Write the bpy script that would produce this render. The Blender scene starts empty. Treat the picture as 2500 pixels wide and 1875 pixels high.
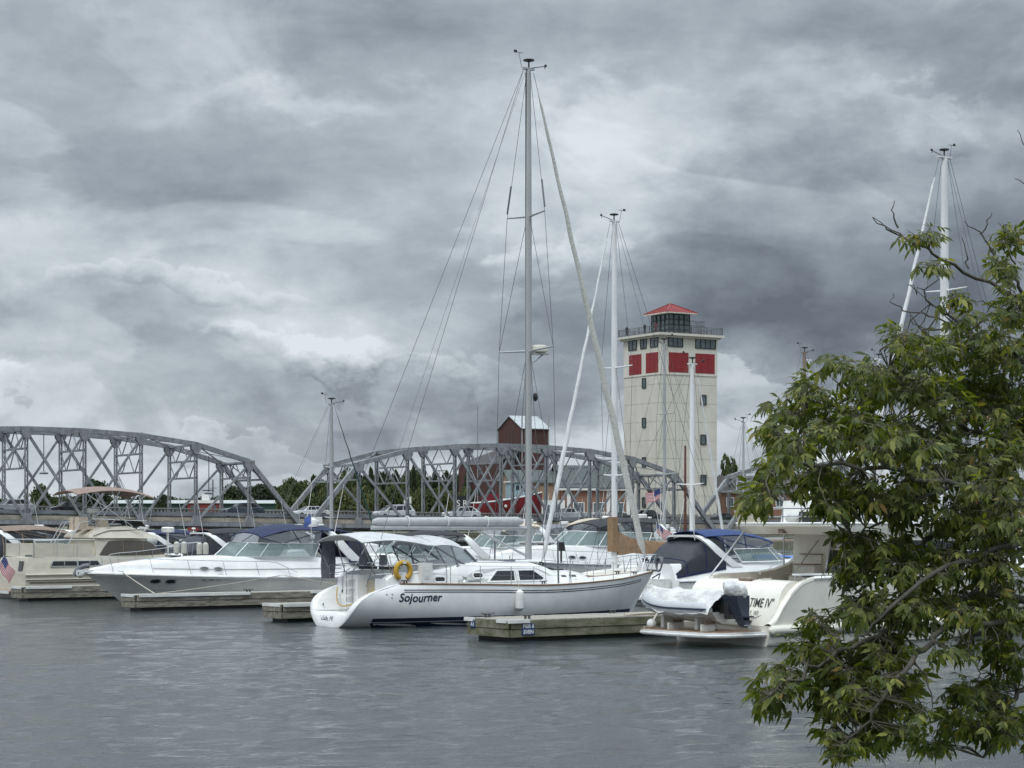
import bpy, math, random
import numpy as np
from math import sin, cos, pi, radians, sqrt
from mathutils import Vector, Matrix
random.seed(7)
SC = bpy.context.scene
COL = SC.collection
HC, F, HOR = 3.5, 5000.0, 1278.0        # eye height, focal length and horizon measured on the photograph

# ---------------------------------------------------------------- camera
cam = bpy.data.cameras.new('camera'); co = bpy.data.objects.new('camera', cam); COL.objects.link(co)
co.location = (0, 0, HC); co.rotation_euler = (radians(90), 0, 0)
cam.sensor_width = 36; cam.lens = 36 * F / 2500; cam.shift_y = (HOR - 937.5) / 2500
cam.clip_start = .1; cam.clip_end = 6000
SC.camera = co

# ---------------------------------------------------------------- world: overcast cloud deck over a Nishita sky
W = bpy.data.worlds.new('World'); SC.world = W; W.use_nodes = True
NT = W.node_tree; NT.nodes.clear()
def wn(t, **k):
    n = NT.nodes.new(t)
    for a, b in k.items(): setattr(n, a, b)
    return n
def lk(a, b): NT.links.new(a, b)
def wm(op, a, b=None, c=None, clamp=False):
    n = wn('ShaderNodeMath', operation=op, use_clamp=clamp)
    for i, v in enumerate((a, b, c)):
        if v is None: continue
        if isinstance(v, (int, float)): n.inputs[i].default_value = v
        else: lk(v, n.inputs[i])
    return n.outputs[0]
SUN_EL, SUN_AZ = radians(52), radians(200)
tc = wn('ShaderNodeTexCoord')
def wnoise(scale, detail, rough, sc=(1, 1, 2.3), off=(0, 0, 0), dist=0.0):
    m = wn('ShaderNodeMapping'); m.inputs['Scale'].default_value = sc; m.inputs['Location'].default_value = off
    lk(tc.outputs['Generated'], m.inputs['Vector'])
    n = wn('ShaderNodeTexNoise'); n.inputs['Scale'].default_value = scale; n.inputs['Detail'].default_value = detail
    n.inputs['Roughness'].default_value = rough; n.inputs['Distortion'].default_value = dist
    lk(m.outputs[0], n.inputs['Vector'])
    return n
nw = wnoise(13, 7, .6, (1, 1, 1.6), (3, 1, 5))
warp = wn('ShaderNodeSeparateXYZ'); lk(nw.outputs['Color'], warp.inputs[0])
sp = wn('ShaderNodeSeparateXYZ'); lk(tc.outputs['Generated'], sp.inputs[0])
X, Y, Z = sp.outputs
nb = wnoise(24, 4, .5, (1, 1, 1.3), (2.2, 6.1, 3.3), .2)
puff = wm('SUBTRACT', wm('MULTIPLY', wm('ABSOLUTE', wm('SUBTRACT', nb.outputs[0], .5)), 3.2), .3)
Xw = wm('ADD', X, wm('MULTIPLY', wm('SUBTRACT', warp.outputs[0], .5), .15))
Zw = wm('ADD', Z, wm('MULTIPLY', wm('SUBTRACT', warp.outputs[1], .5), .085))
front = wm('MULTIPLY', Y, 1.5, clamp=True)
field = None
for px, py, rx, ry, a in [(2010, 770, 500, 190, -.50), (2080, 820, 300, 70, -.12), (1790, 560, 260, 190, -.24), (2450, 640, 360, 260, -.24), (2250, 130, 350, 120, -.14),
        (2180, 330, 260, 90, .12), (1950, 260, 200, 70, .22), (1580, 400, 240, 240, .27), (1180, 1000, 460, 75, -.36),
        (840, 960, 240, 60, -.20), (800, 845, 150, 46, .27), (380, 690, 420, 60, .17), (60, 610, 160, 45, .20),
        (180, 440, 380, 100, -.05), (1000, 120, 560, 90, -.12), (740, 285, 330, 32, .18), (1870, 1000, 260, 55, .34),
        (250, 1080, 560, 60, .22), (1330, 690, 55, 110, .20), (500, 880, 260, 30, -.12), (1350, 830, 170, 90, -.12),
        (40, 960, 130, 60, .24), (300, 180, 300, 60, .06), (640, 480, 300, 60, -.08), (700, 1090, 230, 45, -.20),
        (1480, 1080, 160, 60, .22), (300, 1185, 600, 40, .22)]:
    u, v = (px - 1250) / F, (HOR - py) / F
    dx = wm('MULTIPLY', wm('SUBTRACT', Xw, u), F / rx); dz = wm('MULTIPLY', wm('SUBTRACT', Zw, v), F / ry)
    r2 = wm('ADD', wm('MULTIPLY', dx, dx), wm('MULTIPLY', dz, dz))
    g = wm('MULTIPLY', wm('POWER', 2.718, wm('MULTIPLY', r2, -.8)), a)
    field = g if field is None else wm('ADD', field, g)
cum = None
for px, py, rx, ry, a in [(800, 872, 210, 62, .62), (50, 965, 150, 45, .40), (1850, 985, 330, 40, .35), (1360, 705, 120, 90, .34), (1580, 400, 260, 150, .26), (420, 720, 300, 40, .26), (1150, 905, 260, 40, .22), (620, 1110, 260, 40, .30), (2250, 330, 240, 60, .22)]:
    u, v = (px - 1250) / F, (HOR - py) / F
    zz = wm('MULTIPLY', wm('SUBTRACT', wm('SUBTRACT', Zw, wm('MULTIPLY', puff, .014)), v), F / ry); dx = wm('MULTIPLY', wm('SUBTRACT', wm('ADD', Xw, wm('MULTIPLY', puff, .012)), u), F / rx)
    r2 = wm('ADD', wm('MULTIPLY', dx, dx), wm('MULTIPLY', zz, zz))
    ms = wn('ShaderNodeMapRange', interpolation_type='SMOOTHSTEP'); ms.inputs[1].default_value = 1.4; ms.inputs[2].default_value = .6; lk(r2, ms.inputs[0])
    g = wm('MULTIPLY', wm('MULTIPLY', ms.outputs[0], wm('ADD', .08, wm('MULTIPLY', zz, .5))), a)
    cum = g if cum is None else wm('ADD', cum, g)
field = wm('ADD', field, cum)
field = wm('ADD', wm('MULTIPLY', field, front), wm('MULTIPLY', puff, .10))
n1 = wnoise(4.5, 6, .55, (1, 1, 3.2), (1.3, 4.1, .7), .4)
n2 = wnoise(16, 8, .6, (1, 1, 2.4), (5.3, 2.1, 8.7), .3)
base = wm('ADD', wm('ADD', .64, wm('MULTIPLY', wm('SUBTRACT', n1.outputs[0], .5), .80)), wm('MULTIPLY', wm('SUBTRACT', n2.outputs[0], .5), .38))
n3 = wnoise(55, 6, .6, (1, 1, 2.2), (1.3, 7.1, 2.7), .2)
base = wm('ADD', base, wm('MULTIPLY', wm('SUBTRACT', n3.outputs[0], .5), .12))
n4 = wnoise(6.5, 9, .52, (1, 1, 2.1), (9.3, 3.1, 4.4), .9)
mr = wn('ShaderNodeMapRange', interpolation_type='SMOOTHSTEP'); mr.inputs[1].default_value = .47; mr.inputs[2].default_value = .55; lk(n4.outputs[0], mr.inputs[0])
base = wm('ADD', base, wm('MULTIPLY', wm('SUBTRACT', mr.outputs[0], .5), .13))
base = wm('ADD', base, field)
rp = wn('ShaderNodeValToRGB'); lk(base, rp.inputs[0])
rp.color_ramp.elements[0].position = .0; rp.color_ramp.elements[0].color = (.110, .130, .160, 1)
rp.color_ramp.elements[1].position = 1.0; rp.color_ramp.elements[1].color = (.68, .73, .77, 1)
for p, c in ((.34, (.235, .270, .312, 1)), (.58, (.372, .420, .465, 1)), (.80, (.545, .60, .645, 1))):
    e = rp.color_ramp.elements.new(p); e.color = c
el = wm('MAXIMUM', Z, 0.0)
# CIE overcast: the deck grows brighter towards the zenith
boost = wm('ADD', 1.0, wm('MULTIPLY', wm('POWER', wm('MAXIMUM', wm('SUBTRACT', el, .30), 0.0), 1.0), 5.0))
cl = wn('ShaderNodeVectorMath', operation='SCALE'); lk(rp.outputs[0], cl.inputs[0]); lk(boost, cl.inputs['Scale'])
sky = wn('ShaderNodeTexSky', sky_type='NISHITA', sun_disc=False, sun_elevation=SUN_EL, sun_rotation=SUN_AZ)
bs = wn('ShaderNodeBackground'); bs.inputs['Strength'].default_value = .1; lk(sky.outputs[0], bs.inputs['Color'])
bc = wn('ShaderNodeBackground'); bc.inputs['Strength'].default_value = 1.0; lk(cl.outputs[0], bc.inputs['Color'])
mx = wn('ShaderNodeMixShader'); mx.inputs[0].default_value = .96; lk(bs.outputs[0], mx.inputs[1]); lk(bc.outputs[0], mx.inputs[2])
wo = wn('ShaderNodeOutputWorld'); lk(mx.outputs[0], wo.inputs[0])

sl = bpy.data.lights.new('sun', 'SUN'); sl.energy = 1.15; sl.angle = radians(14); sl.color = (1, .975, .94)
so = bpy.data.objects.new('sun', sl); COL.objects.link(so)
# sun behind the camera's left shoulder: direction towards the sun
sd = Vector((-sin(radians(25)) * cos(SUN_EL), -cos(radians(25)) * cos(SUN_EL), sin(SUN_EL)))
so.rotation_euler = sd.to_track_quat('Z', 'Y').to_euler()
vs = SC.view_settings
vs.view_transform = 'Standard'; vs.look = 'None'; vs.gamma = 1; vs.use_curve_mapping = False; vs.exposure = .12

# ---------------------------------------------------------------- helpers
MATS = {}
def mat(name, col, rough=.5, metal=0.0, n=None, bump=None, spec=.5, alpha=1.0, trans=0.0, coat=0.0, coord='Object'):
    """n=(scale, amount, second colour or None, stretch) colour variation; bump=(scale, strength)"""
    if name in MATS: return MATS[name]
    m = bpy.data.materials.new(name); m.use_nodes = True; nt = m.node_tree; b = nt.nodes['Principled BSDF']
    b.inputs['Base Color'].default_value = (*col, 1); b.inputs['Roughness'].default_value = rough
    b.inputs['Metallic'].default_value = metal; b.inputs['Alpha'].default_value = alpha
    b.inputs['Specular IOR Level'].default_value = spec; b.inputs['Coat Weight'].default_value = coat
    b.inputs['Transmission Weight'].default_value = trans
    t = nt.nodes.new('ShaderNodeTexCoord')
    if n is None: n = (3.0, .12, None, (1, 1, 1))
    def nz(scale, stretch, detail=6):
        mp = nt.nodes.new('ShaderNodeMapping'); mp.inputs['Scale'].default_value = stretch
        nt.links.new(t.outputs[coord], mp.inputs[0])
        x = nt.nodes.new('ShaderNodeTexNoise'); x.inputs['Scale'].default_value = scale; x.inputs['Detail'].default_value = detail
        x.inputs['Roughness'].default_value = .62
        nt.links.new(mp.outputs[0], x.inputs['Vector']); return x
    x = nz(n[0], n[3])
    r = nt.nodes.new('ShaderNodeValToRGB'); nt.links.new(x.outputs[0], r.inputs[0])
    c2 = n[2] if n[2] else tuple(c * (1 - n[1]) for c in col)
    r.color_ramp.elements[0].position = .32; r.color_ramp.elements[1].position = .62
    r.color_ramp.elements[0].color = (*c2, 1); r.color_ramp.elements[1].color = (*[min(1, c * (1 + n[1] * .4)) for c in col], 1)
    nt.links.new(r.outputs[0], b.inputs['Base Color'])
    if bump:
        y = nz(bump[0], n[3]); bp = nt.nodes.new('ShaderNodeBump'); bp.inputs['Strength'].default_value = bump[1]
        bp.inputs['Distance'].default_value = bump[2] if len(bump) > 2 else .02; nt.links.new(y.outputs[0], bp.inputs['Height']); nt.links.new(bp.outputs[0], b.inputs['Normal'])
    MATS[name] = m; return m
def clear_mat(name, col, f, rough=.08):
    """see-through vinyl or glass: f is the share of light passing straight through"""
    m = bpy.data.materials.new(name); m.use_nodes = True; nt = m.node_tree; b = nt.nodes['Principled BSDF']
    b.inputs['Base Color'].default_value = (*col, 1); b.inputs['Roughness'].default_value = rough
    t = nt.nodes.new('ShaderNodeBsdfTransparent'); t.inputs[0].default_value = (.82, .88, .88, 1)
    tx = nt.nodes.new('ShaderNodeTexCoord'); x = nt.nodes.new('ShaderNodeTexNoise'); x.inputs['Scale'].default_value = 2.5
    nt.links.new(tx.outputs['Object'], x.inputs[0])
    bp = nt.nodes.new('ShaderNodeBump'); bp.inputs['Strength'].default_value = .25; bp.inputs['Distance'].default_value = .05
    nt.links.new(x.outputs[0], bp.inputs['Height']); nt.links.new(bp.outputs[0], b.inputs['Normal'])
    mx = nt.nodes.new('ShaderNodeMixShader'); mx.inputs[0].default_value = 1 - f
    nt.links.new(t.outputs[0], mx.inputs[1]); nt.links.new(b.outputs[0], mx.inputs[2])
    nt.links.new(mx.outputs[0], nt.nodes['Material Output'].inputs[0]); MATS[name] = m; return m

class MB:
    def __init__(s): s.v = []; s.f = []
    def add(s, vs, fs):
        o = len(s.v); s.v.extend([tuple(p) for p in vs]); s.f.extend([tuple(i + o for i in f) for f in fs]); return s
    def box(s, c, d, rz=0.0, taper=1.0):
        x, y, z = d[0] / 2, d[1] / 2, d[2] / 2; ca, sa = cos(rz), sin(rz); v = []
        for k, t in ((-1, 1.0), (1, taper)):
            for i, j in ((-1, -1), (1, -1), (1, 1), (-1, 1)):
                a, b = i * x * t, j * y * t
                v.append((c[0] + a * ca - b * sa, c[1] + a * sa + b * ca, c[2] + k * z))
        return s.add(v, [(3, 2, 1, 0), (4, 5, 6, 7), (0, 1, 5, 4), (1, 2, 6, 5), (2, 3, 7, 6), (3, 0, 4, 7)])
    def beam(s, p, q, w, h, up=(0, 0, 1)):
        p, q = Vector(p), Vector(q); d = (q - p).normalized(); u = Vector(up)
        if abs(d.dot(u)) > .98: u = Vector((0, 1, 0))
        r = d.cross(u).normalized() * (w / 2); u = r.cross(d).normalized() * (h / 2)
        v = [p - r - u, p + r - u, p + r + u, p - r + u, q - r - u, q + r - u, q + r + u, q - r + u]
        return s.add(v, [(3, 2, 1, 0), (4, 5, 6, 7), (0, 1, 5, 4), (1, 2, 6, 5), (2, 3, 7, 6), (3, 0, 4, 7)])
    def tube(s, pts, r, n=6, cap=True):
        P = [Vector(p) for p in pts]; k = len(P); R = r if isinstance(r, (list, tuple)) else [r] * k
        rings = []; u = None
        for i in range(k):
            d = (P[min(i + 1, k - 1)] - P[max(i - 1, 0)])
            d = d.normalized() if d.length > 1e-9 else Vector((0, 0, 1))
            if u is None: u = d.orthogonal().normalized()
            else:
                u = u - d * u.dot(d); u = u.normalized() if u.length > 1e-6 else d.orthogonal().normalized()
            w = d.cross(u)
            rings.append([P[i] + (u * cos(2 * pi * j / n) + w * sin(2 * pi * j / n)) * R[i] for j in range(n)])
        return s.loft(rings, True, cap, cap)
    def loft(s, rings, closed=True, c0=False, c1=False):
        n = len(rings[0]); v = [p for r in rings for p in r]; f = []
        for i in range(len(rings) - 1):
            for j in range(n if closed else n - 1):
                a, b = i * n + j, i * n + (j + 1) % n; f.append((a, b, b + n, a + n))
        if c0: f.append(tuple(range(n - 1, -1, -1)))
        if c1: f.append(tuple(range((len(rings) - 1) * n, len(rings) * n)))
        return s.add(v, f)
    def ext(s, poly, vec):
        p = [Vector(a) for a in poly]; q = [a + Vector(vec) for a in p]
        return s.loft([p, q], True, True, True)
    def sheet(s, P, t):
        """thick sheet through a 2D array of points"""
        A = np.array([[tuple(p) for p in r] for r in P], float)
        gu = np.gradient(A, axis=0); gv = np.gradient(A, axis=1); nn = np.cross(gu, gv)
        nn /= np.maximum(np.linalg.norm(nn, axis=2, keepdims=True), 1e-9); B = A - nn * t
        a, b = A.shape[:2]; v = list(A.reshape(-1, 3)) + list(B.reshape(-1, 3)); f = []; o = a * b
        for i in range(a - 1):
            for j in range(b - 1):
                k = i * b + j; f.append((k, k + b, k + b + 1, k + 1)); f.append((o + k, o + k + 1, o + k + b + 1, o + k + b))
        for i in range(a - 1):
            for j in (0, b - 1):
                k = i * b + j; q = (k, k + b, o + k + b, o + k); f.append(q if j else q[::-1])
        for j in range(b - 1):
            for i in (0, a - 1):
                k = i * b + j; q = (k, k + 1, o + k + 1, o + k); f.append(q[::-1] if i else q)
        return s.add(v, f)
    def ball(s, c, r, n=10, m=7):
        r = r if isinstance(r, (list, tuple)) else (r, r, r)
        rings = [[(c[0] + r[0] * sin(pi * i / m) * cos(2 * pi * j / n), c[1] + r[1] * sin(pi * i / m) * sin(2 * pi * j / n), c[2] - r[2] * cos(pi * i / m)) for j in range(n)] for i in range(m + 1)]
        rings[0] = [(c[0] + r[0] * .02 * cos(2 * pi * j / n), c[1] + r[1] * .02 * sin(2 * pi * j / n), c[2] - r[2]) for j in range(n)]
        rings[-1] = [(c[0] + r[0] * .02 * cos(2 * pi * j / n), c[1] + r[1] * .02 * sin(2 * pi * j / n), c[2] + r[2]) for j in range(n)]
        return s.loft(rings, True, True, True)
    def lathe(s, prof, c, n=12, ax=None):
        M = Vector((0, 0, 1)).rotation_difference(Vector(ax).normalized()).to_matrix() if ax else Matrix.Identity(3)
        rings = [[Vector(c) + M @ Vector((r * cos(2 * pi * j / n), r * sin(2 * pi * j / n), z)) for j in range(n)] for r, z in prof]
        return s.loft(rings, True, True, True)
    def build(s, name, m, parent=None, sm=32, kind=None):
        me = bpy.data.meshes.new(name); me.from_pydata(s.v, [], s.f); me.validate()
        me.materials.append(m if not isinstance(m, str) else MATS[m])
        if sm:
            me.polygons.foreach_set('use_smooth', [True] * len(me.polygons)); me.set_sharp_from_angle(angle=radians(sm))
        o = bpy.data.objects.new(name, me); COL.objects.link(o)
        if parent: o.parent = parent
        if kind: o['kind'] = kind
        return o
def tag(o, label, cat, group=None, kind=None):
    o['label'] = label; o['category'] = cat
    if group: o['group'] = group
    if kind: o['kind'] = kind
    return o
def thing(name, label, cat, loc=(0, 0, 0), rz=0.0, group=None):
    o = bpy.data.objects.new(name, None); COL.objects.link(o); o.location = loc; o.rotation_euler = (0, 0, rz); o.empty_display_size = .3
    return tag(o, label, cat, group)
def copy_tree(o, parent=None):
    kids = list(o.children); c = o.copy(); COL.objects.link(c); c.parent = parent
    for k in kids: copy_tree(k, c)
    return c
def wl(px, py, z=0.0):
    """the point at height z that the photograph shows at px, py"""
    D = (HC - z) * F / (py - HOR); return Vector(((px - 1250) * D / F, D, z))
def at(px, py, D): return Vector(((px - 1250) * D / F, D, HC + (HOR - py) * D / F))
def text_mb(txt, size, shear=0.0, bold=0.0, sx=1.0):
    cu = bpy.data.curves.new('t', 'FONT'); cu.body = txt; cu.size = size; cu.shear = shear; cu.offset = bold; cu.resolution_u = 3
    o = bpy.data.objects.new('t', cu); COL.objects.link(o); dg = bpy.context.evaluated_depsgraph_get()
    me = bpy.data.meshes.new_from_object(o.evaluated_get(dg)); v = [(p.co.x * sx, p.co.y) for p in me.vertices]; f = [tuple(p.vertices) for p in me.polygons]
    bpy.data.objects.remove(o); bpy.data.curves.remove(cu); bpy.data.meshes.remove(me)
    return v, f
HB = radians(35.8)      # heading of berths: away to the right
DV = Vector((cos(HB), sin(HB), 0)); NV = Vector((-sin(HB), cos(HB), 0))

WHT = mat('white_gelcoat', (.80, .81, .80), .22, n=(1.2, .10, None, (1, 1, 1)), coat=.3)
WHT2 = mat('aged_white_gelcoat', (.72, .73, .70), .35, n=(2.5, .2, None, (1, 1, 3)))
CRM = mat('cream_gelcoat', (.78, .76, .68), .28, n=(1.5, .1, None, (1, 1, 1)), coat=.2)
BEI = mat('beige_gelcoat', (.57, .535, .445), .35, n=(1.2, .14, None, (1, 1, 2)))
GRYH = mat('grey_hull_paint', (.57, .565, .53), .25, n=(1.2, .15, None, (1, 1, 1)), coat=.3)
RECES = mat('grey_gelcoat', (.50, .52, .50), .4)
NAVY = mat('navy_canvas', (.010, .020, .066), .8, n=(6, .3, None, (1, 1, 1)), bump=(14, .3))
STAIN = mat('waterline_stain', (.40, .38, .30), .5, n=(5, .5, (.22, .21, .13), (1, 1, 3)))
NAVYP = mat('navy_bottom_paint', (.012, .025, .06), .4)
BLK = mat('black_canvas', (.02, .021, .024), .8, bump=(10, .3))
TAN = mat('tan_canvas', (.27, .175, .10), .85, n=(5, .25, None, (1, 1, 1)), bump=(7, .5))
BRN = mat('taupe_canvas', (.21, .16, .125), .85, n=(5, .25, None, (1, 1, 1)), bump=(8, .4))
BEC = mat('beige_canvas', (.50, .43, .34), .85, n=(5, .2, None, (1, 1, 1)), bump=(8, .4))
GRC = mat('light_grey_canvas', (.50, .51, .52), .8, n=(4, .15, None, (1, 1, 1)), bump=(9, .3))
GRC2 = mat('grey_canvas', (.16, .17, .19), .8, bump=(9, .3))
BCV = mat('shaded_boom_cloth', (.44, .45, .45), .75, n=(5, .14, None, (1, 1, 1)), bump=(3, .9))  # pale boom cover; its shade is put into this darker base grey
WCV = mat('white_cover_cloth', (.60, .61, .60), .8, n=(2.5, .22, None, (1, 1, 1)), bump=(2.6, 1.0, .16))
BLUT = mat('bright_blue_tarp', (.012, .13, .52), .45, bump=(5, .6))
GLS = mat('dark_window_glass', (.012, .016, .018), .06, n=(2, .2, None, (1, 1, 1)), spec=.6)
STL = mat('stainless_steel', (.55, .56, .57), .28, metal=.9)
ALU = mat('aluminium_mast', (.44, .45, .45), .38, metal=.35, n=(2, .1, None, (1, 1, .2)))
WMST = mat('white_mast_paint', (.74, .75, .75), .35, n=(2, .1, None, (1, 1, .2)))
SAILC = mat('sail_cloth', (.56, .56, .52), .8, n=(9, .3, (.40, .41, .38), (1, 1, 3)), bump=(12, .4))
WIRE = mat('rigging_wire', (.10, .105, .11), .4, metal=.4)
WIREL = mat('pale_rigging_wire', (.30, .31, .32), .4, metal=.4)
BLKP = mat('black_plastic', (.02, .02, .022), .4)
WPL = mat('white_plastic', (.76, .76, .74), .4)
ROPE = mat('pale_rope', (.48, .45, .38), .9, n=(40, .3, None, (1, 1, 1)))
YROPE = mat('yellow_rope', (.50, .36, .12), .9, n=(40, .3, None, (1, 1, 1)))
YEL = mat('yellow_foam', (.50, .30, .035), .75)
TEAK = mat('teak', (.24, .15, .09), .6, n=(3, .3, None, (12, 1, 1)))
WOOD = mat('weathered_wood', (.24, .22, .185), .85, n=(2.2, .5, (.085, .08, .06), (1, 4, 5)), bump=(14, .5))
WOODG = mat('mossy_wood', (.18, .17, .125), .9, n=(1.3, .5, (.07, .078, .03), (1, 2, 3)), bump=(14, .5))
WOODT = mat('dock_plank_wood', (.30, .285, .245), .85, n=(3, .4, (.22, .20, .165), (1, 4, 5)), bump=(18, .4))
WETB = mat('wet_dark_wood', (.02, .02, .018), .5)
VIN = clear_mat('clear_vinyl', (.36, .38, .41), .45, .25)
SMOK = clear_mat('smoked_vinyl', (.06, .065, .08), .30, .2)
WSG = clear_mat('windshield_glass', (.18, .24, .235), .40, .05)
# ================================================================ WATER AND LAND
def water():
    def axis(lo, hi, step, far):
        a = list(np.arange(lo, hi, step)); d = step
        x = hi
        while x < far: a.append(x); d *= 1.35; x += d
        a.append(far); d = step; x = lo - step; b = []
        while x > -far: b.append(x); d *= 1.35; x -= d
        b.append(-far); return np.array(b[::-1] + a)
    xs = axis(-26, 26, .16, 1500); ys = axis(24, 74, .16, 1500)
    Xg, Yg = np.meshgrid(xs, ys, indexing='ij')
    rs = np.random.RandomState(3); Zg = np.zeros_like(Xg)
    for i in range(46):
        L = 10 ** rs.uniform(-.22, .55); th = rs.normal(1.35, .85); k = 2 * pi / L
        amp = .0031 * L ** .85
        Zg += amp * np.sin(k * (Xg * cos(th) + Yg * sin(th)) + rs.uniform(0, 7) + .8 * np.sin(.13 * Xg + .21 * Yg + i))
    patch = .72 + .38 * np.sin(.09 * Xg + 1.3 * np.sin(.05 * Yg)) * np.sin(.17 * Yg + 1.1 * np.sin(.07 * Xg))
    fade = np.clip((44 - np.abs(Xg)) / 16, 0, 1) * np.clip((95 - Yg) / 18, 0, 1) * np.clip((Yg - 12) / 10, 0, 1)
    Zg *= patch * fade
    # calmer between the boats
    Zg *= np.clip(1.15 - (Yg - 36) / 42, .3, 1)
    n, m = Xg.shape; v = np.stack([Xg, Yg, Zg], -1).reshape(-1, 3)
    I = np.arange(n * m).reshape(n, m)
    f = np.stack([I[:-1, :-1], I[1:, :-1], I[1:, 1:], I[:-1, 1:]], -1).reshape(-1, 4)
    me = bpy.data.meshes.new('water'); me.from_pydata(v.tolist(), [], f.tolist())
    me.polygons.foreach_set('use_smooth', [True] * len(me.polygons))
    M = bpy.data.materials.new('harbour_water'); M.use_nodes = True; nt = M.node_tree; b = nt.nodes['Principled BSDF']
    b.inputs['Base Color'].default_value = (.022, .032, .034, 1); b.inputs['Roughness'].default_value = .06; b.inputs['IOR'].default_value = 1.33
    t = nt.nodes.new('ShaderNodeTexCoord'); prev = None
    for sc, st, ds in (((4.2, 2.8, 1), .9, .06), ((13, 8, 1), 1.0, .022), ((.9, .8, 1), .5, .06)):
        mp = nt.nodes.new('ShaderNodeMapping'); mp.inputs['Scale'].default_value = sc; mp.inputs['Rotation'].default_value = (0, 0, radians(12))
        nt.links.new(t.outputs['Object'], mp.inputs[0])
        x = nt.nodes.new('ShaderNodeTexNoise'); x.inputs['Scale'].default_value = 1; x.inputs['Detail'].default_value = 4; x.inputs['Roughness'].default_value = .6
        nt.links.new(mp.outputs[0], x.inputs['Vector'])
        bp = nt.nodes.new('ShaderNodeBump'); bp.inputs['Strength'].default_value = st; bp.inputs['Distance'].default_value = ds
        nt.links.new(x.outputs[0], bp.inputs['Height'])
        if prev: nt.links.new(prev.outputs[0], bp.inputs['Normal'])
        prev = bp
    nt.links.new(prev.outputs[0], b.inputs['Normal'])
    me.materials.append(M); o = bpy.data.objects.new('water', me); COL.objects.link(o); o['kind'] = 'structure'
water()
GRASS = mat('grass_ground', (.07, .10, .035), .95, n=(1.5, .4, None, (1, 1, 1)), bump=(6, .6))
GRAV = mat('shore_ground', (.19, .18, .15), .95, n=(.4, .4, (.08, .10, .04), (1, 1, 1)), bump=(3, .5))
STONE = mat('shore_stone', (.10, .10, .095), .9, n=(1.4, .5, None, (1, 1, 1)), bump=(3, .8))
def slab(name, poly, z0, z1, m, kind='structure'):
    mb = MB(); mb.ext([(x, y, z0) for x, y in poly], (0, 0, z1 - z0)); return mb.build(name, m, kind=kind, sm=None)
slab('ground', [(-3.5, -30), (14, -30), (16, 10.2), (1.5, 10.2), (-3.5, 3)], -1, 1.95, GRASS)
BA = radians(31); BD = Vector((cos(BA), sin(BA), 0)); BN = Vector((-sin(BA), cos(BA), 0))
BO = Vector((-1.38, 256, 0)); PAN = 6.62; BW = 8.2
def bp_(s, n, z=0.0): return BO + BD * s + BN * n + Vector((0, 0, z))
def botz(s): return 2.95 - .011 * max(-90, min(s, 40))
slab('shore_land', [tuple(bp_(s, n)[:2]) for s, n in ((-14, 17), (300, 17), (420, 260), (-60, 330), (-66, 45))], -2, 2.3, GRAV)
slab('far_shore_terrain', [(-420, 430), (-40, 400), (260, 560), (900, 560), (900, 1300), (-900, 1300), (-900, 430)], -2, 1.6, GRAV)
slab('marina_quay', [tuple(bp_(s, n)[:2]) for s, n in ((36, -30), (300, -90), (300, 16.9), (36, 16.9))], -2, 1.7, GRAV)

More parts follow.
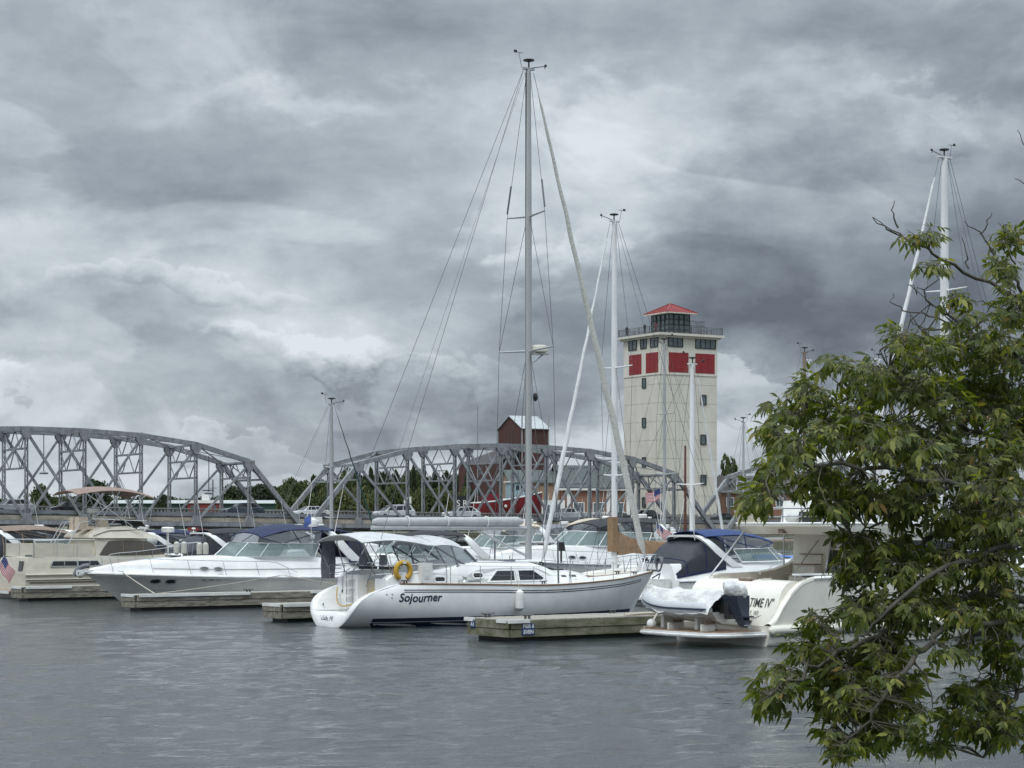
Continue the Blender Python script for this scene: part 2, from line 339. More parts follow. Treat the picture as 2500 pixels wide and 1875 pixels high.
# ================================================================ TRUSS BRIDGE
STEEL = mat('grey_bridge_paint', (.255, .270, .280), .6, metal=.1, n=(1.6, .28, (.15, .155, .16), (1, 1, .6)), bump=(6, .2))
CONC = mat('beige_concrete', (.34, .31, .25), .9, n=(.7, .3, (.21, .19, .155), (1, 1, 3)), bump=(4, .4))
CONG = mat('grey_concrete', (.27, .27, .26), .9, n=(.8, .3, None, (1, 1, 3)), bump=(4, .4))
ASPH = mat('asphalt', (.055, .055, .057), .9)
HTS = [0, 7.5, 9.25, 10.0, 10.3, 10.3, 10.0, 9.2, 7.4, 0]
def span(s_start, label, upto=9):
    r = thing('bridge_truss_span', label, 'bridge', bp_(s_start + 4.5 * PAN, BW / 2, 0), BA, 'steel truss spans of the road bridge')
    inv = Matrix.Rotation(-BA, 4, 'Z') @ Matrix.Translation(-r.location)
    def Q(i, n, h=None):
        s = s_start + i * PAN; z = botz(s) + (HTS[i] if h is None else h); return inv @ bp_(s, n, z)
    def member(name, p, q, w, h):
        mb = MB(); mb.beam(p, q, w, h); return mb.build(name, STEEL, r, sm=None)
    for n in (0, BW):
        for i in range(9):
            member('end_post' if i in (0, 8) else 'top_chord', Q(i, n), Q(i + 1, n), .5, .52)
            member('bottom_chord', Q(i, n, 0), Q(i + 1, n, 0), .38, .42)
        for i in range(1, 9):
            mb = MB(); a, b = Q(i, n, 0), Q(i, n)
            # two channels laced together
            for e in (-.15, .15): mb.beam(a + Vector((e, 0, .2)), b + Vector((e, 0, -.2)), .07, .34)
            k = int((b.z - a.z) / .55)
            for j in range(k):
                z0 = a.z + .5 + j * .55; z1 = z0 + .5
                sg = 1 if j % 2 else -1
                for yy in (-.17, .17): mb.beam((a.x - .12 * sg, a.y + yy, z0), (a.x + .12 * sg, a.y + yy, z1), .05, .02, (0, 1, 0))
            mb.build('vertical_post', STEEL, r, sm=None)
            g = MB(); x = b.x
            g.ext([(x - .62, b.y - .29, b.z + .1), (x + .62, b.y - .29, b.z + .1), (x + .62, b.y - .29, b.z - .5), (x + .22, b.y - .29, b.z - 1.15), (x - .22, b.y - .29, b.z - 1.15), (x - .62, b.y - .29, b.z - .5)], (0, .58, 0))
            g.build('gusset_plate', STEEL, r, sm=None)
            g = MB(); g.ext([(x - .75, a.y - .25, a.z - .2), (x + .75, a.y - .25, a.z - .2), (x + .5, a.y - .25, a.z + .45), (x + .22, a.y - .25, a.z + 1.05), (x - .22, a.y - .25, a.z + 1.05), (x - .5, a.y - .25, a.z + .45)], (0, .5, 0))
            g.build('gusset_plate', STEEL, r, sm=None)
        for i in range(1, 8):
            down = i < 4 or i in (3, 4, 5); up = i > 4 or i in (3, 4, 5)
            if i in (1, 2): down, up = True, False
            if i in (6, 7): down, up = False, True
            if down: member('diagonal_brace', Q(i, n) - Vector((0, 0, .3)), Q(i + 1, n, .2), .2, .3)
            if up: member('diagonal_brace', Q(i, n, .2), Q(i + 1, n) - Vector((0, .07, .3)), .18, .26)
    for i in range(1, 9):
        h = HTS[i]; mb = MB()
        lv = [h - .1, h - .21 * h, h - .42 * h] if i not in (1, 8) else [h - .1, h - 1.9]
        for z in lv: mb.beam(Q(i, 0, z), Q(i, BW, z), .28, .2)
        for a, b in zip(lv, lv[1:]):
            for k in range(4):
                y0, y1 = BW * k / 4, BW * (k + 1) / 4
                z0, z1 = (a, b) if k % 2 == 0 else (b, a)
                mb.beam(Q(i, y0 + .1, z0), Q(i, y1 - .1, z1), .1, .1)
        mb.build('sway_frame', STEEL, r, sm=None)
    for i in range(1, 8):
        mb = MB(); mb.beam(Q(i, 0), Q(i + 1, BW), .12, .12); mb.beam(Q(i, BW), Q(i + 1, 0) + Vector((0, 0, .01)), .12, .1); mb.build('top_lateral_brace', STEEL, r, sm=None)
    for i in (0, 8):
        mb = MB(); a = .62 if i == 0 else .38; f = lambda n, t: Q(i, n) * (1 - t) + Q(i + 1, n) * t
        t1 = .72 if i == 0 else .28
        mb.beam(f(0, t1), f(BW, t1), .25, .25); u = .98 if i == 0 else .02; mb.beam(f(0, u), f(BW, u), .3, .3)
        for k in range(4):
            y0, y1 = k / 4, (k + 1) / 4; ta, tb = (t1, u) if k % 2 == 0 else (u, t1)
            mb.beam(f(0, ta).lerp(f(BW, ta), y0), f(0, tb).lerp(f(BW, tb), y1), .12, .12)
        mb.build('portal_brace', STEEL, r, sm=None)
    return r
S1, S0, S2 = -4 * PAN, -13 * PAN - 1.0, 5 * PAN + 2.0
span(S0, 'high grey steel truss span on the left side of the bridge')
span(S1, 'middle grey steel truss span rising behind the tall sailboat mast')
span(S2, 'grey steel truss span beside the pale tower, partly behind leaves')

def bridge_deck():
    r = thing('bridge_deck', 'road deck of the bridge with beige edge and concrete balustrade', 'bridge deck', bp_(-30, BW / 2), BA)
    inv = Matrix.Rotation(-BA, 4, 'Z') @ Matrix.Translation(-r.location)
    S = [-96 - 8 * k for k in range(6)][::-1] + [-90 + 6.62 * k for k in range(30)] + [120, 150, 200]
    def strip(name, n0, n1, h0, h1, m, step=1, gap=.03):
        for a, b in zip(S[::step], S[step::step]):
            if b < -101: continue
            mb = MB(); g = gap / 2
            p = [inv @ bp_(s, n, botz(s) + h) for s in (a + g, b - g) for n, h in ((n0, h0), (n1, h0), (n1, h1), (n0, h1))]
            mb.loft([p[:4], p[4:]], True, True, True); mb.build(name, m, r, sm=None)
    strip('road_surface', .3, BW - .3, .7, .95, ASPH, 6, 0)
    strip('edge_girder', .28, .42, -.35, .28, STEEL, 3)
    strip('edge_beam', .02 + .28, .29, .30, .93, CONC, 2) if False else strip('edge_beam', .27, .6, .30, .78, CONC, 2)
    strip('guard_rail', .30, .36, 1.02, 1.40, mat('galvanised_rail', (.20, .215, .23), .6, metal=.2), 2)
    strip('balustrade_rail', BW - .45, BW - .2, 1.78, 1.95, CONG, 2)
    strip('balustrade_base', BW - .45, BW - .2, .95, 1.15, CONG, 2)
    mb = MB(); s = -110.0
    while s < 100:
        c = inv @ bp_(s, BW - .32, botz(s) + 1.465); mb.box(c, (.22, .16, .66)); s += .48
    mb.build('balusters', CONG, r, sm=None, kind='stuff')
    mb = MB(); s = -110.0
    while s < 100:
        c = inv @ bp_(s, .33 + .1, botz(s) + 1.05); mb.box(c, (.14, .14, .7)); s += 1.9
    mb.build('rail_posts', STEEL, r, sm=None, kind='stuff')
    for s in [-90 + 6.62 * k for k in range(20)]:
        mb = MB(); a, b = inv @ bp_(s, .35, botz(s) - .1), inv @ bp_(s, BW - .35, botz(s) - .1); mb.beam(a, b, .3, .8); mb.build('cross_girder', STEEL, r, sm=None)
    return r
bridge_deck()
for s, l in ((S0, 'concrete bridge pier at the far left end of the left truss span'), (S1 - .5, 'concrete bridge pier between the left and middle truss spans'), (S2 - 1, 'concrete bridge pier beside the tower at the end of the middle truss span'), (S2 + 9 * PAN, 'concrete bridge pier at the far right end of the bridge')):
    r = thing('bridge_pier', l, 'bridge pier', bp_(s, BW / 2), BA, 'concrete piers under the bridge')
    mb = MB(); mb.box((0, 0, .6), (2.4, BW + 3.5, 4)); mb.build('shaft', CONG, r); mb = MB(); mb.box((0, 0, 2.75 - .11 * 0 - .25), (2.8, BW + 4.2, .35)); mb.build('cap', CONG, r)
# low fender walkways of timber that stand in front of the bridge
def walkway(name, label, s0, s1, n, z, m):
    r = thing(name, label, 'walkway', bp_((s0 + s1) / 2, n), BA, 'timber walkways below the bridge')
    L = s1 - s0; k = int(L / 6)
    for i in range(k):
        mb = MB(); mb.box((-L / 2 + (i + .5) * L / k, 0, z), (L / k - .06, .5, .28)); mb.build('rail_beam', m, r, sm=None)
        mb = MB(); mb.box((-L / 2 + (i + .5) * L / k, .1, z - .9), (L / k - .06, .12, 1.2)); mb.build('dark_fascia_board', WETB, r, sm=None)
    for i in range(k + 1):
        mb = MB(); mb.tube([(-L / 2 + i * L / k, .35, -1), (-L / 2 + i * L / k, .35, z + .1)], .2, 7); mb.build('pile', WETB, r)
    return r
GDOCK = mat('grey_dock_rail', (.24, .26, .255), .8, n=(1, .25, None, (1, 1, 2)))
walkway('timber_walkway', 'long dark timber walkway with grey rail under the left truss span', -105, -22, -4.5, 1.75, GDOCK)
walkway('timber_walkway', 'long dark timber walkway with grey rail behind the middle boats', -20, 75, -5.5, 1.6, GDOCK)

# ---------------------------------------------------------------- vehicles on the bridge
CARG = mat('car_glass', (.015, .018, .02), .1); TYRE = mat('tyre_rubber', (.02, .02, .02), .8); LGT = mat('headlight_glass', (.6, .62, .62), .15); RED = mat('tail_light_red', (.35, .02, .015), .3)
def vehicle(kind, paint, label, px, n, name='parked_car'):
    m = mat('car_paint_' + paint[0], paint[1], .28, metal=.2 if paint[0] not in ('white',) else 0, coat=.6)
    spec = {  # body outline (x from the nose), belt, glass outline
        'sedan': (4.7, [(0, .35), (0, .72), (.25, .82), (1.15, .93), (4.1, .98), (4.65, .88), (4.7, .4)], [(1.05, .9), (1.85, 1.42), (3.15, 1.45), (4.1, .96)], 1.42),
        'suv': (4.7, [(0, .4), (0, .85), (.2, .98), (1.1, 1.08), (4.55, 1.12), (4.68, .95), (4.7, .45)], [(1.0, 1.04), (1.75, 1.62), (3.7, 1.68), (4.5, 1.10)], 1.6),
        'minivan': (5.1, [(0, .35), (0, .8), (.2, .92), (.95, 1.02), (5.0, 1.08), (5.08, .9), (5.1, .42)], [(.8, .96), (1.8, 1.66), (4.55, 1.76), (5.0, 1.05)], 1.7),
        'pickup': (5.7, [(0, .45), (0, 1.0), (.2, 1.1), (1.4, 1.16), (5.65, 1.18), (5.7, 1.1), (5.7, .55)], [(1.35, 1.12), (1.95, 1.74), (3.1, 1.76), (3.5, 1.14)], 1.75),
        'coupe': (4.4, [(0, .32), (0, .66), (.25, .75), (1.2, .86), (4.1, .92), (4.35, .84), (4.4, .4)], [(1.15, .84), (2.0, 1.3), (2.9, 1.31), (4.0, .9)], 1.3)}[kind]
    L, body, gh, H = spec
    lo, hi = -120.0, 90.0
    for _ in range(40):
        s = (lo + hi) / 2; p = bp_(s, n); 
        if 1250 + F * p.x / p.y < px: lo = s
        else: hi = s
    p = bp_(s, n, botz(s) + .95)
    r = thing(name, label, 'car' if kind != 'pickup' else 'pickup truck', p, BA, 'vehicles crossing the bridge')
    w = .9; mb = MB(); cx = L / 2
    rings = []
    for y, ins in ((-w, .06), (-w + .03, .0), (w - .03, .0), (w, .06)):
        rings.append([(x - cx + (ins if x < 1 else -ins if x > L - 1 else 0), y, z - (ins * .5 if z > .6 else -ins * .3)) for x, z in body])
    mb.loft(rings, True, True, True)
    g = [(gh[0], w - .06), (gh[1], w - .24), (gh[2], w - .24), (gh[3], w - .06)]
    mb.loft([[(p[0] - cx, -y, p[1]) for p, y in g], [(p[0] - cx, y, p[1]) for p, y in g]], True, True, True)
    mb.build('body', m, r, sm=25)
    # glass
    def lerp(a, b, t): return a + (b - a) * t
    for sgn in (-1, 1):
        x0, z0 = gh[0]; x1, z1 = gh[1]; x2, z2 = gh[2]; x3, z3 = gh[3]
        cuts = [(.04, .30), (.33, .60), (.63, .93)] if kind != 'pickup' else [(.05, .52), (.57, .9)]
        for a, b in cuts:
            P = []
            for t, v in ((a, .1), (b, .1), (b, .88), (a, .88)):
                xb = lerp(x0 + .12, x3 - .12, t); xt = lerp(x1 + .04, x2 - .02, t); zb = lerp(z0, z3, t); zt = lerp(z1, z2, t)
                P.append((lerp(xb, xt, v) - cx, sgn * (lerp(w - .06, w - .24, v) + .012), lerp(zb, zt, v)))
            q = MB(); q.ext(P, (0, -sgn * .008, 0)); q.build('window', CARG, r, sm=None)
    for (xa, za), (xb, zb) in ((gh[0], gh[1]), (gh[3], gh[2])):
        sg = -1 if xa < cx else 1; q = MB()
        q.ext([(lerp(xa, xb, t) - cx + sg * .02, y * (lerp(w - .12, w - .28, t)), lerp(za, zb, t) + .015) for t, y in ((.08, -1), (.08, 1), (.94, 1), (.94, -1))], (-sg * .006, 0, 0)); q.build('windshield' if sg < 0 else 'rear_window', CARG, r, sm=None)
    for x in (.85, L - .9):
        for sg in (-1, 1):
            q = MB(); q.lathe([(.33, -.1), (.345, -.08), (.345, .08), (.33, .1)], (x - cx, sg * (w - .08), .33), 14, (0, 1, 0)); t = q.build('wheel', TYRE, r)
            q = MB(); q.lathe([(.2, -.012), (.2, .012)], (x - cx, sg * (w + .03), .33), 10, (0, 1, 0)); q.build('rim', STL, t).parent = t
    for sg in (-1, 1):
        q = MB(); q.box((-cx - .0, sg * .68, body[1][1] - .1), (.06, .3, .14)); q.build('headlight', LGT, r)
        q = MB(); q.box((cx - .02, sg * .74, body[1][1] + .0), (.08, .16, .28)); q.build('tail_light', RED, r)
        q = MB(); q.box((gh[0][0] + .45 - cx, sg * (w + .06), gh[0][1] + .1), (.1, .14, .12)); q.build('wing_mirror', m, r)
    if kind == 'pickup':
        q = MB(); q.box((1.35, 0, 1.19), (2.0, 1.5, .02)); q.build('cargo_bed', BLKP, r)
    if kind in ('suv', 'minivan'):
        for sg in (-1, 1):
            q = MB(); q.tube([(gh[1][0] - cx + .2, sg * .55, H + .04), (gh[2][0] - cx - .1, sg * .55, H + .13)], .025, 5); q.build('roof_rail', STL, r)
    return r
vehicle('suv', ('silver', (.42, .44, .44)), 'silver sport utility car at the far left of the bridge', 30, 5.6)
vehicle('sedan', ('black', (.012, .013, .015)), 'black car on the bridge behind the beige yacht canopy', 168, 3.4)
vehicle('suv', ('slate', (.045, .06, .085)), 'dark slate blue sport utility car under the left truss span', 593, 3.6)
vehicle('sedan', ('white', (.72, .74, .74)), 'white sedan on the bridge between the left and middle spans', 757, 5.4)
vehicle('minivan', ('white', (.72, .74, .74)), 'white minivan crossing under the middle truss span', 962, 3.8)
vehicle('suv', ('white', (.72, .74, .74)), 'white crossover on the bridge in front of the red tugboat', 1126, 4.2)
vehicle('pickup', ('pale', (.50, .53, .54)), 'pale silver pickup truck crossing beside the brick building', 1392, 4.2)
vehicle('coupe', ('charcoal', (.04, .043, .046)), 'charcoal low car below the left corner of the tower', 1500, 3.8)
vehicle('suv', ('black', (.012, .013, .015)), 'black sport utility car on the bridge at the foot of the tower', 1568, 5.2)
vehicle('sedan', ('green', (.02, .03, .03)), 'very dark car on the bridge right of the tower foot', 1758, 5.0)

# ================================================================ TOWER
TWALL = mat('cream_tower_render', (.60, .575, .51), .85, n=(.6, .10, None, (1, 1, .5)), bump=(5, .15))
TRED = mat('red_metal_panel', (.23, .016, .020), .5, n=(3, .15, None, (1, 1, 1)))
RROOF = mat('red_tile_roof', (.24, .026, .026), .6, n=(2, .2, None, (1, 1, 1)))
DFR = mat('dark_green_frame', (.018, .028, .026), .5)
WGL = mat('sky_window_glass', (.10, .13, .14), .08, n=(1.5, .5, None, (1, 1, 1)))
BASEB = mat('pale_brick', (.30, .235, .18), .9, n=(6, .3, None, (1, 1, 3)))
def tower():
    D = 320.0; TA = radians(31); s_ = D / F
    c = at(1613, 1278, D)
    r = thing('observation_tower', 'tall cream observation tower with red panels and red hipped roof', 'tower', (c.x, c.y, 0), TA)
    A, B = 10.9, 10.2   # right face along +x, left face along +y, near corner at the origin
    def zz(py, u=0, v=0): return HC + (HOR - py) * s_
    # screen to face coordinates
    def fu(px):   # right face: x = u
        k = (px - 1250) / F; return (k * c.y - c.x) / (cos(TA) - k * sin(TA))
    def fv(px):
        k = (px - 1250) / F; return (k * c.y - c.x) / (-sin(TA) - k * cos(TA))
    def zf(py, dist): return HC + (HOR - py) * dist / F
    zc = 32.4; core = MB(); core.box((A / 2, B / 2, zc / 2 + .8), (A - .12, B - .12, zc - 1.6)); core.build('core', TWALL, r, sm=None)
    mb = MB(); mb.box((A / 2, B / 2, 2.5), (A + .3, B + .3, 4.6)); mb.build('brick_base', BASEB, r, sm=None)
    rows = [4.9 + 2.92 * i for i in range(8)] + [zf(914, D)]
    for i in range(8):
        z0, z1 = rows[i] + .02, rows[i + 1] - .02
        for k in range(3):
            w = A / 3; mb = MB(); mb.box(((k + .5) * w, .03, (z0 + z1) / 2), (w - .035, .12, z1 - z0)); mb.build('wall_panel', TWALL, r, sm=None)
            w = B / 3; mb = MB(); mb.box((.03, (k + .5) * w, (z0 + z1) / 2), (.12, w - .035, z1 - z0)); mb.build('wall_panel', TWALL, r, sm=None)
    mb = MB(); mb.box((A / 2, B / 2, zf(912, D)), (A + .25, B + .25, .22)); mb.build('string_course', TWALL, r, sm=None)
    mb = MB(); mb.box((A / 2, B / 2, (zf(911, D) + zf(822, D)) / 2), (A + .12, B + .12, zf(822, D) - zf(911, D))); mb.build('upper_wall', TWALL, r, sm=None)
    def panel_r(name, x0, x1, y0, y1, m, mull=0, frame=True, red=False):
        u0, u1 = fu(x0), fu(x1); d = c.y + (u0 + u1) / 2 * sin(TA); z0, z1 = zf(y1, d), zf(y0, d); off = -.075
        _pan(name, (u0, off, z0), (u1, off, z1), 0, m, mull, red)
    def panel_l(name, x0, x1, y0, y1, m, mull=0, red=False):
        v1, v0 = fv(x0), fv(x1); d = c.y + (v0 + v1) / 2 * cos(TA); z0, z1 = zf(y1, d), zf(y0, d)
        _pan(name, (-.075, v0, z0), (-.075, v1, z1), 1, m, mull, red)
    def _pan(name, a, b, ax, m, mull, red):
        def bx(mb, p0, p1, z0, z1, pr, th):
            if ax == 0: mb.box(((p0 + p1) / 2, a[1] - pr, (z0 + z1) / 2), (p1 - p0, th, z1 - z0))
            else: mb.box((a[0] - pr, (p0 + p1) / 2, (z0 + z1) / 2), (th, p1 - p0, z1 - z0))
        p0, p1 = a[ax], b[ax]; z0, z1 = a[2], b[2]; f = .12
        mb = MB(); bx(mb, p0, p1, z0, z1, .0, .06); w = mb.build(name, m if red else WGL, r, sm=None)
        if red:
            k = 3; mb = MB()
            for i in range(1, k): bx(mb, p0 + (p1 - p0) * i / k - .02, p0 + (p1 - p0) * i / k + .02, z0, z1, .045, .02)
            mb.build('seam', m, w, sm=None); return
        mb = MB(); bx(mb, p0 - f, p1 + f, z1, z1 + f, .05, .12); bx(mb, p0 - f, p1 + f, z0 - f, z0, .05, .12); bx(mb, p0 - f, p0, z0, z1, .05, .12); bx(mb, p1, p1 + f, z0, z1, .05, .12)
        for i in range(1, mull + 1): q = p0 + (p1 - p0) * i / (mull + 1); bx(mb, q - .05, q + .05, z0, z1, .05, .1)
        mb.build('frame', DFR, w, sm=None)
    for x0, x1, y0, y1, k in ((1631, 1665, 824, 845, 2), (1698, 1745, 828, 850, 3)): panel_r('window', x0, x1, y0, y1, None, k)
    for x0, x1, y0, y1, k in ((1537, 1555, 833, 854, 1), (1566, 1579, 829, 850, 1), (1590, 1607, 825, 846, 1)): panel_l('window', x0, x1, y0, y1, None, k)
    for x0, x1, y0, y1 in ((1632, 1680, 861, 909), (1697, 1744, 864, 912)): panel_r('red_panel', x0, x1, y0, y1, TRED, red=True)
    for x0, x1, y0, y1 in ((1537, 1567, 866, 915), (1578, 1608, 861, 910)): panel_l('red_panel', x0, x1, y0, y1, TRED, red=True)
    for y0, y1 in ((925, 946), (1022, 1042), (1118, 1139), (1216, 1237)): panel_l('window', 1570, 1577, y0, y1, None, 0)
    for y0, y1 in ((966, 987), (1063, 1084), (1161, 1182)): panel_r('window', 1711, 1722, y0, y1, None, 0)
    z = zf(822, D); mb = MB(); mb.box((A / 2, B / 2, z + .12), (A + .9, B + .9, .28)); mb.box((A / 2, B / 2, z + .45), (A + 1.8, B + 1.8, .36)); mb.build('cornice', TWALL, r, sm=None)
    zt = z + .63
    # roof terrace railing
    for x0, y0, x1, y1 in ((-.6, -.6, A + .6, -.6), (-.6, -.6, -.6, B + .6), (A + .6, -.6, A + .6, B + .6), (-.6, B + .6, A + .6, B + .6)):
        mb = MB(); L = sqrt((x1 - x0) ** 2 + (y1 - y0) ** 2); n = int(L / .22)
        for h in (.15, 1.15): mb.beam((x0, y0, zt + h), (x1, y1, zt + h), .05, .05)
        for i in range(n + 1): t = i / n; mb.box((x0 + (x1 - x0) * t, y0 + (y1 - y0) * t, zt + .6), (.025, .025, 1.0))
        for i in range(5): t = i / 4; mb.box((x0 + (x1 - x0) * t, y0 + (y1 - y0) * t, zt + .6), (.09, .09, 1.2))
        mb.build('terrace_railing', mat('dark_rail_metal', (.09, .09, .09), .5), r, sm=None)
    mb = MB()
    for x0, y0, x1, y1 in ((6.9, 1.2, 9.4, 1.2), (6.9, 1.2, 6.9, 4.2), (9.4, 1.2, 9.4, 4.2)):
        for h in (.0, .9, 1.8): mb.beam((x0, y0, zt + .9 + h * .75), (x1, y1, zt + .9 + h * .75), .05, .05)
        for i in range(9): t = i / 8; mb.box((x0 + (x1 - x0) * t, y0 + (y1 - y0) * t, zt + 1.25), (.03, .03, 2.3))
    mb.build('stair_head_railing', mat('dark_rail_metal', (.09, .09, .09), .5), r, sm=None)
    # glazed lantern room
    x0, y0, L1, L2, h = 2.45, 1.25, 4.0, 4.7, 3.3
    mb = MB(); mb.box((x0 + L1 / 2, y0 + L2 / 2, zt + h / 2), (L1 - .2, L2 - .2, h)); lr = mb.build('lantern_room', WGL, r, sm=None)
    mb = MB()
    for k in range(5):
        for hh in (zt + h / 2,):
            mb.box((x0 + L1 * k / 4, y0, hh), (.17 if k in (0, 4) else .1, .14, h)); mb.box((x0, y0 + L2 * k / 4, hh), (.14, .17 if k in (0, 4) else .1, h))
    for z_ in (.08, .8, 1.6, 2.4, 3.2):
        mb.box((x0 + L1 / 2, y0 - .01, zt + z_), (L1, .1, .1)); mb.box((x0 - .01, y0 + L2 / 2, zt + z_), (.1, L2, .1))
    mb.build('mullions', DFR, lr, sm=None)
    e = .95; X0, X1, Y0, Y1 = x0 - e, x0 + L1 + e, y0 - e, y0 + L2 + e; ze = zt + h + .05; ap = (x0 + L1 / 2, y0 + L2 / 2, ze + 1.75)
    mb = MB(); mb.box(((X0 + X1) / 2, (Y0 + Y1) / 2, ze), (X1 - X0, Y1 - Y0, .14)); mb.build('soffit', TWALL, r, sm=None)
    cs = [(X0, Y0), (X1, Y0), (X1, Y1), (X0, Y1)]; mb = MB(); mb.add([(x, y, ze + .08) for x, y in cs] + [ap], [(0, 1, 4), (1, 2, 4), (2, 3, 4), (3, 0, 4)]); rf = mb.build('roof', RROOF, r, sm=None)
    mb = MB()
    for i in range(4):
        a, b = Vector((*cs[i], ze + .1)), Vector((*cs[(i + 1) % 4], ze + .1)); mb.beam(a, Vector(ap), .22, .16)
        for k in range(1, 12):
            p = a.lerp(b, k / 12); t = 1 - abs(k / 6 - 1); q = p.lerp(Vector(ap), 0); mid = a.lerp(b, .5); top = mid.lerp(Vector(ap), min(1, t)); top = p + (Vector(ap) - mid) * t
            mb.beam(p, top, .08, .08)
    mb.build('roof_ribs', RROOF, rf, sm=None)
    return r, TA, c, zt
TW, TA, TC, TZ = tower()
CLO = [mat('dark_cloth', (.03, .03, .035), .9), mat('maroon_cloth', (.12, .03, .04), .9), mat('grey_cloth', (.15, .15, .16), .9)]
def person(px, lab, cl, u, v):
    p = Matrix.Rotation(TA, 4, 'Z') @ Vector((u, v, 0)) + Vector((TC.x, TC.y, TZ))
    me = bpy.data.meshes.new('person'); J = [(0, 0, .95), (0, 0, 1.2), (0, 0, 1.45), (0, 0, 1.56), (0, .02, 1.68), (.1, 0, .9), (.12, .02, .5), (.12, 0, .06), (-.1, 0, .9), (-.12, -.03, .5), (-.12, 0, .06), (.2, 0, 1.42), (.27, .05, 1.15), (.2, .22, 1.05), (-.2, 0, 1.42), (-.27, .05, 1.15), (-.18, .22, 1.05)]
    E = [(0, 1), (1, 2), (2, 3), (3, 4), (0, 5), (5, 6), (6, 7), (0, 8), (8, 9), (9, 10), (2, 11), (11, 12), (12, 13), (2, 14), (14, 15), (15, 16)]
    me.from_pydata(J, E, [])
    R = [.15, .14, .15, .06, .11, .1, .08, .05, .1, .08, .05, .07, .05, .04, .07, .05, .04]
    o = bpy.data.objects.new('person', me); COL.objects.link(o); o.modifiers.new('s', 'SKIN')
    for i, q in enumerate(R): me.skin_vertices[0].data[i].radius = (q, q)
    me.skin_vertices[0].data[0].use_root = True; sb = o.modifiers.new('b', 'SUBSURF'); sb.levels = sb.render_levels = 1
    me.materials.append(cl); o.location = p; o.rotation_euler = (0, 0, TA + (pi / 2 if u < 0 else 0) + .4)
    tag(o, lab, 'person')
person(0, 'person in dark clothes leaning on the tower railing, leftmost of three', CLO[0], -.15, 9.2)
person(0, 'person in black standing at the tower railing, middle of three', CLO[0], -.1, 4.2)
person(0, 'person in maroon standing beside the glazed lantern room', CLO[1], -.1, 1.2)

# ================================================================ SHORE BUILDINGS
RBRN = mat('red_brown_siding', (.075, .031, .026), .85, n=(2.5, .35, (.045, .022, .02), (1, 1, .15)), bump=(4, .5))
GROOF = mat('grey_metal_roof', (.40, .42, .43), .5, n=(1, .2, None, (1, 1, 1)))
DROOF = mat('green_grey_shingle', (.085, .10, .095), .85, n=(4, .3, None, (1, 1, 1)))
BRK = mat('tan_red_brick', (.24, .135, .095), .9, n=(7, .35, None, (1, 1, 3)), bump=(12, .3))
WTR = mat('white_trim_paint', (.68, .68, .66), .5)
def gable(mb, x0, x1, y0, y1, z, h, ov=.3, th=.15):
    """gable roof, ridge along x"""
    ym = (y0 + y1) / 2
    for sg, yy in ((-1, y0 - ov), (1, y1 + ov)):
        k = h / (ym - y0); z_ = z - ov * k
        mb.add([(x0 - ov, yy, z_), (x1 + ov, yy, z_), (x1 + ov, ym, z + h), (x0 - ov, ym, z + h), (x0 - ov, yy, z_ + th), (x1 + ov, yy, z_ + th), (x1 + ov, ym, z + h + th), (x0 - ov, ym, z + h + th)],
               [(0, 1, 2, 3), (7, 6, 5, 4), (0, 4, 5, 1), (3, 2, 6, 7), (0, 3, 7, 4), (1, 5, 6, 2)])
def gable_walls(mb, x0, x1, y0, y1, z0, z, h):
    ym = (y0 + y1) / 2
    pr = [(y0, z0), (y1, z0), (y1, z), (ym, z + h), (y0, z)]
    mb.loft([[(x0, y, zz) for y, zz in pr], [(x1, y, zz) for y, zz in pr]], True, True, True)
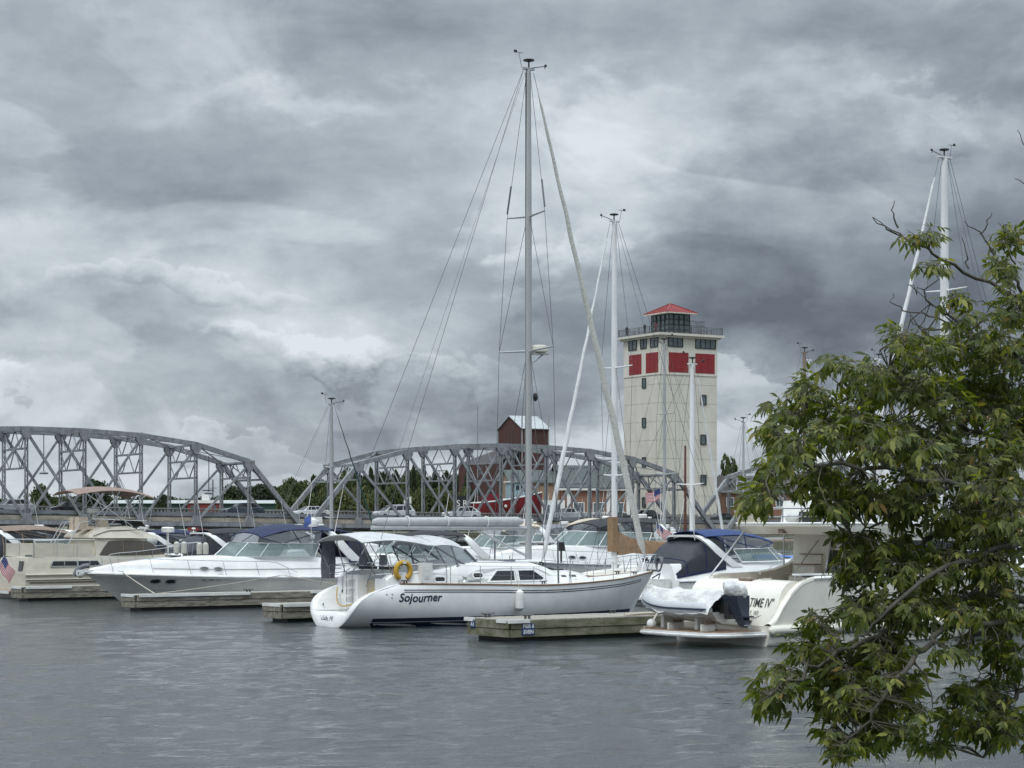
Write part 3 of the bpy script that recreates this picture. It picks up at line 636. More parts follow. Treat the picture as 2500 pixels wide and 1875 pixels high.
def granary():
    D = 312.; c = at(1275, 1278, D); a = radians(29)
    r = thing('grain_elevator', 'dark red brown wooden granary with raised gabled cupola', 'granary', (c.x, c.y, 0), a)
    # gabled cupola, gable end faces left (towards +y of the photo's left face)
    m = D / F; ez = HC + (HOR - 1045) * m; w, l = 4.6, 7.6
    mb = MB()
    pr = [(0, 2), (l, 2), (l, ez), (l / 2, ez + 1.95), (0, ez)]
    # ridge runs along x: gable shape in the y,z plane seen on the left face
    mb.loft([[(0, y, z) for y, z in pr], [(w, y, z) for y, z in pr]], True, True, True); mb.build('headhouse_wall', RBRN, r, sm=None)
    mb = MB(); gable(mb, 0, w, 0, l, ez, 1.95, .25, .12); rf = mb.build('headhouse_roof', GROOF, r, sm=None)
    mb = MB(); 
    for k in range(8): y = l / 2; mb.beam((w * k / 7, -.25, ez - .13), (w * k / 7, y, ez + 2.1), .06, .06)
    mb.build('roof_seam', GROOF, rf, sm=None)
    mb = MB(); 
    for y in (0, l): mb.box((-.03, y, (ez + 10) / 2 + 2), (.14, .14, ez - 10)); 
    mb.box((w, -.03, (ez + 10) / 2 + 2), (.14, .14, ez - 10)); mb.build('corner_board', WTR if False else mat('pale_corner_trim', (.3, .3, .29), .6), r, sm=None)
    # lower body to the left
    bz = HC + (HOR - 1128) * m
    mb = MB(); mb.box((.5, l / 2 + 4.2, bz / 2), (7.5, 13.5, bz)); mb.build('elevator_body', RBRN, r, sm=None)
    mb = MB(); x0, x1, y0, y1 = -3.4, 4.4, l / 2 - 2.6, l / 2 + 11
    mb.add([(x0, y0, bz), (x1, y0, bz), (x1, y1, bz), (x0, y1, bz), (0, l, bz + 2.2), (w, l, bz + 2.2), (w, 0, bz + 2.2), (0, 0, bz + 2.2)], [(3, 0, 7, 4), (0, 1, 6, 7), (1, 2, 5, 6), (2, 3, 4, 5), (4, 7, 6, 5)])
    mb.build('skirt_roof', mat('dark_roof_felt', (.06, .055, .055), .8), r, sm=None)
    for z in (5, 8.5):
        for y in (2.5, 6, 9.5):
            mb = MB(); mb.box((-3.28, y + 2, z), (.06, .8, 1.1)); mb.build('window', DFR, r, sm=None)
    mb = MB(); mb.box((8, 2, 5.5), (9, 8, 9)); mb.build('annex_wall', RBRN, r, sm=None)
    mb = MB(); gable(mb, 3.5, 12.5, -2, 6, 10, 2.0); mb.build('annex_roof', GROOF, r, sm=None)
granary()
def win(r, x, y, z, w, h, ax, fr=WTR, gl=WGL, mull=1, name='window', proud=.05):
    """window on a wall facing -y (ax 0) or -x (ax 1)"""
    def bx(mb, u0, u1, z0, z1, o, th):
        if ax == 0: mb.box(((u0 + u1) / 2, y - o, (z0 + z1) / 2), (u1 - u0, th, z1 - z0))
        else: mb.box((x - o, (u0 + u1) / 2, (z0 + z1) / 2), (th, u1 - u0, z1 - z0))
    u = x if ax == 0 else y; mb = MB(); bx(mb, u - w / 2, u + w / 2, z - h / 2, z + h / 2, proud * .4, .04); o = mb.build(name, gl, r, sm=None)
    mb = MB(); f = .12; bx(mb, u - w / 2 - f, u + w / 2 + f, z + h / 2, z + h / 2 + f, proud, .1); bx(mb, u - w / 2 - f, u + w / 2 + f, z - h / 2 - f, z - h / 2, proud, .1)
    bx(mb, u - w / 2 - f, u - w / 2, z - h / 2, z + h / 2, proud, .1); bx(mb, u + w / 2, u + w / 2 + f, z - h / 2, z + h / 2, proud, .1)
    for i in range(1, mull + 1): q = u - w / 2 + w * i / (mull + 1); bx(mb, q - .03, q + .03, z - h / 2, z + h / 2, proud * .9, .08)
    mb.build('frame', fr, o, sm=None)
def museum():
    D = 300.; c = at(1372, 1278, D); a = radians(12)
    r = thing('brick_museum', 'tan brick waterfront building with grey green roof and white doors', 'building', (c.x, c.y, 0), a)
    mb = MB(); gable_walls(mb, 0, 10.5, 0, 8, 1.5, 9.0, 3.0); mb.build('wall', BRK, r, sm=None)
    mb = MB(); gable(mb, 0, 10.5, 0, 8, 9.0, 3.0, .5); rf = mb.build('roof', DROOF, r, sm=None)
    mb = MB(); mb.box((5.2, -.52, 8.5), (11.6, .12, .3)); mb.build('white_fascia', WTR, rf, sm=None)
    for x in (1.0, 4.1, 7.0, 10): mb = MB(); mb.box((x, -.06, 5.8), (.55, .2, 5.2)); mb.build('pilaster', WTR, r, sm=None)
    for x in (2.5, 5.5, 8.5): win(r, x, -.02, 5.3, 1.5, 2.4, 0, mull=1, name='door')
    mb = MB(); gable_walls(mb, -7.5, -.1, 1.0, 9, 1.5, 9.5, 1.8); mb.build('side_wing_wall', mat('tan_brick', (.27, .19, .13), .9, n=(7, .3, None, (1, 1, 3))), r, sm=None)
    mb = MB(); gable(mb, -7.5, -.1, 1, 9, 9.5, 1.8, .3); mb.build('side_wing_roof', DROOF, r, sm=None)
    for x in (-6.0, -4.6): win(r, x + 1.2, .98, 6.3, .9, 1.2, 0)
    mb = MB(); mb.box((-1.6, .2, 4.8), (3.8, 1.6, 4.2)); mb.build('white_entrance_porch', WTR, r, sm=None)
    for x in (-2.5, -.9): win(r, x, -.62, 4.9, 1.0, 2.6, 0, gl=WGL)
    mb = MB(); mb.box((4.6, -2.4, 3.85), (9.5, 3.6, .3)); mb.build('terrace_floor', WTR, r, sm=None)
    mb = MB()
    for h in (4.15, 5.1): mb.box((4.6, -4.1, h), (9.5, .1, .1))
    mb.build('terrace_rail', WTR, r, sm=None)
    for i in range(32):
        mb = MB(); mb.box((-.1 + i * .303, -4.1, 4.6), (.09, .07, .9)); mb.build('baluster', WTR, r, sm=None)
museum()
def house(name, label, px, D, rz, w, d, h, rh, wallm, roofm, nwin=3, chim=0):
    c = at(px, 1278, D); r = thing(name, label, 'building', (c.x, c.y, 0), rz)
    mb = MB(); gable_walls(mb, 0, w, 0, d, 1, h, rh); mb.build('wall', wallm, r, sm=None)
    mb = MB(); gable(mb, 0, w, 0, d, h, rh, .4); rf = mb.build('roof', roofm, r, sm=None)
    for i in range(nwin): win(r, w * (i + .5) / nwin, -.02, h - 1.6, 1.1, 1.3, 0)
    for i in range(chim): mb = MB(); mb.box((w * (.3 + .4 * i), d * .5, h + rh + .4), (.8, .8, 1.6)); mb.build('chimney', BRK, rf, sm=None)
    return r
house('brick_warehouse', 'low brown brick building with dark roof right of the tower', 1762, 335, radians(12), 17, 9, 8.6, 2.6, BRK, mat('dark_brown_roof', (.07, .06, .055), .85), 6, 2)
house('shore_building', 'dark gabled building behind the leaves right of the tower', 1960, 340, radians(12), 26, 10, 7.5, 3.0, mat('dark_siding', (.06, .06, .065), .8), mat('dark_brown_roof', (.07, .06, .055), .85), 7, 0)
house('white_boathouse', 'white boathouse at the far right behind the leafy branches', 2330, 250, radians(10), 16, 9, 6.0, 2.2, mat('white_siding', (.62, .63, .62), .7), DROOF, 4, 0)
GWALL = mat('dark_green_siding', (.012, .05, .038), .7)
def shed(label, px, D, w):
    c = at(px, 1278, D); r = thing('green_boat_shed', label, 'shed', (c.x, c.y, 0), radians(4)); k = int(w / 6)
    z1 = HC + (HOR - 1229) * D / F
    for i in range(k): mb = MB(); mb.box(((i + .5) * w / k, 4, z1 / 2), (w / k - .05, 8, z1)); mb.build('wall_panel', GWALL, r, sm=None)
    mb = MB(); gable(mb, 0, w, 0, 8, z1, .6, .4); mb.build('roof', mat('pale_metal_roof', (.40, .43, .42), .5), r, sm=None)
shed('long low green shed with pale roof across the water, left one', 275, 440, 15)
shed('long low green shed with pale roof across the water, between the left truss posts', 478, 450, 21)

# red tugboat standing ashore
RHUL = mat('red_hull_paint', (.17, .012, .020), .5, n=(1.5, .2, None, (1, 1, 1)))
def tug():
    D = 285.; c = at(1150, 1278, D); m = D / F
    r = thing('tugboat', 'red tugboat with white rail standing ashore behind the bridge', 'boat', (c.x, c.y, 4.0), radians(14))
    L = 9.8; rings = []
    for i in range(15):
        t = i / 14; hw = 1.9 * (1 - (1 - t) ** 2.4) ** .6 if t < .6 else 1.9 * (1 - ((t - .6) / .4) ** 3 * .25); sh = 2.3 + 1.5 * t ** 1.6
        hw = max(hw, .05); rings.append([(t * L, -hw, sh), (t * L, -hw * .93, 1.2), (t * L, -hw * .45, .3), (t * L, hw * .45, .3), (t * L, hw * .93, 1.2), (t * L, hw, sh)])
    mb = MB(); mb.loft(rings, True, True, True); h = mb.build('hull', RHUL, r, sm=40)
    for sg in (0, 5): mb = MB(); mb.tube([Vector(q[sg]) + Vector((0, 0, .05)) for q in rings], .11, 6); mb.build('rub_rail', WTR, h)
    mb = MB(); mb.box((6.4, 0, 4.1), (2.4, 2.2, 2.2)); ph = mb.build('wheelhouse', mat('pale_blue_paint', (.30, .42, .46), .6), r); mb = MB(); mb.box((6.4, 0, 5.3), (2.9, 2.6, .2)); mb.build('wheelhouse_roof', WTR, r)
    for x in (5.7, 6.4, 7.1): mb = MB(); mb.box((x, -1.12, 4.5), (.45, .05, .6)); mb.build('window', DFR, ph, sm=None)
    mb = MB(); mb.box((3.0, 0, 3.0), (2.6, 1.8, 1.2)); mb.build('deckhouse', RHUL, r)
    for x in (2.5, 7.5): mb = MB(); mb.tube([(x, -1.75, 1.8), (x, -1.75, 1.8001)], .01, 4); 
    for i in range(3):
        q = MB(); q.lathe([(.16, -.08), (.22, 0), (.16, .08)], (1.9 + i * 2.6, -1.95, 1.9), 10, (0, 1, 0)); q.build('tyre_fender', WTR if i == 1 else TYRE, r)
    for x in (2, 7): mb = MB(); mb.box((x, 0, .1), (.5, 2.4, .5)); mb.build('cradle', WOOD, r)
tug()
def board_sign(label, px, py, D, w, h, txt, dark=True, name='sign_board'):
    c = at(px, py, D); r = thing(name, label, 'sign', (c.x, c.y, 0), radians(8)); z = c.z
    mb = MB(); mb.box((0, 0, z), (w, .1, h)); mb.build('board', BLKP if dark else WTR, r, sm=None)
    v, f = text_mb(txt, h * .62, bold=.01)
    mx_ = max(p[0] for p in v); q = MB(); q.add([(p[0] - mx_ / 2, -.057, z - h * .22 + p[1]) for p in v], f); q.build('lettering', WTR if dark else BLKP, r, sm=None)
    for x in (-w * .4, w * .4): mb = MB(); mb.box((x, .1, z / 2), (.12, .1, z)); mb.build('post', DFR, r, sm=None)
board_sign('black board sign with white letters left of the red tugboat', 1128, 1228, 284, 2.1, 1.9, 'S R')
board_sign('small white notice with dark lines among the trees', 995, 1221, 300, 1.1, 1.0, 'III', False)

# flat pilothouse boat and harbour bits far behind the left span
def workboat():
    D = 330.; c = at(500, 1278, D); m = D / F
    r = thing('work_tug', 'white topped red tug moored beyond the left truss span', 'boat', (c.x, c.y, 0), 0)
    mb = MB(); mb.box((0, 0, 1.0), (9, 3, 2.2), taper=1.06); mb.build('hull', mat('black_hull', (.03, .03, .03), .5), r)
    mb = MB(); mb.box((0, 0, 4.0), (5.2, 2.4, 5.6)); mb.build('deckhouse', mat('dull_red_paint', (.20, .03, .03), .6), r)
    mb = MB(); mb.box((0, 0, 7.0), (5.6, 3.0, .5)); mb.build('deckhouse_roof', WTR, r)
    mb = MB(); mb.box((.2, 0, 7.7), (1.2, 1.2, 1.1)); mb.build('lookout', WTR, r)
    mb = MB(); mb.tube([(1.3, 0, 6), (1.3, 0, 10.6)], .1, 6); mb.tube([(.7, 0, 9.2), (1.9, 0, 9.2)], .05, 5); mb.build('mast', DFR, r)
    for x in (-1.8, -.9, .9, 1.8): mb = MB(); mb.box((x, -1.22, 6.0), (.5, .06, .8)); mb.build('window', WGL, r, sm=None)
workboat()
def crane():
    D = 430.; r = thing('lattice_crane', 'small lattice boom crane far behind the left truss span', 'crane', (*at(312, 1278, D)[:2], 0), 0)
    m = D / F; mb = MB(); a, b = Vector((1.2, 0, 5)), Vector((-2.6, 0, 14.6))
    for ox, oy in ((-.3, -.3), (.3, -.3), (.3, .3), (-.3, .3)): mb.beam(a + Vector((ox, oy, 0)), b + Vector((ox * .6, oy * .6, 0)), .1, .1)
    for k in range(11):
        p, q = a.lerp(b, k / 11), a.lerp(b, (k + 1) / 11); s = 1 if k % 2 else -1; mb.beam(p + Vector((.3 * s, -.3, 0)), q + Vector((-.3 * s, -.3, 0)), .06, .06)
    mb.build('lattice_boom', mat('crane_grey', (.30, .32, .33), .6), r, sm=None)
    mb = MB(); mb.box((1.6, 0, 3.2), (3, 2.2, 3)); mb.build('cab', DFR, r); mb = MB(); mb.beam(b, (3.2, 0, 4.5), .05, .05); mb.build('stay_cable', WIRE, r)
crane()
def pole(px, ytop, D, label, head=True, m=None, rad=.09):
    c = at(px, ytop, D); r = thing('lamp_post' if head else 'flag_pole', label, 'lamp post' if head else 'pole', (c.x, c.y, 1), 0)
    mb = MB(); mb.tube([(0, 0, 0), (0, 0, c.z - 1)], [rad * 1.3, rad * .8], 6); mb.build('shaft', m or DFR, r)
    if head: mb = MB(); mb.box((0, 0, c.z - .95), (1.9, .3, .16)); mb.build('lamp_head', m or DFR, r)
pole(166, 1222, 330, 'dark double headed lamp post beyond the left truss span')
pole(508, 1198, 340, 'thin lamp post above the white topped red tug')
pole(1673, 1088, 270, 'rusty brown pole standing in front of the tower', False, mat('rust_brown', (.13, .05, .035), .8), .16)
pole(1072, 1150, 300, 'grey lamp post among the dark conifers behind the middle span', True, STEEL)
pole(1166, 990, 285, 'slender grey aerial rising left of the granary cupola', False, STEEL, .07)
# lamps hung from the bridge portals
for i, (s, lab) in enumerate(((S0 + 4.5 * PAN, 'street lamp hanging inside the left truss span near the frame edge'), (S0 + 7.5 * PAN, 'street lamp hanging inside the left truss span near its lower end'))):
    r = thing('hanging_lamp', lab, 'street lamp', bp_(s, BW / 2, botz(s)), BA, 'lamps hung inside the left truss span')
    hh = 10 if i == 0 else 8.1
    mb = MB(); mb.tube([(0, 0, hh), (0, 0, hh - 4.3)], .05, 5); mb.build('rod', DFR, r); mb = MB(); mb.lathe([(.1, .2), (.55, 0), (.5, -.12), (.1, -.15)], (0, 0, hh - 4.4), 10); mb.build('lamp_shade', STEEL, r)
# ================================================================ FAR TREES
def leafmat(name, col, c2, sss=.0):
    m = mat(name, col, .7, n=(.9, .3, c2, (1, 1, 1)), spec=.25); return m
FG = [leafmat('far_leaf_dark', (.040, .056, .026), (.020, .032, .015)), leafmat('far_leaf_mid', (.075, .095, .035), (.036, .052, .020)), leafmat('far_leaf_olive', (.11, .12, .045), (.052, .064, .026))]
BARK = mat('bark', (.075, .06, .045), .95, n=(4, .4, None, (1, 1, .3)), bump=(12, .8))
def crown_mesh(seed, kind, m):
    rs = np.random.RandomState(seed); V = []; Fc = []
    blobs = []
    if kind == 'round':
        for i in range(26):
            th, ph = rs.uniform(0, 2 * pi), rs.uniform(0, 1); rr = rs.uniform(.25, .42) * (1 if i else 1.3)
            z = .25 + .62 * ph; R = .34 * sin(min(1, .25 + ph) * pi * .78) ** .6 * rs.uniform(.4, 1)
            blobs.append((R * cos(th), R * sin(th), z, rr * .62, rr * .5))
    else:
        for i in range(30):
            z = .12 + .85 * i / 30; R = .26 * (1 - z) * rs.uniform(.5, 1.25) + .015; th = rs.uniform(0, 2 * pi)
            blobs.append((R * cos(th), R * sin(th), z, .14 * (1.15 - z) + .03, .05))
    n = 2600
    for k in range(n):
        b = blobs[rs.randint(len(blobs))]; d = rs.normal(size=3); d /= np.linalg.norm(d); q = rs.uniform(.55, 1.05) ** .5
        c = np.array(b[:3]) + d * np.array([b[3], b[3], b[4]]) * q
        s = rs.uniform(.028, .056); u = rs.normal(size=3); u /= np.linalg.norm(u); w = np.cross(u, rs.normal(size=3)); w /= np.linalg.norm(w)
        o = len(V); V += [c - u * s, c + w * s * .7, c + u * s, c - w * s * .7]; Fc.append((o, o + 1, o + 2, o + 3))
    me = bpy.data.meshes.new('crown'); me.from_pydata([tuple(v) for v in V], [], Fc); me.materials.append(m); return me
CR = {k: [crown_mesh(11 + i, 'round', FG[k]) for i in range(3)] for k in (0, 1, 2)}
CF = [crown_mesh(31 + i, 'fir', FG[0]) for i in range(2)]
tm = MB(); tm.tube([(0, 0, 0), (.01, 0, .5), (0, .01, .92)], [.035, .022, .004], 6); tm.tube([(0, 0, .35), (.16, .03, .6)], [.015, .005], 5); tm.tube([(0, 0, .42), (-.14, .05, .7)], [.014, .004], 5)
_t = tm.build('trunk', BARK); TRM = _t.data; bpy.data.objects.remove(_t)
def far_tree(px, D, ytop, width, kind, label, group, z0=1.6):
    top = at(px, ytop, D); h = top.z - z0; w = width * D / F
    cat = 'tree'; nm = 'fir_tree' if kind == 'fir' else 'broadleaf_tree'
    r = thing(nm, label, cat, (top.x, top.y, z0), random.uniform(0, 6), group)
    me = random.choice(CF) if kind == 'fir' else random.choice(CR[kind])
    for n_, d in (('crown', me), ('trunk', TRM)):
        o = bpy.data.objects.new(n_, d); COL.objects.link(o); o.parent = r; o.scale = (w, w, h) if n_ == 'crown' else (h * .6, h * .6, h)
    return r
G1, L1 = 'trees along the far left shore', 'dark green tree in the continuous far shore tree line'
random.seed(21)
far_tree(92, 400, 1181, 92, 1, 'round bushy tree under the left truss span, beside the silver car', None)
far_tree(232, 400, 1174, 98, 0, 'round bushy tree above the beige yacht canopy', None)
far_tree(393, 395, 1206, 44, 0, 'small round dark tree between truss posts above the black canvas cruiser', None)
for i in range(52):
    px = -30 + i * 15 + random.uniform(-7, 7); D = random.uniform(455, 560)
    y = 1216 + 5 * sin(px * .03) + random.uniform(-4, 5) - (22 if px > 560 else 0) - (12 if px > 640 else 0)
    far_tree(px, D, y, random.uniform(58, 96), random.choice((0, 0, 1)), L1, G1)
G2, L2 = 'trees behind the middle truss span', 'tall leafy green tree massed behind the middle truss span'
for i in range(40):
    px = 690 + i * 11.5 + random.uniform(-8, 8); D = random.uniform(330, 420)
    y = (1168 if px < 830 else 1158) + random.uniform(-14, 20) + (14 if px < 720 else 0)
    far_tree(px, D, y, random.uniform(48, 80), random.choice((0, 1, 1)), L2, G2, 1.8)
G3, L3 = 'low bushy trees by the road behind the middle truss span', 'low olive green bush along the road behind the middle truss span'
for i in range(26):
    px = 745 + i * 16 + random.uniform(-6, 6)
    far_tree(px, random.uniform(300, 318), 1196 + random.uniform(-12, 16), random.uniform(40, 62), random.choice((1, 2, 2)), L3, G3, 1.2)
for i, (px, y) in enumerate(((905, 1142), (935, 1152), (968, 1148), (1010, 1138), (1035, 1134), (1060, 1150), (1092, 1150), (1122, 1154), (1000, 1150), (765, 1160), (1140, 1146))):
    far_tree(px, random.uniform(318, 330), y, random.uniform(44, 66), 'fir', 'dark pointed conifer standing above the leafy trees left of the granary', 'conifers left of the granary')
far_tree(1780, 370, 1108, 62, 1, 'green tree rising behind the brown roof right of the tower', None)
far_tree(1268, 345, 1150, 60, 1, 'green tree between the granary and the brick building', None)
for i in range(14): far_tree(1850 + i * 52, random.uniform(390, 450), 1175 + random.uniform(-14, 12), random.uniform(80, 120), random.choice((0, 1)), 'green tree beyond the roofs at the right, behind the branches', 'trees beyond the roofs on the right')
# ================================================================ BOAT LIBRARY (x forward from the stern, y to port, z up from the waterline)
def interp(tab, t):
    xs = [a for a, b in tab]; ys = [b for a, b in tab]; n = len(xs)
    if t <= xs[0]: return ys[0]
    if t >= xs[-1]: return ys[-1]
    i = max(k for k in range(n) if xs[k] <= t); i = min(i, n - 2); h = xs[i + 1] - xs[i]; u = (t - xs[i]) / h
    def sl(k):
        if k == 0: return (ys[1] - ys[0]) / (xs[1] - xs[0])
        if k == n - 1: return (ys[-1] - ys[-2]) / (xs[-1] - xs[-2])
        a, b = (ys[k] - ys[k - 1]) / (xs[k] - xs[k - 1]), (ys[k + 1] - ys[k]) / (xs[k + 1] - xs[k])
        return 0 if a * b <= 0 else 2 * a * b / (a + b)
    m0, m1 = sl(i) * h, sl(i + 1) * h
    return (2 * u ** 3 - 3 * u ** 2 + 1) * ys[i] + (u ** 3 - 2 * u ** 2 + u) * m0 + (-2 * u ** 3 + 3 * u ** 2) * ys[i + 1] + (u ** 3 - u ** 2) * m1
class Hull:
    def __init__(s, L, B, sheer, kind='power', sternw=.9, tb=.35, pb=2.4, rake=1.8, depth=.5, srake=0.0, flare=1.5, el=0.0, scoop=None):
        s.el = el; s.scoop = scoop
        s.L, s.B, s.shtab, s.kind, s.sw, s.tb, s.pb, s.rake, s.d, s.sr, s.fl = L, B, sheer, kind, sternw, tb, pb, rake, depth, srake, flare
    def sh(s, t): return interp(s.shtab, t)
    def hb(s, t):
        if t < s.tb: return s.B / 2 * (s.sw + (1 - s.sw) * sin(pi / 2 * t / s.tb))
        u = (t - s.tb) / (1 - s.tb); return max(.03, s.B / 2 * (1 - u ** s.pb))
    def section(s, t):
        """half section from sheer down to keel: list of (y, z)"""
        h, b, d = s.sh(t), s.hb(t), s.d; out = []
        if s.kind == 'power':
            bow = max(0, (t - .45) / .55); yc = b * (.93 - .55 * bow ** 1.3); zc = .02 + (.62 * h) * bow ** 1.6
            for i in range(9):
                g = i / 8; out.append((yc + (b - yc) * (1 - g) ** (1 + (s.fl - 1) * bow), h + (zc - h) * g))
            kz = -d * (1 - bow ** 3 * .9); out += [(yc * .93, zc - .06), (yc * .5, (zc + kz) / 2), (0.0, kz)]
        else:
            bow = max(0, (t - .4) / .6); p = 2.6 - 1.3 * bow; st = max(0, 1 - t / .3); kz = -d * (1 - bow ** 4) * (1 - .75 * st) - .02
            for i in range(12):
                a = (i / 11) ** .8; w = a
                y = b * max(0.0, 1 - w ** ((p + 1.2 * (1 - bow)) * (1 - s.el * st ** 3) + 2.0 * s.el * st ** 3)) ** (1 / (1.7 - .4 * bow + .25 * s.el * st)); out.append((y, h + (kz - h) * w))
            out[-1] = (0.0, kz)
        return out
    def xof(s, t, z):
        h = s.sh(t); k = max(0.0, min(1.0, (h - z) / (h + .25))); q = 0.0
        if s.scoop: zp = max(0.0, min(1.0, z / h)); q = (s.scoop[0] * zp + s.scoop[1] * zp ** 5) * (1 - t) ** 5
        return t * s.L - s.rake * (t ** 7) * k + q
    def pt(s, t, i, side):
        y, z = s.section(t)[i]; return (s.xof(t, z), side * y, z)
    def mesh(s, mb, n=34, t0=0.0, cap=True):
        for side in (1, -1):
            rings = []
            for k in range(n + 1):
                t = t0 + (1 - t0) * k / n; t = t ** .9 if t0 == 0 else t
                sec = s.section(t); rings.append([(s.xof(t, z), side * y, z) for y, z in (sec if side > 0 else sec[::-1])])
            mb.loft(rings, False)
        if not cap: return mb
        sec = s.section(t0); ring = [(s.xof(t0, z), y, z) for y, z in sec] + [(s.xof(t0, z), -y, z) for y, z in sec[::-1][1:]]
        mb.add(ring, [tuple(range(len(ring)))])
        return mb
    def side(s, x, z, sd, off=0.0):
        lo, hi = 0.0, 1.0
        for _ in range(26):
            t = (lo + hi) / 2
            if s.xof(t, z) < x: lo = t
            else: hi = t
        sec = s.section(t); ys = None
        for (y0, z0), (y1, z1) in zip(sec, sec[1:]):
            if z1 <= z <= z0: ys = y0 + (y1 - y0) * ((z0 - z) / max(1e-6, z0 - z1)); break
        if ys is None: ys = sec[0][0] if z > sec[0][1] else sec[-1][0]
        return (x, sd * (ys + off), z)
    def band(s, mb, x0, x1, z0f, z1f, sd, off=.006, n=24):
        P = [[s.side(x0 + (x1 - x0) * k / n, z1f(x0 + (x1 - x0) * k / n), sd, off), s.side(x0 + (x1 - x0) * k / n, z0f(x0 + (x1 - x0) * k / n), sd, off)] for k in range(n + 1)]
        return mb.loft(P, False)
    def sheer_line(s, sd, t0=0.0, t1=1.0, dz=0.0, off=0.0, n=30):
        return [(s.xof(t0 + (t1 - t0) * k / n, 99 if False else s.sh(t0 + (t1 - t0) * k / n)), sd * max(0.0, s.hb(t0 + (t1 - t0) * k / n) + off), s.sh(t0 + (t1 - t0) * k / n) + dz) for k in range(n + 1)]
def rrect(cx, cz, w, h, r, n=4):
    P = []
    for sx, sz, a0 in ((1, 1, 0), (-1, 1, 90), (-1, -1, 180), (1, -1, 270)):
        for k in range(n + 1):
            a = radians(a0 + 90 * k / n); P.append((cx + sx * (w / 2 - r) + r * cos(a), cz + sz * (h / 2 - r) + r * sin(a)))
    return P
def ellipse(cx, cz, rx, rz, n=16): return [(cx + rx * cos(2 * pi * k / n), cz + rz * sin(2 * pi * k / n)) for k in range(n)]
def strip_decal(name, xs, lo, hi, fn, sd, m, parent, off=.03):
    P = [[fn(x, hi(x) + (lo(x) - hi(x)) * k / 3, sd, off) for k in range(4)] for x in xs]
    mb = MB(); mb.loft(P, False); return mb.build(name, m, parent, sm=40)
def offset_poly(P, w):
    A = [Vector(p).to_2d() if len(p) > 2 else Vector(p) for p in P]; n = len(A); ar = sum(A[i].x * A[(i + 1) % n].y - A[(i + 1) % n].x * A[i].y for i in range(n)); sg = 1 if ar > 0 else -1; out = []
    for i in range(n):
        a, b, c = A[i - 1], A[i], A[(i + 1) % n]; d1 = (b - a).normalized(); d2 = (c - b).normalized()
        n1 = Vector((d1.y, -d1.x)) * sg; n2 = Vector((d2.y, -d2.x)) * sg; m = (n1 + n2); m = m.normalized() if m.length > 1e-5 else n1
        out.append(tuple(b + m * (w / max(.4, m.dot(n1)))))
    return out
def decal(name, P, fn, sd, m, parent, off=.012, th=.02, frame=None, fw=.05, fname='frame'):
    """polygon P in (x, z) laid on the surface y = fn(x, z); optional raised frame"""
    def S(x, z, o): p = fn(x, z, sd, o); return p
    mb = MB(); mb.loft([[S(x, z, off) for x, z in P], [S(x, z, off - th) for x, z in P]], True, True, True); o = mb.build(name, m, parent, sm=None)
    if frame:
        Q = offset_poly(P, fw); mb = MB()
        mb.loft([[S(x, z, off - th) for x, z in Q], [S(x, z, off + .014) for x, z in Q], [S(x, z, off + .014) for x, z in P], [S(x, z, off - th) for x, z in P]], True); mb.build(fname, frame, o, sm=None)
    return o
def lettering(txt, x, z, size, fn, sd, m, parent, shear=0, bold=0.0, sx=1.0, flip=False, off=.012, name='lettering', wave=None):
    v, f = text_mb(txt, size, shear, bold, sx); W_ = max(p[0] for p in v); P = []
    for a, b in v:
        if wave: b += wave(a)
        xx = x + (W_ - a if flip else a); P.append(fn(xx, z + b, sd, off))
    mb = MB(); mb.add(P, f); return mb.build(name, m, parent, sm=None)
def wire(name, a, b, r, m, parent):
    mb = MB(); mb.tube([a, b], r, 5); return mb.build(name, m, parent)
def rail(parent, top, r=.017, every=3, drop=None, m=None, name='guard_rail', mid=False):
    """rail through the points top; stanchions go down to drop(i)"""
    mb = MB(); mb.tube(top, r, 6); o = mb.build(name, m or STL, parent)
    for i in range(0, len(top), every):
        if drop: mb = MB(); mb.tube([top[i], drop(i)], r * .9, 5); mb.build('stanchion', m or STL, parent)
    if mid: mb = MB(); mb.tube([Vector(p).lerp(Vector(drop(i)), .5) for i, p in enumerate(top)], .007, 4); mb.build('lifeline', STL, parent)
    return o

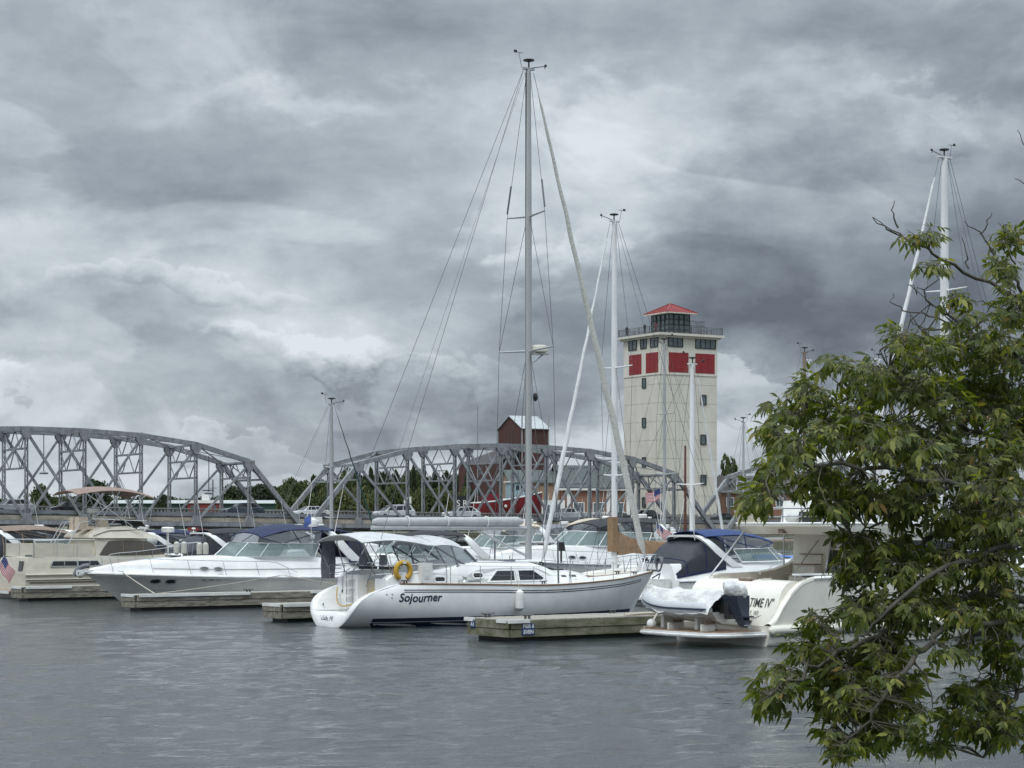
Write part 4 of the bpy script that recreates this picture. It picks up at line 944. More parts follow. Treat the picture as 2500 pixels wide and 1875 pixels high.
def cruiser(name, label, loc, rz, L=11.5, B=3.8, fb=(1.05, 1.15, 1.45), deck=.85, ws=(.50, .30), wsh=.75, canvas=NAVY, top=True, toph=1.15, arch=True, lean=1, hullm=WHT, deckm=WHT, ports=2, stripe=None, radar=True, rails=True, curtain=None, detail=2, group=None, antenna=2, aft_drop=True, clear=VIN, ws_lat=.74):
    r = thing(name, label, 'boat', loc, rz, group)
    H = Hull(L, B, [(0, fb[0]), (.5, fb[1]), (1, fb[2])], rake=L * .16, tb=.4, pb=2.3)
    mb = MB(); H.mesh(mb, 30); hull = mb.build('hull', hullm, r, sm=50)
    mb = MB()
    for sd in (1, -1): mb.tube(H.sheer_line(sd, off=.015), .035, 5)
    mb.build('rub_rail', STL if hullm is WHT else WHT2, r)
    for sd in (1, -1): mb = MB(); H.band(mb, .1, L * .84, lambda x: -.03, lambda x: .07 + .02 * sin(x * 1.7), sd, .010); mb.build('waterline_stain', STAIN, hull)
    if stripe:
        for sd in (1, -1):
            mb = MB(); H.band(mb, .2, L * .86, lambda x: .46 * H.sh(x / L), lambda x: .46 * H.sh(x / L) + .07, sd); mb.build('hull_stripe', stripe, hull)
    xw, xl = ws[0] * L, ws[0] * L - ws[1] * L          # front centre and aft end of the windshield base
    def plateau(t):
        if t * L <= xw: return H.sh(t) + deck
        u = (t * L - xw) / (L - xw); return H.sh(t) + .05 + (deck - .05) * max(0.0, 1 - u ** 1.7) ** .8
    def wc(t): return max(.02, H.hb(t) - .34 * min(1, H.hb(t) / 1.0))
    rings = []; n = 30
    for k in range(n + 1):
        t = k / n; x = t * L; b, s_, c, pz = H.hb(t), H.sh(t), wc(t), plateau(t); open_ = x < xw - .35
        half = [(b, s_), (b * .985, s_ + .05), (c + (b - c) * .25, s_ + .07), (c * .93, s_ + .07 + (pz - s_ - .07) * .7), (c * .86, pz - .02), (c * .78, pz + .02)]
        half += [(c * .76, .55), (0, .55)] if open_ else [(c * .4, pz + .05), (0, pz + .07)]
        rings.append([(x, y, z) for y, z in half] + [(x, -y, z) for y, z in half[::-1][1:]])
    mb = MB(); mb.loft(rings, False); e_ = rings[0][:6] + rings[0][-6:]; mb.add(e_, [tuple(range(12))]); mb.build('deck', deckm, r, sm=38)
    def cab(x, z, sd, off=0.0):
        t = x / L; b, s_, c, pz = H.hb(t), H.sh(t), wc(t), plateau(t); z0 = s_ + .07; z1 = z0 + (pz - z0) * .7
        y0 = c + (b - c) * .25; u = (z - z0) / max(.05, z1 - z0); return (x, sd * (y0 + (c * .93 - y0) * min(1.2, u) + off), z)
    if detail > 1:
        for sd in (1, -1):
            for i in range(ports):
                x = L * .60 + i * .62; decal('porthole', ellipse(x, H.sh(x / L) + .07 + deck * .30, .2, .075), cab, sd, GLS, r, frame=STL, fw=.035)
                x = L * .80 - i * .6; decal('porthole', ellipse(x, H.sh(x / L) * .80, .19, .075), H.side, sd, GLS, r, frame=STL, fw=.03)
    # swim platform
    mb = MB(); mb.box((-.35, 0, .32), (.9, B * .82, .12)); mb.build('swim_platform', deckm, r)
    # windshield: horseshoe plan
    zb = H.sh(ws[0]) + deck + .02; hw = wc(ws[0] * .8) * .93; m_ = 15
    def base(u, lift=0.0, back=0.0):     # u -1..1 around
        a = abs(u); y = hw * sin(min(1, a * 1.5) * pi / 2) * (1 - .12 * lift); x = xw - (xw - xl) * (a ** 2.2) - back * (1 - .55 * a)
        return Vector((x, (1 if u >= 0 else -1) * y, zb - .05 * a + lift * wsh * (1 - .06 * a)))
    us = [-1 + 2 * k / (m_ - 1) for k in range(m_)]
    P0 = [base(u) for u in us]; P1 = [base(u, 1.0, wsh * 1.35) for u in us]
    mb = MB(); mb.loft([P0, P1], False); g = mb.build('windshield', WSG, r, sm=50)
    mb = MB(); mb.tube(P0, .035, 5); mb.tube(P1, .028, 5)
    for k in (0, 3, 5, 9, 11, 14): mb.tube([P0[k], P1[k]], .025, 5)
    mb.build('windshield_frame', deckm if detail < 3 else STL, g)
    if top:
        tz = zb + wsh + .0; ta = max(.4, xl - (1.0 if lean > 0 else 2.0) if arch else xl); tf = xw - wsh * 1.35 - .45; hh = toph - .25
        rows = []
        for i in range(8):
            u = i / 7; x = tf + (ta - tf) * u; zc = tz + hh * (.55 + .45 * sin(min(1, u * 1.9) * pi / 2)) - .18 * max(0, u - .6)
            rows.append([(x, hw * .92 * v, zc - .24 * abs(v) ** 2.5) for v in (-1, -.85, -.55, 0, .55, .85, 1)])
        mb = MB(); mb.sheet(rows, .03); mb.build('bimini_top', canvas, r, sm=50)
        fr = rows[0]; fr2 = [Vector(p) for p in fr]; wl_ = [P1[k] for k in (2, 4, 6, 7, 8, 10, 12)]
        mb = MB(); mb.loft([wl_, fr2], False); c = mb.build('clear_front_curtain', clear, r, sm=50)
        mb = MB()
        for k in (0, 2, 4, 6): mb.tube([wl_[k], fr2[k]], .022, 4)
        mb.tube(fr2, .03, 4); mb.build('curtain_seam', canvas, c)
        for sd, k0, kf in ((-1, 0, 0), (1, 14, 6)):
            a_ = [P1[k0], P1[k0].lerp(P1[2 if sd < 0 else 12], .5), P1[2 if sd < 0 else 12]]; b_ = [Vector(rows[6][kf]), Vector(rows[3][kf]), Vector(rows[0][kf])]
            mb = MB(); mb.loft([a_, b_], False); c = mb.build('clear_side_curtain', clear, r, sm=50)
            mb = MB(); mb.tube([a_[0], b_[0]], .03, 4); mb.tube([a_[1], b_[1]], .022, 4); mb.tube(a_, .025, 4); mb.tube([b_[0], a_[2]], .02, 4); mb.build('curtain_seam', canvas, c)
        xa = ta
    else: xa, tz, hh = xl, zb + wsh, .5
    if arch:
        zt = tz + hh * .72; mb = MB()
        bx, by = max(.5, xl - 2.2), wc(.2) * .98; fx = xl - .9; pr = []
        if lean < 0: bx, fx = max(1.6, xl - .3), max(.9, xl - 2.2)
        for k in range(17):
            a = pi * k / 16; y = -cos(a); q = abs(y); yy = by * (1 if y > 0 else -1) * min(1, q ** .35) if q > .02 else 0
            z = zb - .25 + (zt - zb + .25) * min(1.0, sin(a) ** .55 * 1.0); x = bx + (fx - bx) * ((z - zb + .25) / (zt - zb + .25)) ** .8; pr.append((Vector((x - 1.0 * 0, yy, z))))
        rg = []
        for k, p in enumerate(pr):
            q = abs(k / 8 - 1); w = .34 + .26 * q ** 2; inn = Vector((0, -(1 if p.y > 0 else -1) * q ** .5, -(1 - q))).normalized() * .09
            rg.append([p + Vector((w / 2, 0, 0)), p + Vector((-w / 2, 0, 0)), p + Vector((-w / 2, 0, 0)) + inn, p + Vector((w / 2, 0, 0)) + inn])
        mb.loft(rg, True, True, True); ar = mb.build('radar_arch', WHT, r, sm=45)
        mz = zt + .03
        if radar:
            mb = MB(); mb.lathe([(.12, 0), (.12, .12), (.3, .16), (.31, .34), (.26, .38)], (fx, 0, mz), 12); mb.build('radar_dome', WPL, r)
        for i in range(antenna):
            sd = 1 if i % 2 else -1; mb = MB(); mb.tube([(fx - .3, sd * by * .8, mz - .25), (fx - .75, sd * by * .85, mz + 2.0)], [.018, .009], 5); mb.build('whip_antenna', WPL, r)
        mb = MB(); mb.lathe([(.02, 0), (.02, .18), (.12, .2), (.1, .28)], (fx, .7, mz - .05), 8); mb.build('navigation_light', WPL, r)
        if curtain:
            # enclosure behind the arch down to the transom: dark canvas with smoked panes
            rows = []; ya = by * .98
            for i in range(6):
                u = i / 5; xs_ = (bx if lean > 0 else (bx + fx) / 2 - .1); x = xs_ + .35 - (xs_ + .2) * u; zt_ = zt - .06 - (zt - H.sh(0) - .2) * (u ** 2.6) * (1 if aft_drop else .3)
                rows.append([(x, -ya, zb - .35 - .35 * u), (x, -ya * .97, (zb - .3 + zt_) / 2), (x, -ya * .84, zt_ - .05), (x, 0, zt_ + .05), (x, ya * .84, zt_ - .05), (x, ya * .97, (zb - .3 + zt_) / 2), (x, ya, zb - .35 - .35 * u)])
            mb = MB(); mb.sheet(rows, .03); ac = mb.build('aft_canvas', mat('dark_mesh_canvas', (.022, .025, .036), .55, n=(4, .3, None, (1, 1, 1))), r, sm=50)
            for i in (0, 2, 4, 5): mb = MB(); mb.tube([Vector(p) for p in rows[i]], .05, 4); mb.build('canvas_seam', curtain, ac)
            for j in (0, 6): mb = MB(); mb.tube([Vector(rw[j]) + Vector((0, 0, .06)) for rw in rows], .07, 4); mb.build('canvas_hem', curtain, ac)
    if rails:
        for sd in (1, -1):
            t0 = max(.32, ws[0] - .22); N = 18; tp = []; lo = []
            for k in range(N + 1):
                t = t0 + (1.0 - t0) * k / N; b = max(.10, H.hb(t) - .12); h = .62 * min(1, k / 3 + .25)
                lo.append((H.L * t - .05, sd * b, H.sh(t) + .07)); tp.append((H.L * t + .10, sd * b * .97, H.sh(t) + .07 + h))
            mb = MB(); mb.tube(tp, .016, 5); rl = mb.build('bow_rail', STL, r)
            for k in range(1, N + 1, 3): mb = MB(); mb.tube([lo[k], tp[k]], .013, 4); mb.build('stanchion', STL, rl)
    mb = MB(); mb.box((L * 1.0 - .1, 0, H.sh(1) + .09), (.9, .26, .1)); mb.build('bow_pulpit', deckm, r)
    mb = MB(); mb.tube([(L * 1.0 - .3, 0, H.sh(1) + .16), (L + .35, 0, H.sh(1) + .12)], .03, 5); mb.tube([(L + .22, -.18, H.sh(1) - .02), (L + .35, 0, H.sh(1) + .1), (L + .22, .18, H.sh(1) - .02)], .025, 5); mb.build('anchor', STL, r)
    for t in (.18, .6, .9):
        for sd in (1, -1): mb = MB(); mb.tube([(t * L - .12, sd * (H.hb(t) - .12), H.sh(t) + .12), (t * L + .12, sd * (H.hb(t) - .12), H.sh(t) + .12)], .018, 5); mb.build('cleat', STL, r)
    if detail > 1: mb = MB(); mb.box((L * .70, 0, plateau(.70) + .1), (.5, .5, .05)); mb.build('deck_hatch', GLS, r)
    r['hull_len'] = L
    return r, H, dict(zb=zb, hw=hw, P0=P0, P1=P1, plateau=plateau, wc=wc, cab=cab)

def rig(r, xm, zf, ztop, rad, mastm, L, B, deckz, bowz, spreaders=((.45, 1.3),), genoa=None, genoa_w=.09, boom=None, cover=None, backstay=True, wirem=None, instr=True, stern_x=0.1, w=1.25, wr=.008, bow_x=None):
    """mast, stays and spreaders standing on a sailboat"""
    wirem = wirem or WIRE; bow_x = bow_x or L - .15
    mb = MB(); n = 10; rings = []
    for z, s in ((zf, 1), (zf + (ztop - zf) * .7, 1), (ztop, .72)):
        rings.append([(xm + rad * w * s * cos(2 * pi * k / n), rad * s * sin(2 * pi * k / n), z) for k in range(n)])
    mb.loft(rings, True, True, True); mast = mb.build('mast', mastm, r, sm=60)
    mb = MB(); mb.box((xm, 0, ztop + .03), (rad * 4.6, rad * 1.2, .07)); mb.build('masthead', mastm, mast)
    if instr:
        mb = MB(); mb.tube([(xm, 0, ztop + .05), (xm + .75, .03, ztop + .22), (xm + .78, .03, ztop + .12)], .016, 5); mb.ball((xm + .8, .03, ztop + .25), .055, 6, 5); mb.build('wind_sensor', BLKP, mast)
        mb = MB(); mb.tube([(xm - .3, 0, ztop + .04), (xm - .42, 0, ztop + .55)], .008, 4); mb.tube([(xm - .62, .0, ztop + .57), (xm - .25, 0, ztop + .57)], .012, 4); mb.box((xm - .58, 0, ztop + .6), (.14, .01, .1)); mb.build('wind_vane', BLKP, mast)
        mb = MB(); mb.lathe([(.03, 0), (.03, .22), (.2, .26), (.21, .3), (.1, .33)], (xm + .02, 0, ztop + .06), 10); mb.build('masthead_antenna', BLKP, mast)
    H_ = ztop - zf; tips = {1: [], -1: []}
    for fr, half in spreaders:
        z = zf + H_ * fr
        for sd in (1, -1):
            mb = MB(); mb.tube([(xm, sd * rad * .8, z), (xm - .12, sd * half, z + .06)], [.045, .028], 6); mb.build('spreader', mastm, r); tips[sd].append((xm - .12, sd * half, z + .06))
    for sd in (1, -1):
        ch = (xm - .15, sd * B * .47, deckz); pts = [(xm, sd * rad, ztop - .1)] + tips[sd][::-1] + [ch]
        for a, b in zip(pts, pts[1:]): wire('shroud', a, b, wr, wirem, r)
        zlow = zf + H_ * spreaders[0][0] - .1
        wire('lower_shroud', (xm, sd * rad, zlow), (xm - .6, sd * B * .45, deckz), wr, wirem, r)
        wire('lower_shroud', (xm, sd * rad, zlow), (xm + .55, sd * B * .44, deckz), wr, wirem, r)
        if len(spreaders) > 1: wire('middle_shroud', (xm, sd * rad, zf + H_ * spreaders[1][0] - .1), tips[sd][0], wr, wirem, r)
    fs0, fs1 = Vector((xm + rad * 2.2, 0, ztop - .08)), Vector((bow_x, 0, bowz))
    wire('forestay', fs0, fs1, wr, wirem, r)
    if genoa:
        a, b = fs0.lerp(fs1, .045), fs0.lerp(fs1, .965); N = 44; P = [a.lerp(b, k / N) + Vector((.012 * sin(k * 1.3), .012 * cos(k * .9), 0)) for k in range(N + 1)]
        R = [genoa_w * (.35 + .65 * min(1, (k / N) * 1.55)) * (1 + .05 * sin(k * 2.1)) for k in range(N + 1)]; R[0] *= .3; R[-1] *= .5
        mb = MB(); mb.tube(P, R, 9); mb.build('furled_headsail', genoa, r)
        mb = MB(); mb.lathe([(.06, -.06), (.15, -.05), (.09, 0), (.15, .05), (.06, .06)], fs0.lerp(fs1, .977), 10, (fs0 - fs1)); mb.build('furling_drum', BLKP, r)
    if backstay:
        s_ = Vector((xm - rad * 2, 0, ztop)); m = s_.lerp(Vector((stern_x, 0, deckz)), .62)
        if backstay == 2:
            for sd in (1, -1): wire('backstay', s_, (stern_x + .5, sd * B * .36, deckz), wr, wirem, r)
        else: wire('backstay', s_, (stern_x, 0, deckz), wr, wirem, r)
    if boom:
        xb, zb_, zb2, br = boom
        mb = MB(); mb.tube([(xm - rad, 0, zb_), (xb, 0, zb2)], br, 8); mb.build('boom', mastm, r)
        if cover:
            cm, ch, dr = cover; rows = []
            for i in range(13):
                u = i / 12; x = xm - rad * .5 + (xb - xm) * u; zz_ = zb_ + (zb2 - zb_) * u; h = ch * (1 - u) ** 8 + .30 * (1 - .5 * u); s_ = .16 * (1 - .4 * u) + .01 * sin(i * 2.2)
                rows.append([(x, -s_, zz_ - dr * (1 + .15 * sin(i * 1.7))), (x, -s_ * 1.1, zz_ + h * .3), (x, -.05 - .02 * sin(i), zz_ + h), (x, .05, zz_ + h), (x, s_ * 1.1, zz_ + h * .3), (x, s_, zz_ - dr * (1 + .15 * sin(i * 1.7 + 1)))])
            mb = MB(); mb.loft(rows, True, True, True); mb.build('sail_cover', cm, r, sm=60)
        wire('mainsheet', (xb + .9, 0, zb2 - .05), (xb + 1.3, .1, deckz + .1), .015, ROPE, r); wire('topping_lift', (xb + .05, 0, zb2), (xm - rad, 0, ztop), wr * .7, wirem, r)
    return mast

def sloop(name, label, loc, rz, L=10.5, B=3.3, mast_top=14, xm=None, rad=.085, mastm=WMST, hullm=WHT, cabm=WHT, genoa=SAILC, cover=None, spreaders=((.5, 1.0),), fb=(1.0, .95, 1.25), instr=True, group=None, gw=.075, backstay=True, boom=True, cabh=.5):
    r = thing(name, label, 'boat', loc, rz, group); xm = xm or L * .6
    H = Hull(L, B, [(0, fb[0]), (.45, fb[1]), (1, fb[2])], kind='sail', sternw=.68, tb=.45, pb=2.1, rake=L * .1, depth=.45)
    mb = MB(); H.mesh(mb, 24); h = mb.build('hull', hullm, r, sm=60)
    mb = MB()
    for sd in (1, -1): mb.tube(H.sheer_line(sd, dz=.02), .03, 5)
    mb.build('toe_rail', TEAK, r)
    for sd in (1, -1): mb = MB(); H.band(mb, .4, L * .93, lambda x: H.sh(x / L) - .2, lambda x: H.sh(x / L) - .15, sd); mb.build('hull_stripe', NAVYP, h)
    rings = []
    for k in range(21):
        t = k / 20; rings.append([(t * L, H.hb(t) * v, H.sh(t) + .06 * (1 - v * v)) for v in (-1, -.5, 0, .5, 1)])
    mb = MB(); mb.loft(rings, False); mb.build('deck', cabm, r)
    st = [(.24, .0, .66), (.27, cabh, .66), (.5, cabh, .64), (.66, cabh * .7, .52), (.76, cabh * .35, .4), (.80, .02, .32)]; rings = []
    for t, hh, wf in st:
        b = H.hb(t) * wf; z = H.sh(t); rings.append([(t * L, -b, z), (t * L, -b * .9, z + hh * .85), (t * L, -b * .6, z + hh), (t * L, 0, z + hh + .05), (t * L, b * .6, z + hh), (t * L, b * .9, z + hh * .85), (t * L, b, z)])
    mb = MB(); mb.loft(rings, False, True, True); mb.build('cabin', cabm, r, sm=35)
    def cs(x, z, sd, off=0): t = x / L; return (x, sd * (H.hb(t) * interp([(s[0], s[2]) for s in st], t) * .955 + off), z)
    for t in (.36, .46, .56):
        for sd in (1, -1): decal('cabin_window', rrect(t * L, H.sh(t) + cabh * .48, .5, .17, .06, 2), cs, sd, GLS, r)
    dz = H.sh(.6)
    bm = (max(.9, xm - L * .46), H.sh(.4) + 1.5, H.sh(.4) + 1.5, .06) if boom else None
    rig(r, xm, H.sh(.6) + cabh * .8, mast_top, rad, mastm, L, B, dz, H.sh(1) + .1, spreaders, genoa, gw, bm, cover, backstay, instr=instr, wr=.009)
    for sd in (1, -1):
        N = 12; tp = [(L * (.05 + .92 * k / N), sd * max(.15, H.hb(.05 + .92 * k / N) - .06), H.sh(.05 + .92 * k / N) + .62) for k in range(N + 1)]
        mb = MB(); mb.tube(tp, .009, 4); mb.tube([(a, b, c - .3) for a, b, c in tp], .008, 4); mb.build('lifeline', STL, r)
        for k in range(0, N + 1, 2): mb = MB(); mb.tube([tp[k], (tp[k][0], tp[k][1], tp[k][2] - .6)], .014, 4); mb.build('stanchion', STL, r)
    return r, H
# ================================================================ DOCKS
PLK = MB(); PLK.box((0, 0, 0), (.135, 1, .035)); _p = PLK.build('plank', WOODT, sm=None); PLKM = _p.data; bpy.data.objects.remove(_p)
WETW = mat('waterline_wood', (.035, .035, .025), .6, n=(2, .5, (.02, .022, .012), (1, 1, 1)))
CLT = MB(); CLT.tube([(-.17, 0, .1), (-.08, 0, .085), (.08, 0, .085), (.17, 0, .1)], [.014, .02, .02, .014], 6); CLT.box((-.05, 0, .04), (.03, .05, .09)); CLT.box((.05, 0, .04), (.03, .05, .09)); _p = CLT.build('cleat', mat('galvanised_cleat', (.12, .12, .12), .6, metal=.5)); CLTM = _p.data; bpy.data.objects.remove(_p)
def inst(name, me, parent, loc, sc=(1, 1, 1), rz=0):
    o = bpy.data.objects.new(name, me); COL.objects.link(o); o.parent = parent; o.location = loc; o.scale = sc; o.rotation_euler = (0, 0, rz); return o
def finger(px, py, w, L, label, m, pitch=.15, cleats=(), seg=3.1, trim=()):
    p = wl(px, py, .12); r = thing('dock_finger', label, 'dock', (p.x, p.y, 0), HB, 'wooden finger docks of the marina')
    k = int(L / seg)
    for row, (z0, z1, o) in enumerate(((.12, .36, 0), (.37, .60, -.02))):
        for i in range(k):
            for y in (o, w - o):
                mb = MB(); mb.box(((i + .5) * L / k, y, (z0 + z1) / 2), (L / k - .012, .06, z1 - z0 - .01)); mb.build('side_board', m, r, sm=None)
        mb = MB(); mb.box((o - .03, w / 2, (z0 + z1) / 2), (.06, w - .07, z1 - z0 - .01)); mb.build('end_board', m, r, sm=None)
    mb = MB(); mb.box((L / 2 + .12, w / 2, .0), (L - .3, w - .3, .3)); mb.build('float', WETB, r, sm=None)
    mb = MB(); mb.box((L / 2, w / 2, .35), (L - .1, w - .1, .44)); mb.build('frame', WETW, r, sm=None)
    n = int(L / pitch)
    for i in range(n):
        inst('plank', PLKM, r, (.07 + i * pitch, w / 2, .618 + random.uniform(-.004, .004)), ((pitch - .012) / .135, w + .08 + random.uniform(-.02, .02), 1))
    for x, y, l, ax in trim:
        mb = MB(); mb.box((x, y, .60), (l if ax == 0 else .1, .1 if ax == 0 else l, .11)); mb.build('white_edge_bumper', WHT2, r, sm=None)
    for x, y in cleats: inst('cleat', CLTM, r, (x, y, .635), (1.4, 1.4, 1.3))
    return r
FA = finger(57, 1461, 1.3, 12, 'weathered wooden dock finger in front of the beige aft cabin boat', WOOD, .3, trim=((1.2, -.06, 2.2, 0), (-.05, .65, 1.2, 1)))
FB = finger(333, 1484, 1.3, 13, 'weathered wooden dock finger below the bow of the long white express cruiser', WOOD, .3, cleats=((5.2, .25),), trim=((2.6, -.06, 5.0, 0), (9.5, -.06, 3.0, 0), (-.05, .65, 1.2, 1)))
FC = finger(691, 1511, 1.4, 13, 'short visible wooden dock end beside the scooped stern of the big sailboat', WOOD, .3, trim=((1.2, -.06, 2.4, 0), (-.05, .7, 1.3, 1)))
FD = finger(1247, 1557, 2.2, 14, 'nearest mossy wooden dock finger with the blue pier sign', WOODG, .16, cleats=((.9, .4), (.5, 1.9), (5.4, 1.95), (5.9, .3)), trim=((.25, -.07, .75, 0), (-.06, .35, .5, 1), (-.07, 2.05, .45, 1)))
BLU = mat('blue_sign_paint', (.025, .06, .16), .5)
def dock_sign(label, parent, lx, ly, lz, w, h, lines, ax, size):
    mw = Matrix.Translation(parent.location) @ Matrix.Rotation(HB, 4, 'Z'); q = mw @ Vector((lx, ly, lz))
    r = thing('dock_sign', label, 'sign', q, HB - (pi / 2 if ax else 0))
    mb = MB(); mb.box((0, -.015, 0), (w, .03, h)); mb.build('board', BLU, r, sm=None)
    for i, t in enumerate(lines):
        v, f = text_mb(t, size, bold=.006); W_ = max(p[0] for p in v)
        mb = MB(); mb.add([(p[0] - W_ / 2, -.034, h * (.5 - (i + .78) / len(lines)) + p[1] + .0) for p in v], f); mb.build('lettering', WTR, r, sm=None)
dock_sign('blue sign reading PIER 6 EVEN on the side of the nearest dock', FD, .60, -.035, .36, .46, .34, ['PIER 6', 'EVEN'], 0, .155)
dock_sign('small blue number plate on the end corner of the nearest dock', FD, -.075, 1.85, .46, .26, .2, ['A1'], 1, .16)

# ================================================================ THE BIG SLOOP
so_ = thing('sailboat', 'big white sloop with navy name on its side and scooped open stern', 'sailboat', (-6.25, 69.4, 0), HB)
R = so_; L = 14.3
H = Hull(L, 4.25, [(0, 1.44), (.1, 1.43), (.3, 1.39), (.55, 1.31), (.8, 1.42), (1, 1.66)], kind='sail', sternw=.80, tb=.42, pb=2.2, rake=1.35, depth=.55, el=1.0, scoop=(.35, 1.45))
mb = MB(); H.mesh(mb, 90, cap=False); hull = mb.build('hull', WHT, R, sm=60)
mb = MB()
for sd in (1, -1):
    H.band(mb, .9, 13.1, lambda x: -.02, lambda x: .15, sd, .010, 60); H.band(mb, .9, 13.1, lambda x: .175, lambda x: .30, sd, .010, 60)
mb.build('boot_stripe', NAVYP, hull)
for z in (.155, .225):
    for sd in (1, -1): mb = MB(); H.band(mb, 1.9, 13.4, lambda x: H.sh(x / L) - z - .028, lambda x: H.sh(x / L) - z, sd, .010, 60); mb.build('sheer_stripe', NAVYP, hull)
for sd in (1, -1): mb = MB(); mb.tube(H.sheer_line(sd, .004, 1, .02), .032, 6); mb.build('toe_rail', TEAK, R)
# open scooped stern: broad white rim, raked face, well and floor
def sy(z):
    kz = H.section(0)[-1][1]; w = (1.44 - z) / (1.44 - kz); p = 2.0; return 1.70 * max(0.0, 1 - w ** 2.0) ** (1 / 1.95)
FZ = .50; out_, mid_, inn_ = [], [], []
kz = H.section(0)[-1][1]; N = 44
for sd in (1, -1):
    rows = []
    for k in range(N + 1):
        z = 1.44 + (kz - 1.44) * (k / N); y = sy(z); x = H.xof(0, z); zp = max(0, z / 1.44); bw = .36 * (1 - max(0.0, (zp - .62) / .38) ** 1.3) + .03
        if z >= FZ: yi, zi = y - bw, z + .02 * (1 - zp)
        else: yi, zi = (sy(FZ) - .36 + .03) * (y / sy(FZ)), FZ
        xi = H.xof(0, zi) + .03
        O_, I_ = Vector((x, sd * y, z)), Vector((xi, sd * max(0, yi), zi)); M_ = O_.lerp(I_, .5) + Vector((-.045, 0, .02)); M1 = O_.lerp(I_, .12) + Vector((-.035, 0, .0)); M2 = O_.lerp(I_, .9) + Vector((-.03, 0, .015))
        rows.append([O_, M1, M_, M2, I_, Vector((max(xi + .04, min(2.0, xi + .5)), sd * max(0, yi - .03), zi - .01)), Vector((2.0, sd * max(0, yi - .05), zi - .01))])
    mb = MB(); mb.loft(rows, False); mb.build('stern_scoop', WHT, R, sm=50)
mb = MB(); mb.box((2.02, 0, 1.0), (.06, 2.9, 1.0)); mb.build('cockpit_back_wall', WHT, R)
def lipf(a, b, sd, o): z = .215 + b; x = H.xof(0, kz) + (H.xof(0, FZ) + .03 - H.xof(0, kz)) * ((z - kz) / (FZ - kz)) - .05; return (x - o, .62 - a, z)
lettering('LaSalle, MI', 0, 0, .22, lipf, 1, mat('grey_lettering', (.12, .13, .14), .5), R, sx=.95)
for y, z in ((1.0, .72), (-.7, .6)): mb = MB(); mb.box((.42, y, z), (.02, .05, .09)); mb.build('drain_fitting', BLKP, R)
# deck
rings = []
for k in range(41):
    t = .04 + .96 * k / 40; rings.append([(H.xof(t, H.sh(t)), H.hb(t) * v, H.sh(t) + .07 * (1 - v * v)) for v in (-1, -.6, 0, .6, 1)])
mb = MB(); mb.loft(rings, False); mb.build('deck', WHT2, R)
# back wall of the cockpit with step blocks, seats and coamings
mb = MB(); mb.box((1.62, .78, 1.1), (.5, 1.0, 1.25), taper=.94); mb.build('port_step_block', WHT, R); mb = MB(); mb.box((1.72, -.95, 1.05), (.5, .7, 1.15), taper=.9); mb.build('starboard_seat_block', WHT, R)
mb = MB(); mb.box((1.8, -.15, 1.05), (.1, .9, 1.0)); mb.build('gate_panel', BEC, R)
def coam(x, sd): return interp([(1.3, 1.62), (1.7, 1.84), (2.6, 1.88), (3.2, 1.9), (4.0, 2.02)], x)
for sd in (1, -1):
    rows = []
    for k in range(14):
        x = 1.35 + 2.7 * k / 13; b = H.hb(x / L); z = H.sh(x / L) if x > 2.4 else .75; c = coam(x, sd); rows.append([(x, sd * (b - .16), z), (x, sd * (b - .26), c - .08), (x, sd * (b - .33), c), (x, sd * (b - .52), c), (x, sd * (b - .56), 1.2)])
    mb = MB(); mb.loft(rows, False, True, True); mb.build('cockpit_coaming', WHT, R, sm=35)
mb = MB(); mb.box((2.9, 0, 1.55), (.55, .5, .9), taper=.8); ped = mb.build('steering_pedestal', WHT, R)
mb = MB(); mb.tube([(2.55, .55 * cos(a), 1.95 + .55 * sin(a)) for a in [2 * pi * k / 20 for k in range(21)]], .018, 5)
for k in range(5): a = 2 * pi * k / 5; mb.tube([(2.56, 0, 1.95), (2.55, .55 * cos(a), 1.95 + .55 * sin(a))], .008, 4)
mb.build('steering_wheel', STL, R)
for y in (.55, -.75): 
    mb = MB(); mb.box((1.75, y, 2.25), (.08, .42, .36), taper=.85); mb.build('helm_seat_back', GRC2, R); mb = MB(); mb.box((1.95, y, 1.98), (.45, .5, .1)); mb.build('seat_cushion', BLKP, R)
# cabin
CS = [(3.25, .12, 1.68, 1.60), (3.55, .40, 1.66, 1.54), (4.2, .66, 1.62, 1.44), (5.0, .74, 1.6, 1.36), (7.7, .74, 1.5, 1.26), (8.25, .64, 1.47, 1.18), (8.7, .48, 1.44, 1.12), (9.02, .37, 1.40, 1.05), (9.9, .33, 1.18, .9), (10.5, .22, .95, .7), (10.95, .02, .75, .55)]
def ch(x): return interp([(s[0], s[1]) for s in CS], x)
def cw(x): return interp([(s[0], s[2]) for s in CS], x)
def ct(x): return interp([(s[0], s[3]) for s in CS], x)
rings = []
for k in range(50):
    x = 3.25 + 7.7 * k / 49; z = H.sh(x / L) + .03; h, w, tw = ch(x), cw(x), ct(x); r_ = min(.1, h * .4)
    half = [(w, z - .02), (w + (tw - w) * .5, z + h * .5), (tw + .03, z + h - r_), (tw - .04, z + h - r_ * .25), (tw - .16, z + h), (tw * .5, z + h + .07), (0, z + h + .09)]
    rings.append([(x, y, q) for y, q in half] + [(x, -y, q) for y, q in half[::-1][1:]])
mb = MB(); mb.loft(rings, False, True, True); mb.build('cabin', WHT, R, sm=40)
def cside(x, z, sd, o=0.0):
    z0 = H.sh(x / L) + .01; h = max(.2, ch(x)); u = (z - z0) / (h - .06); return (x, sd * (cw(x) + (ct(x) + .03 - cw(x)) * u + o), z)
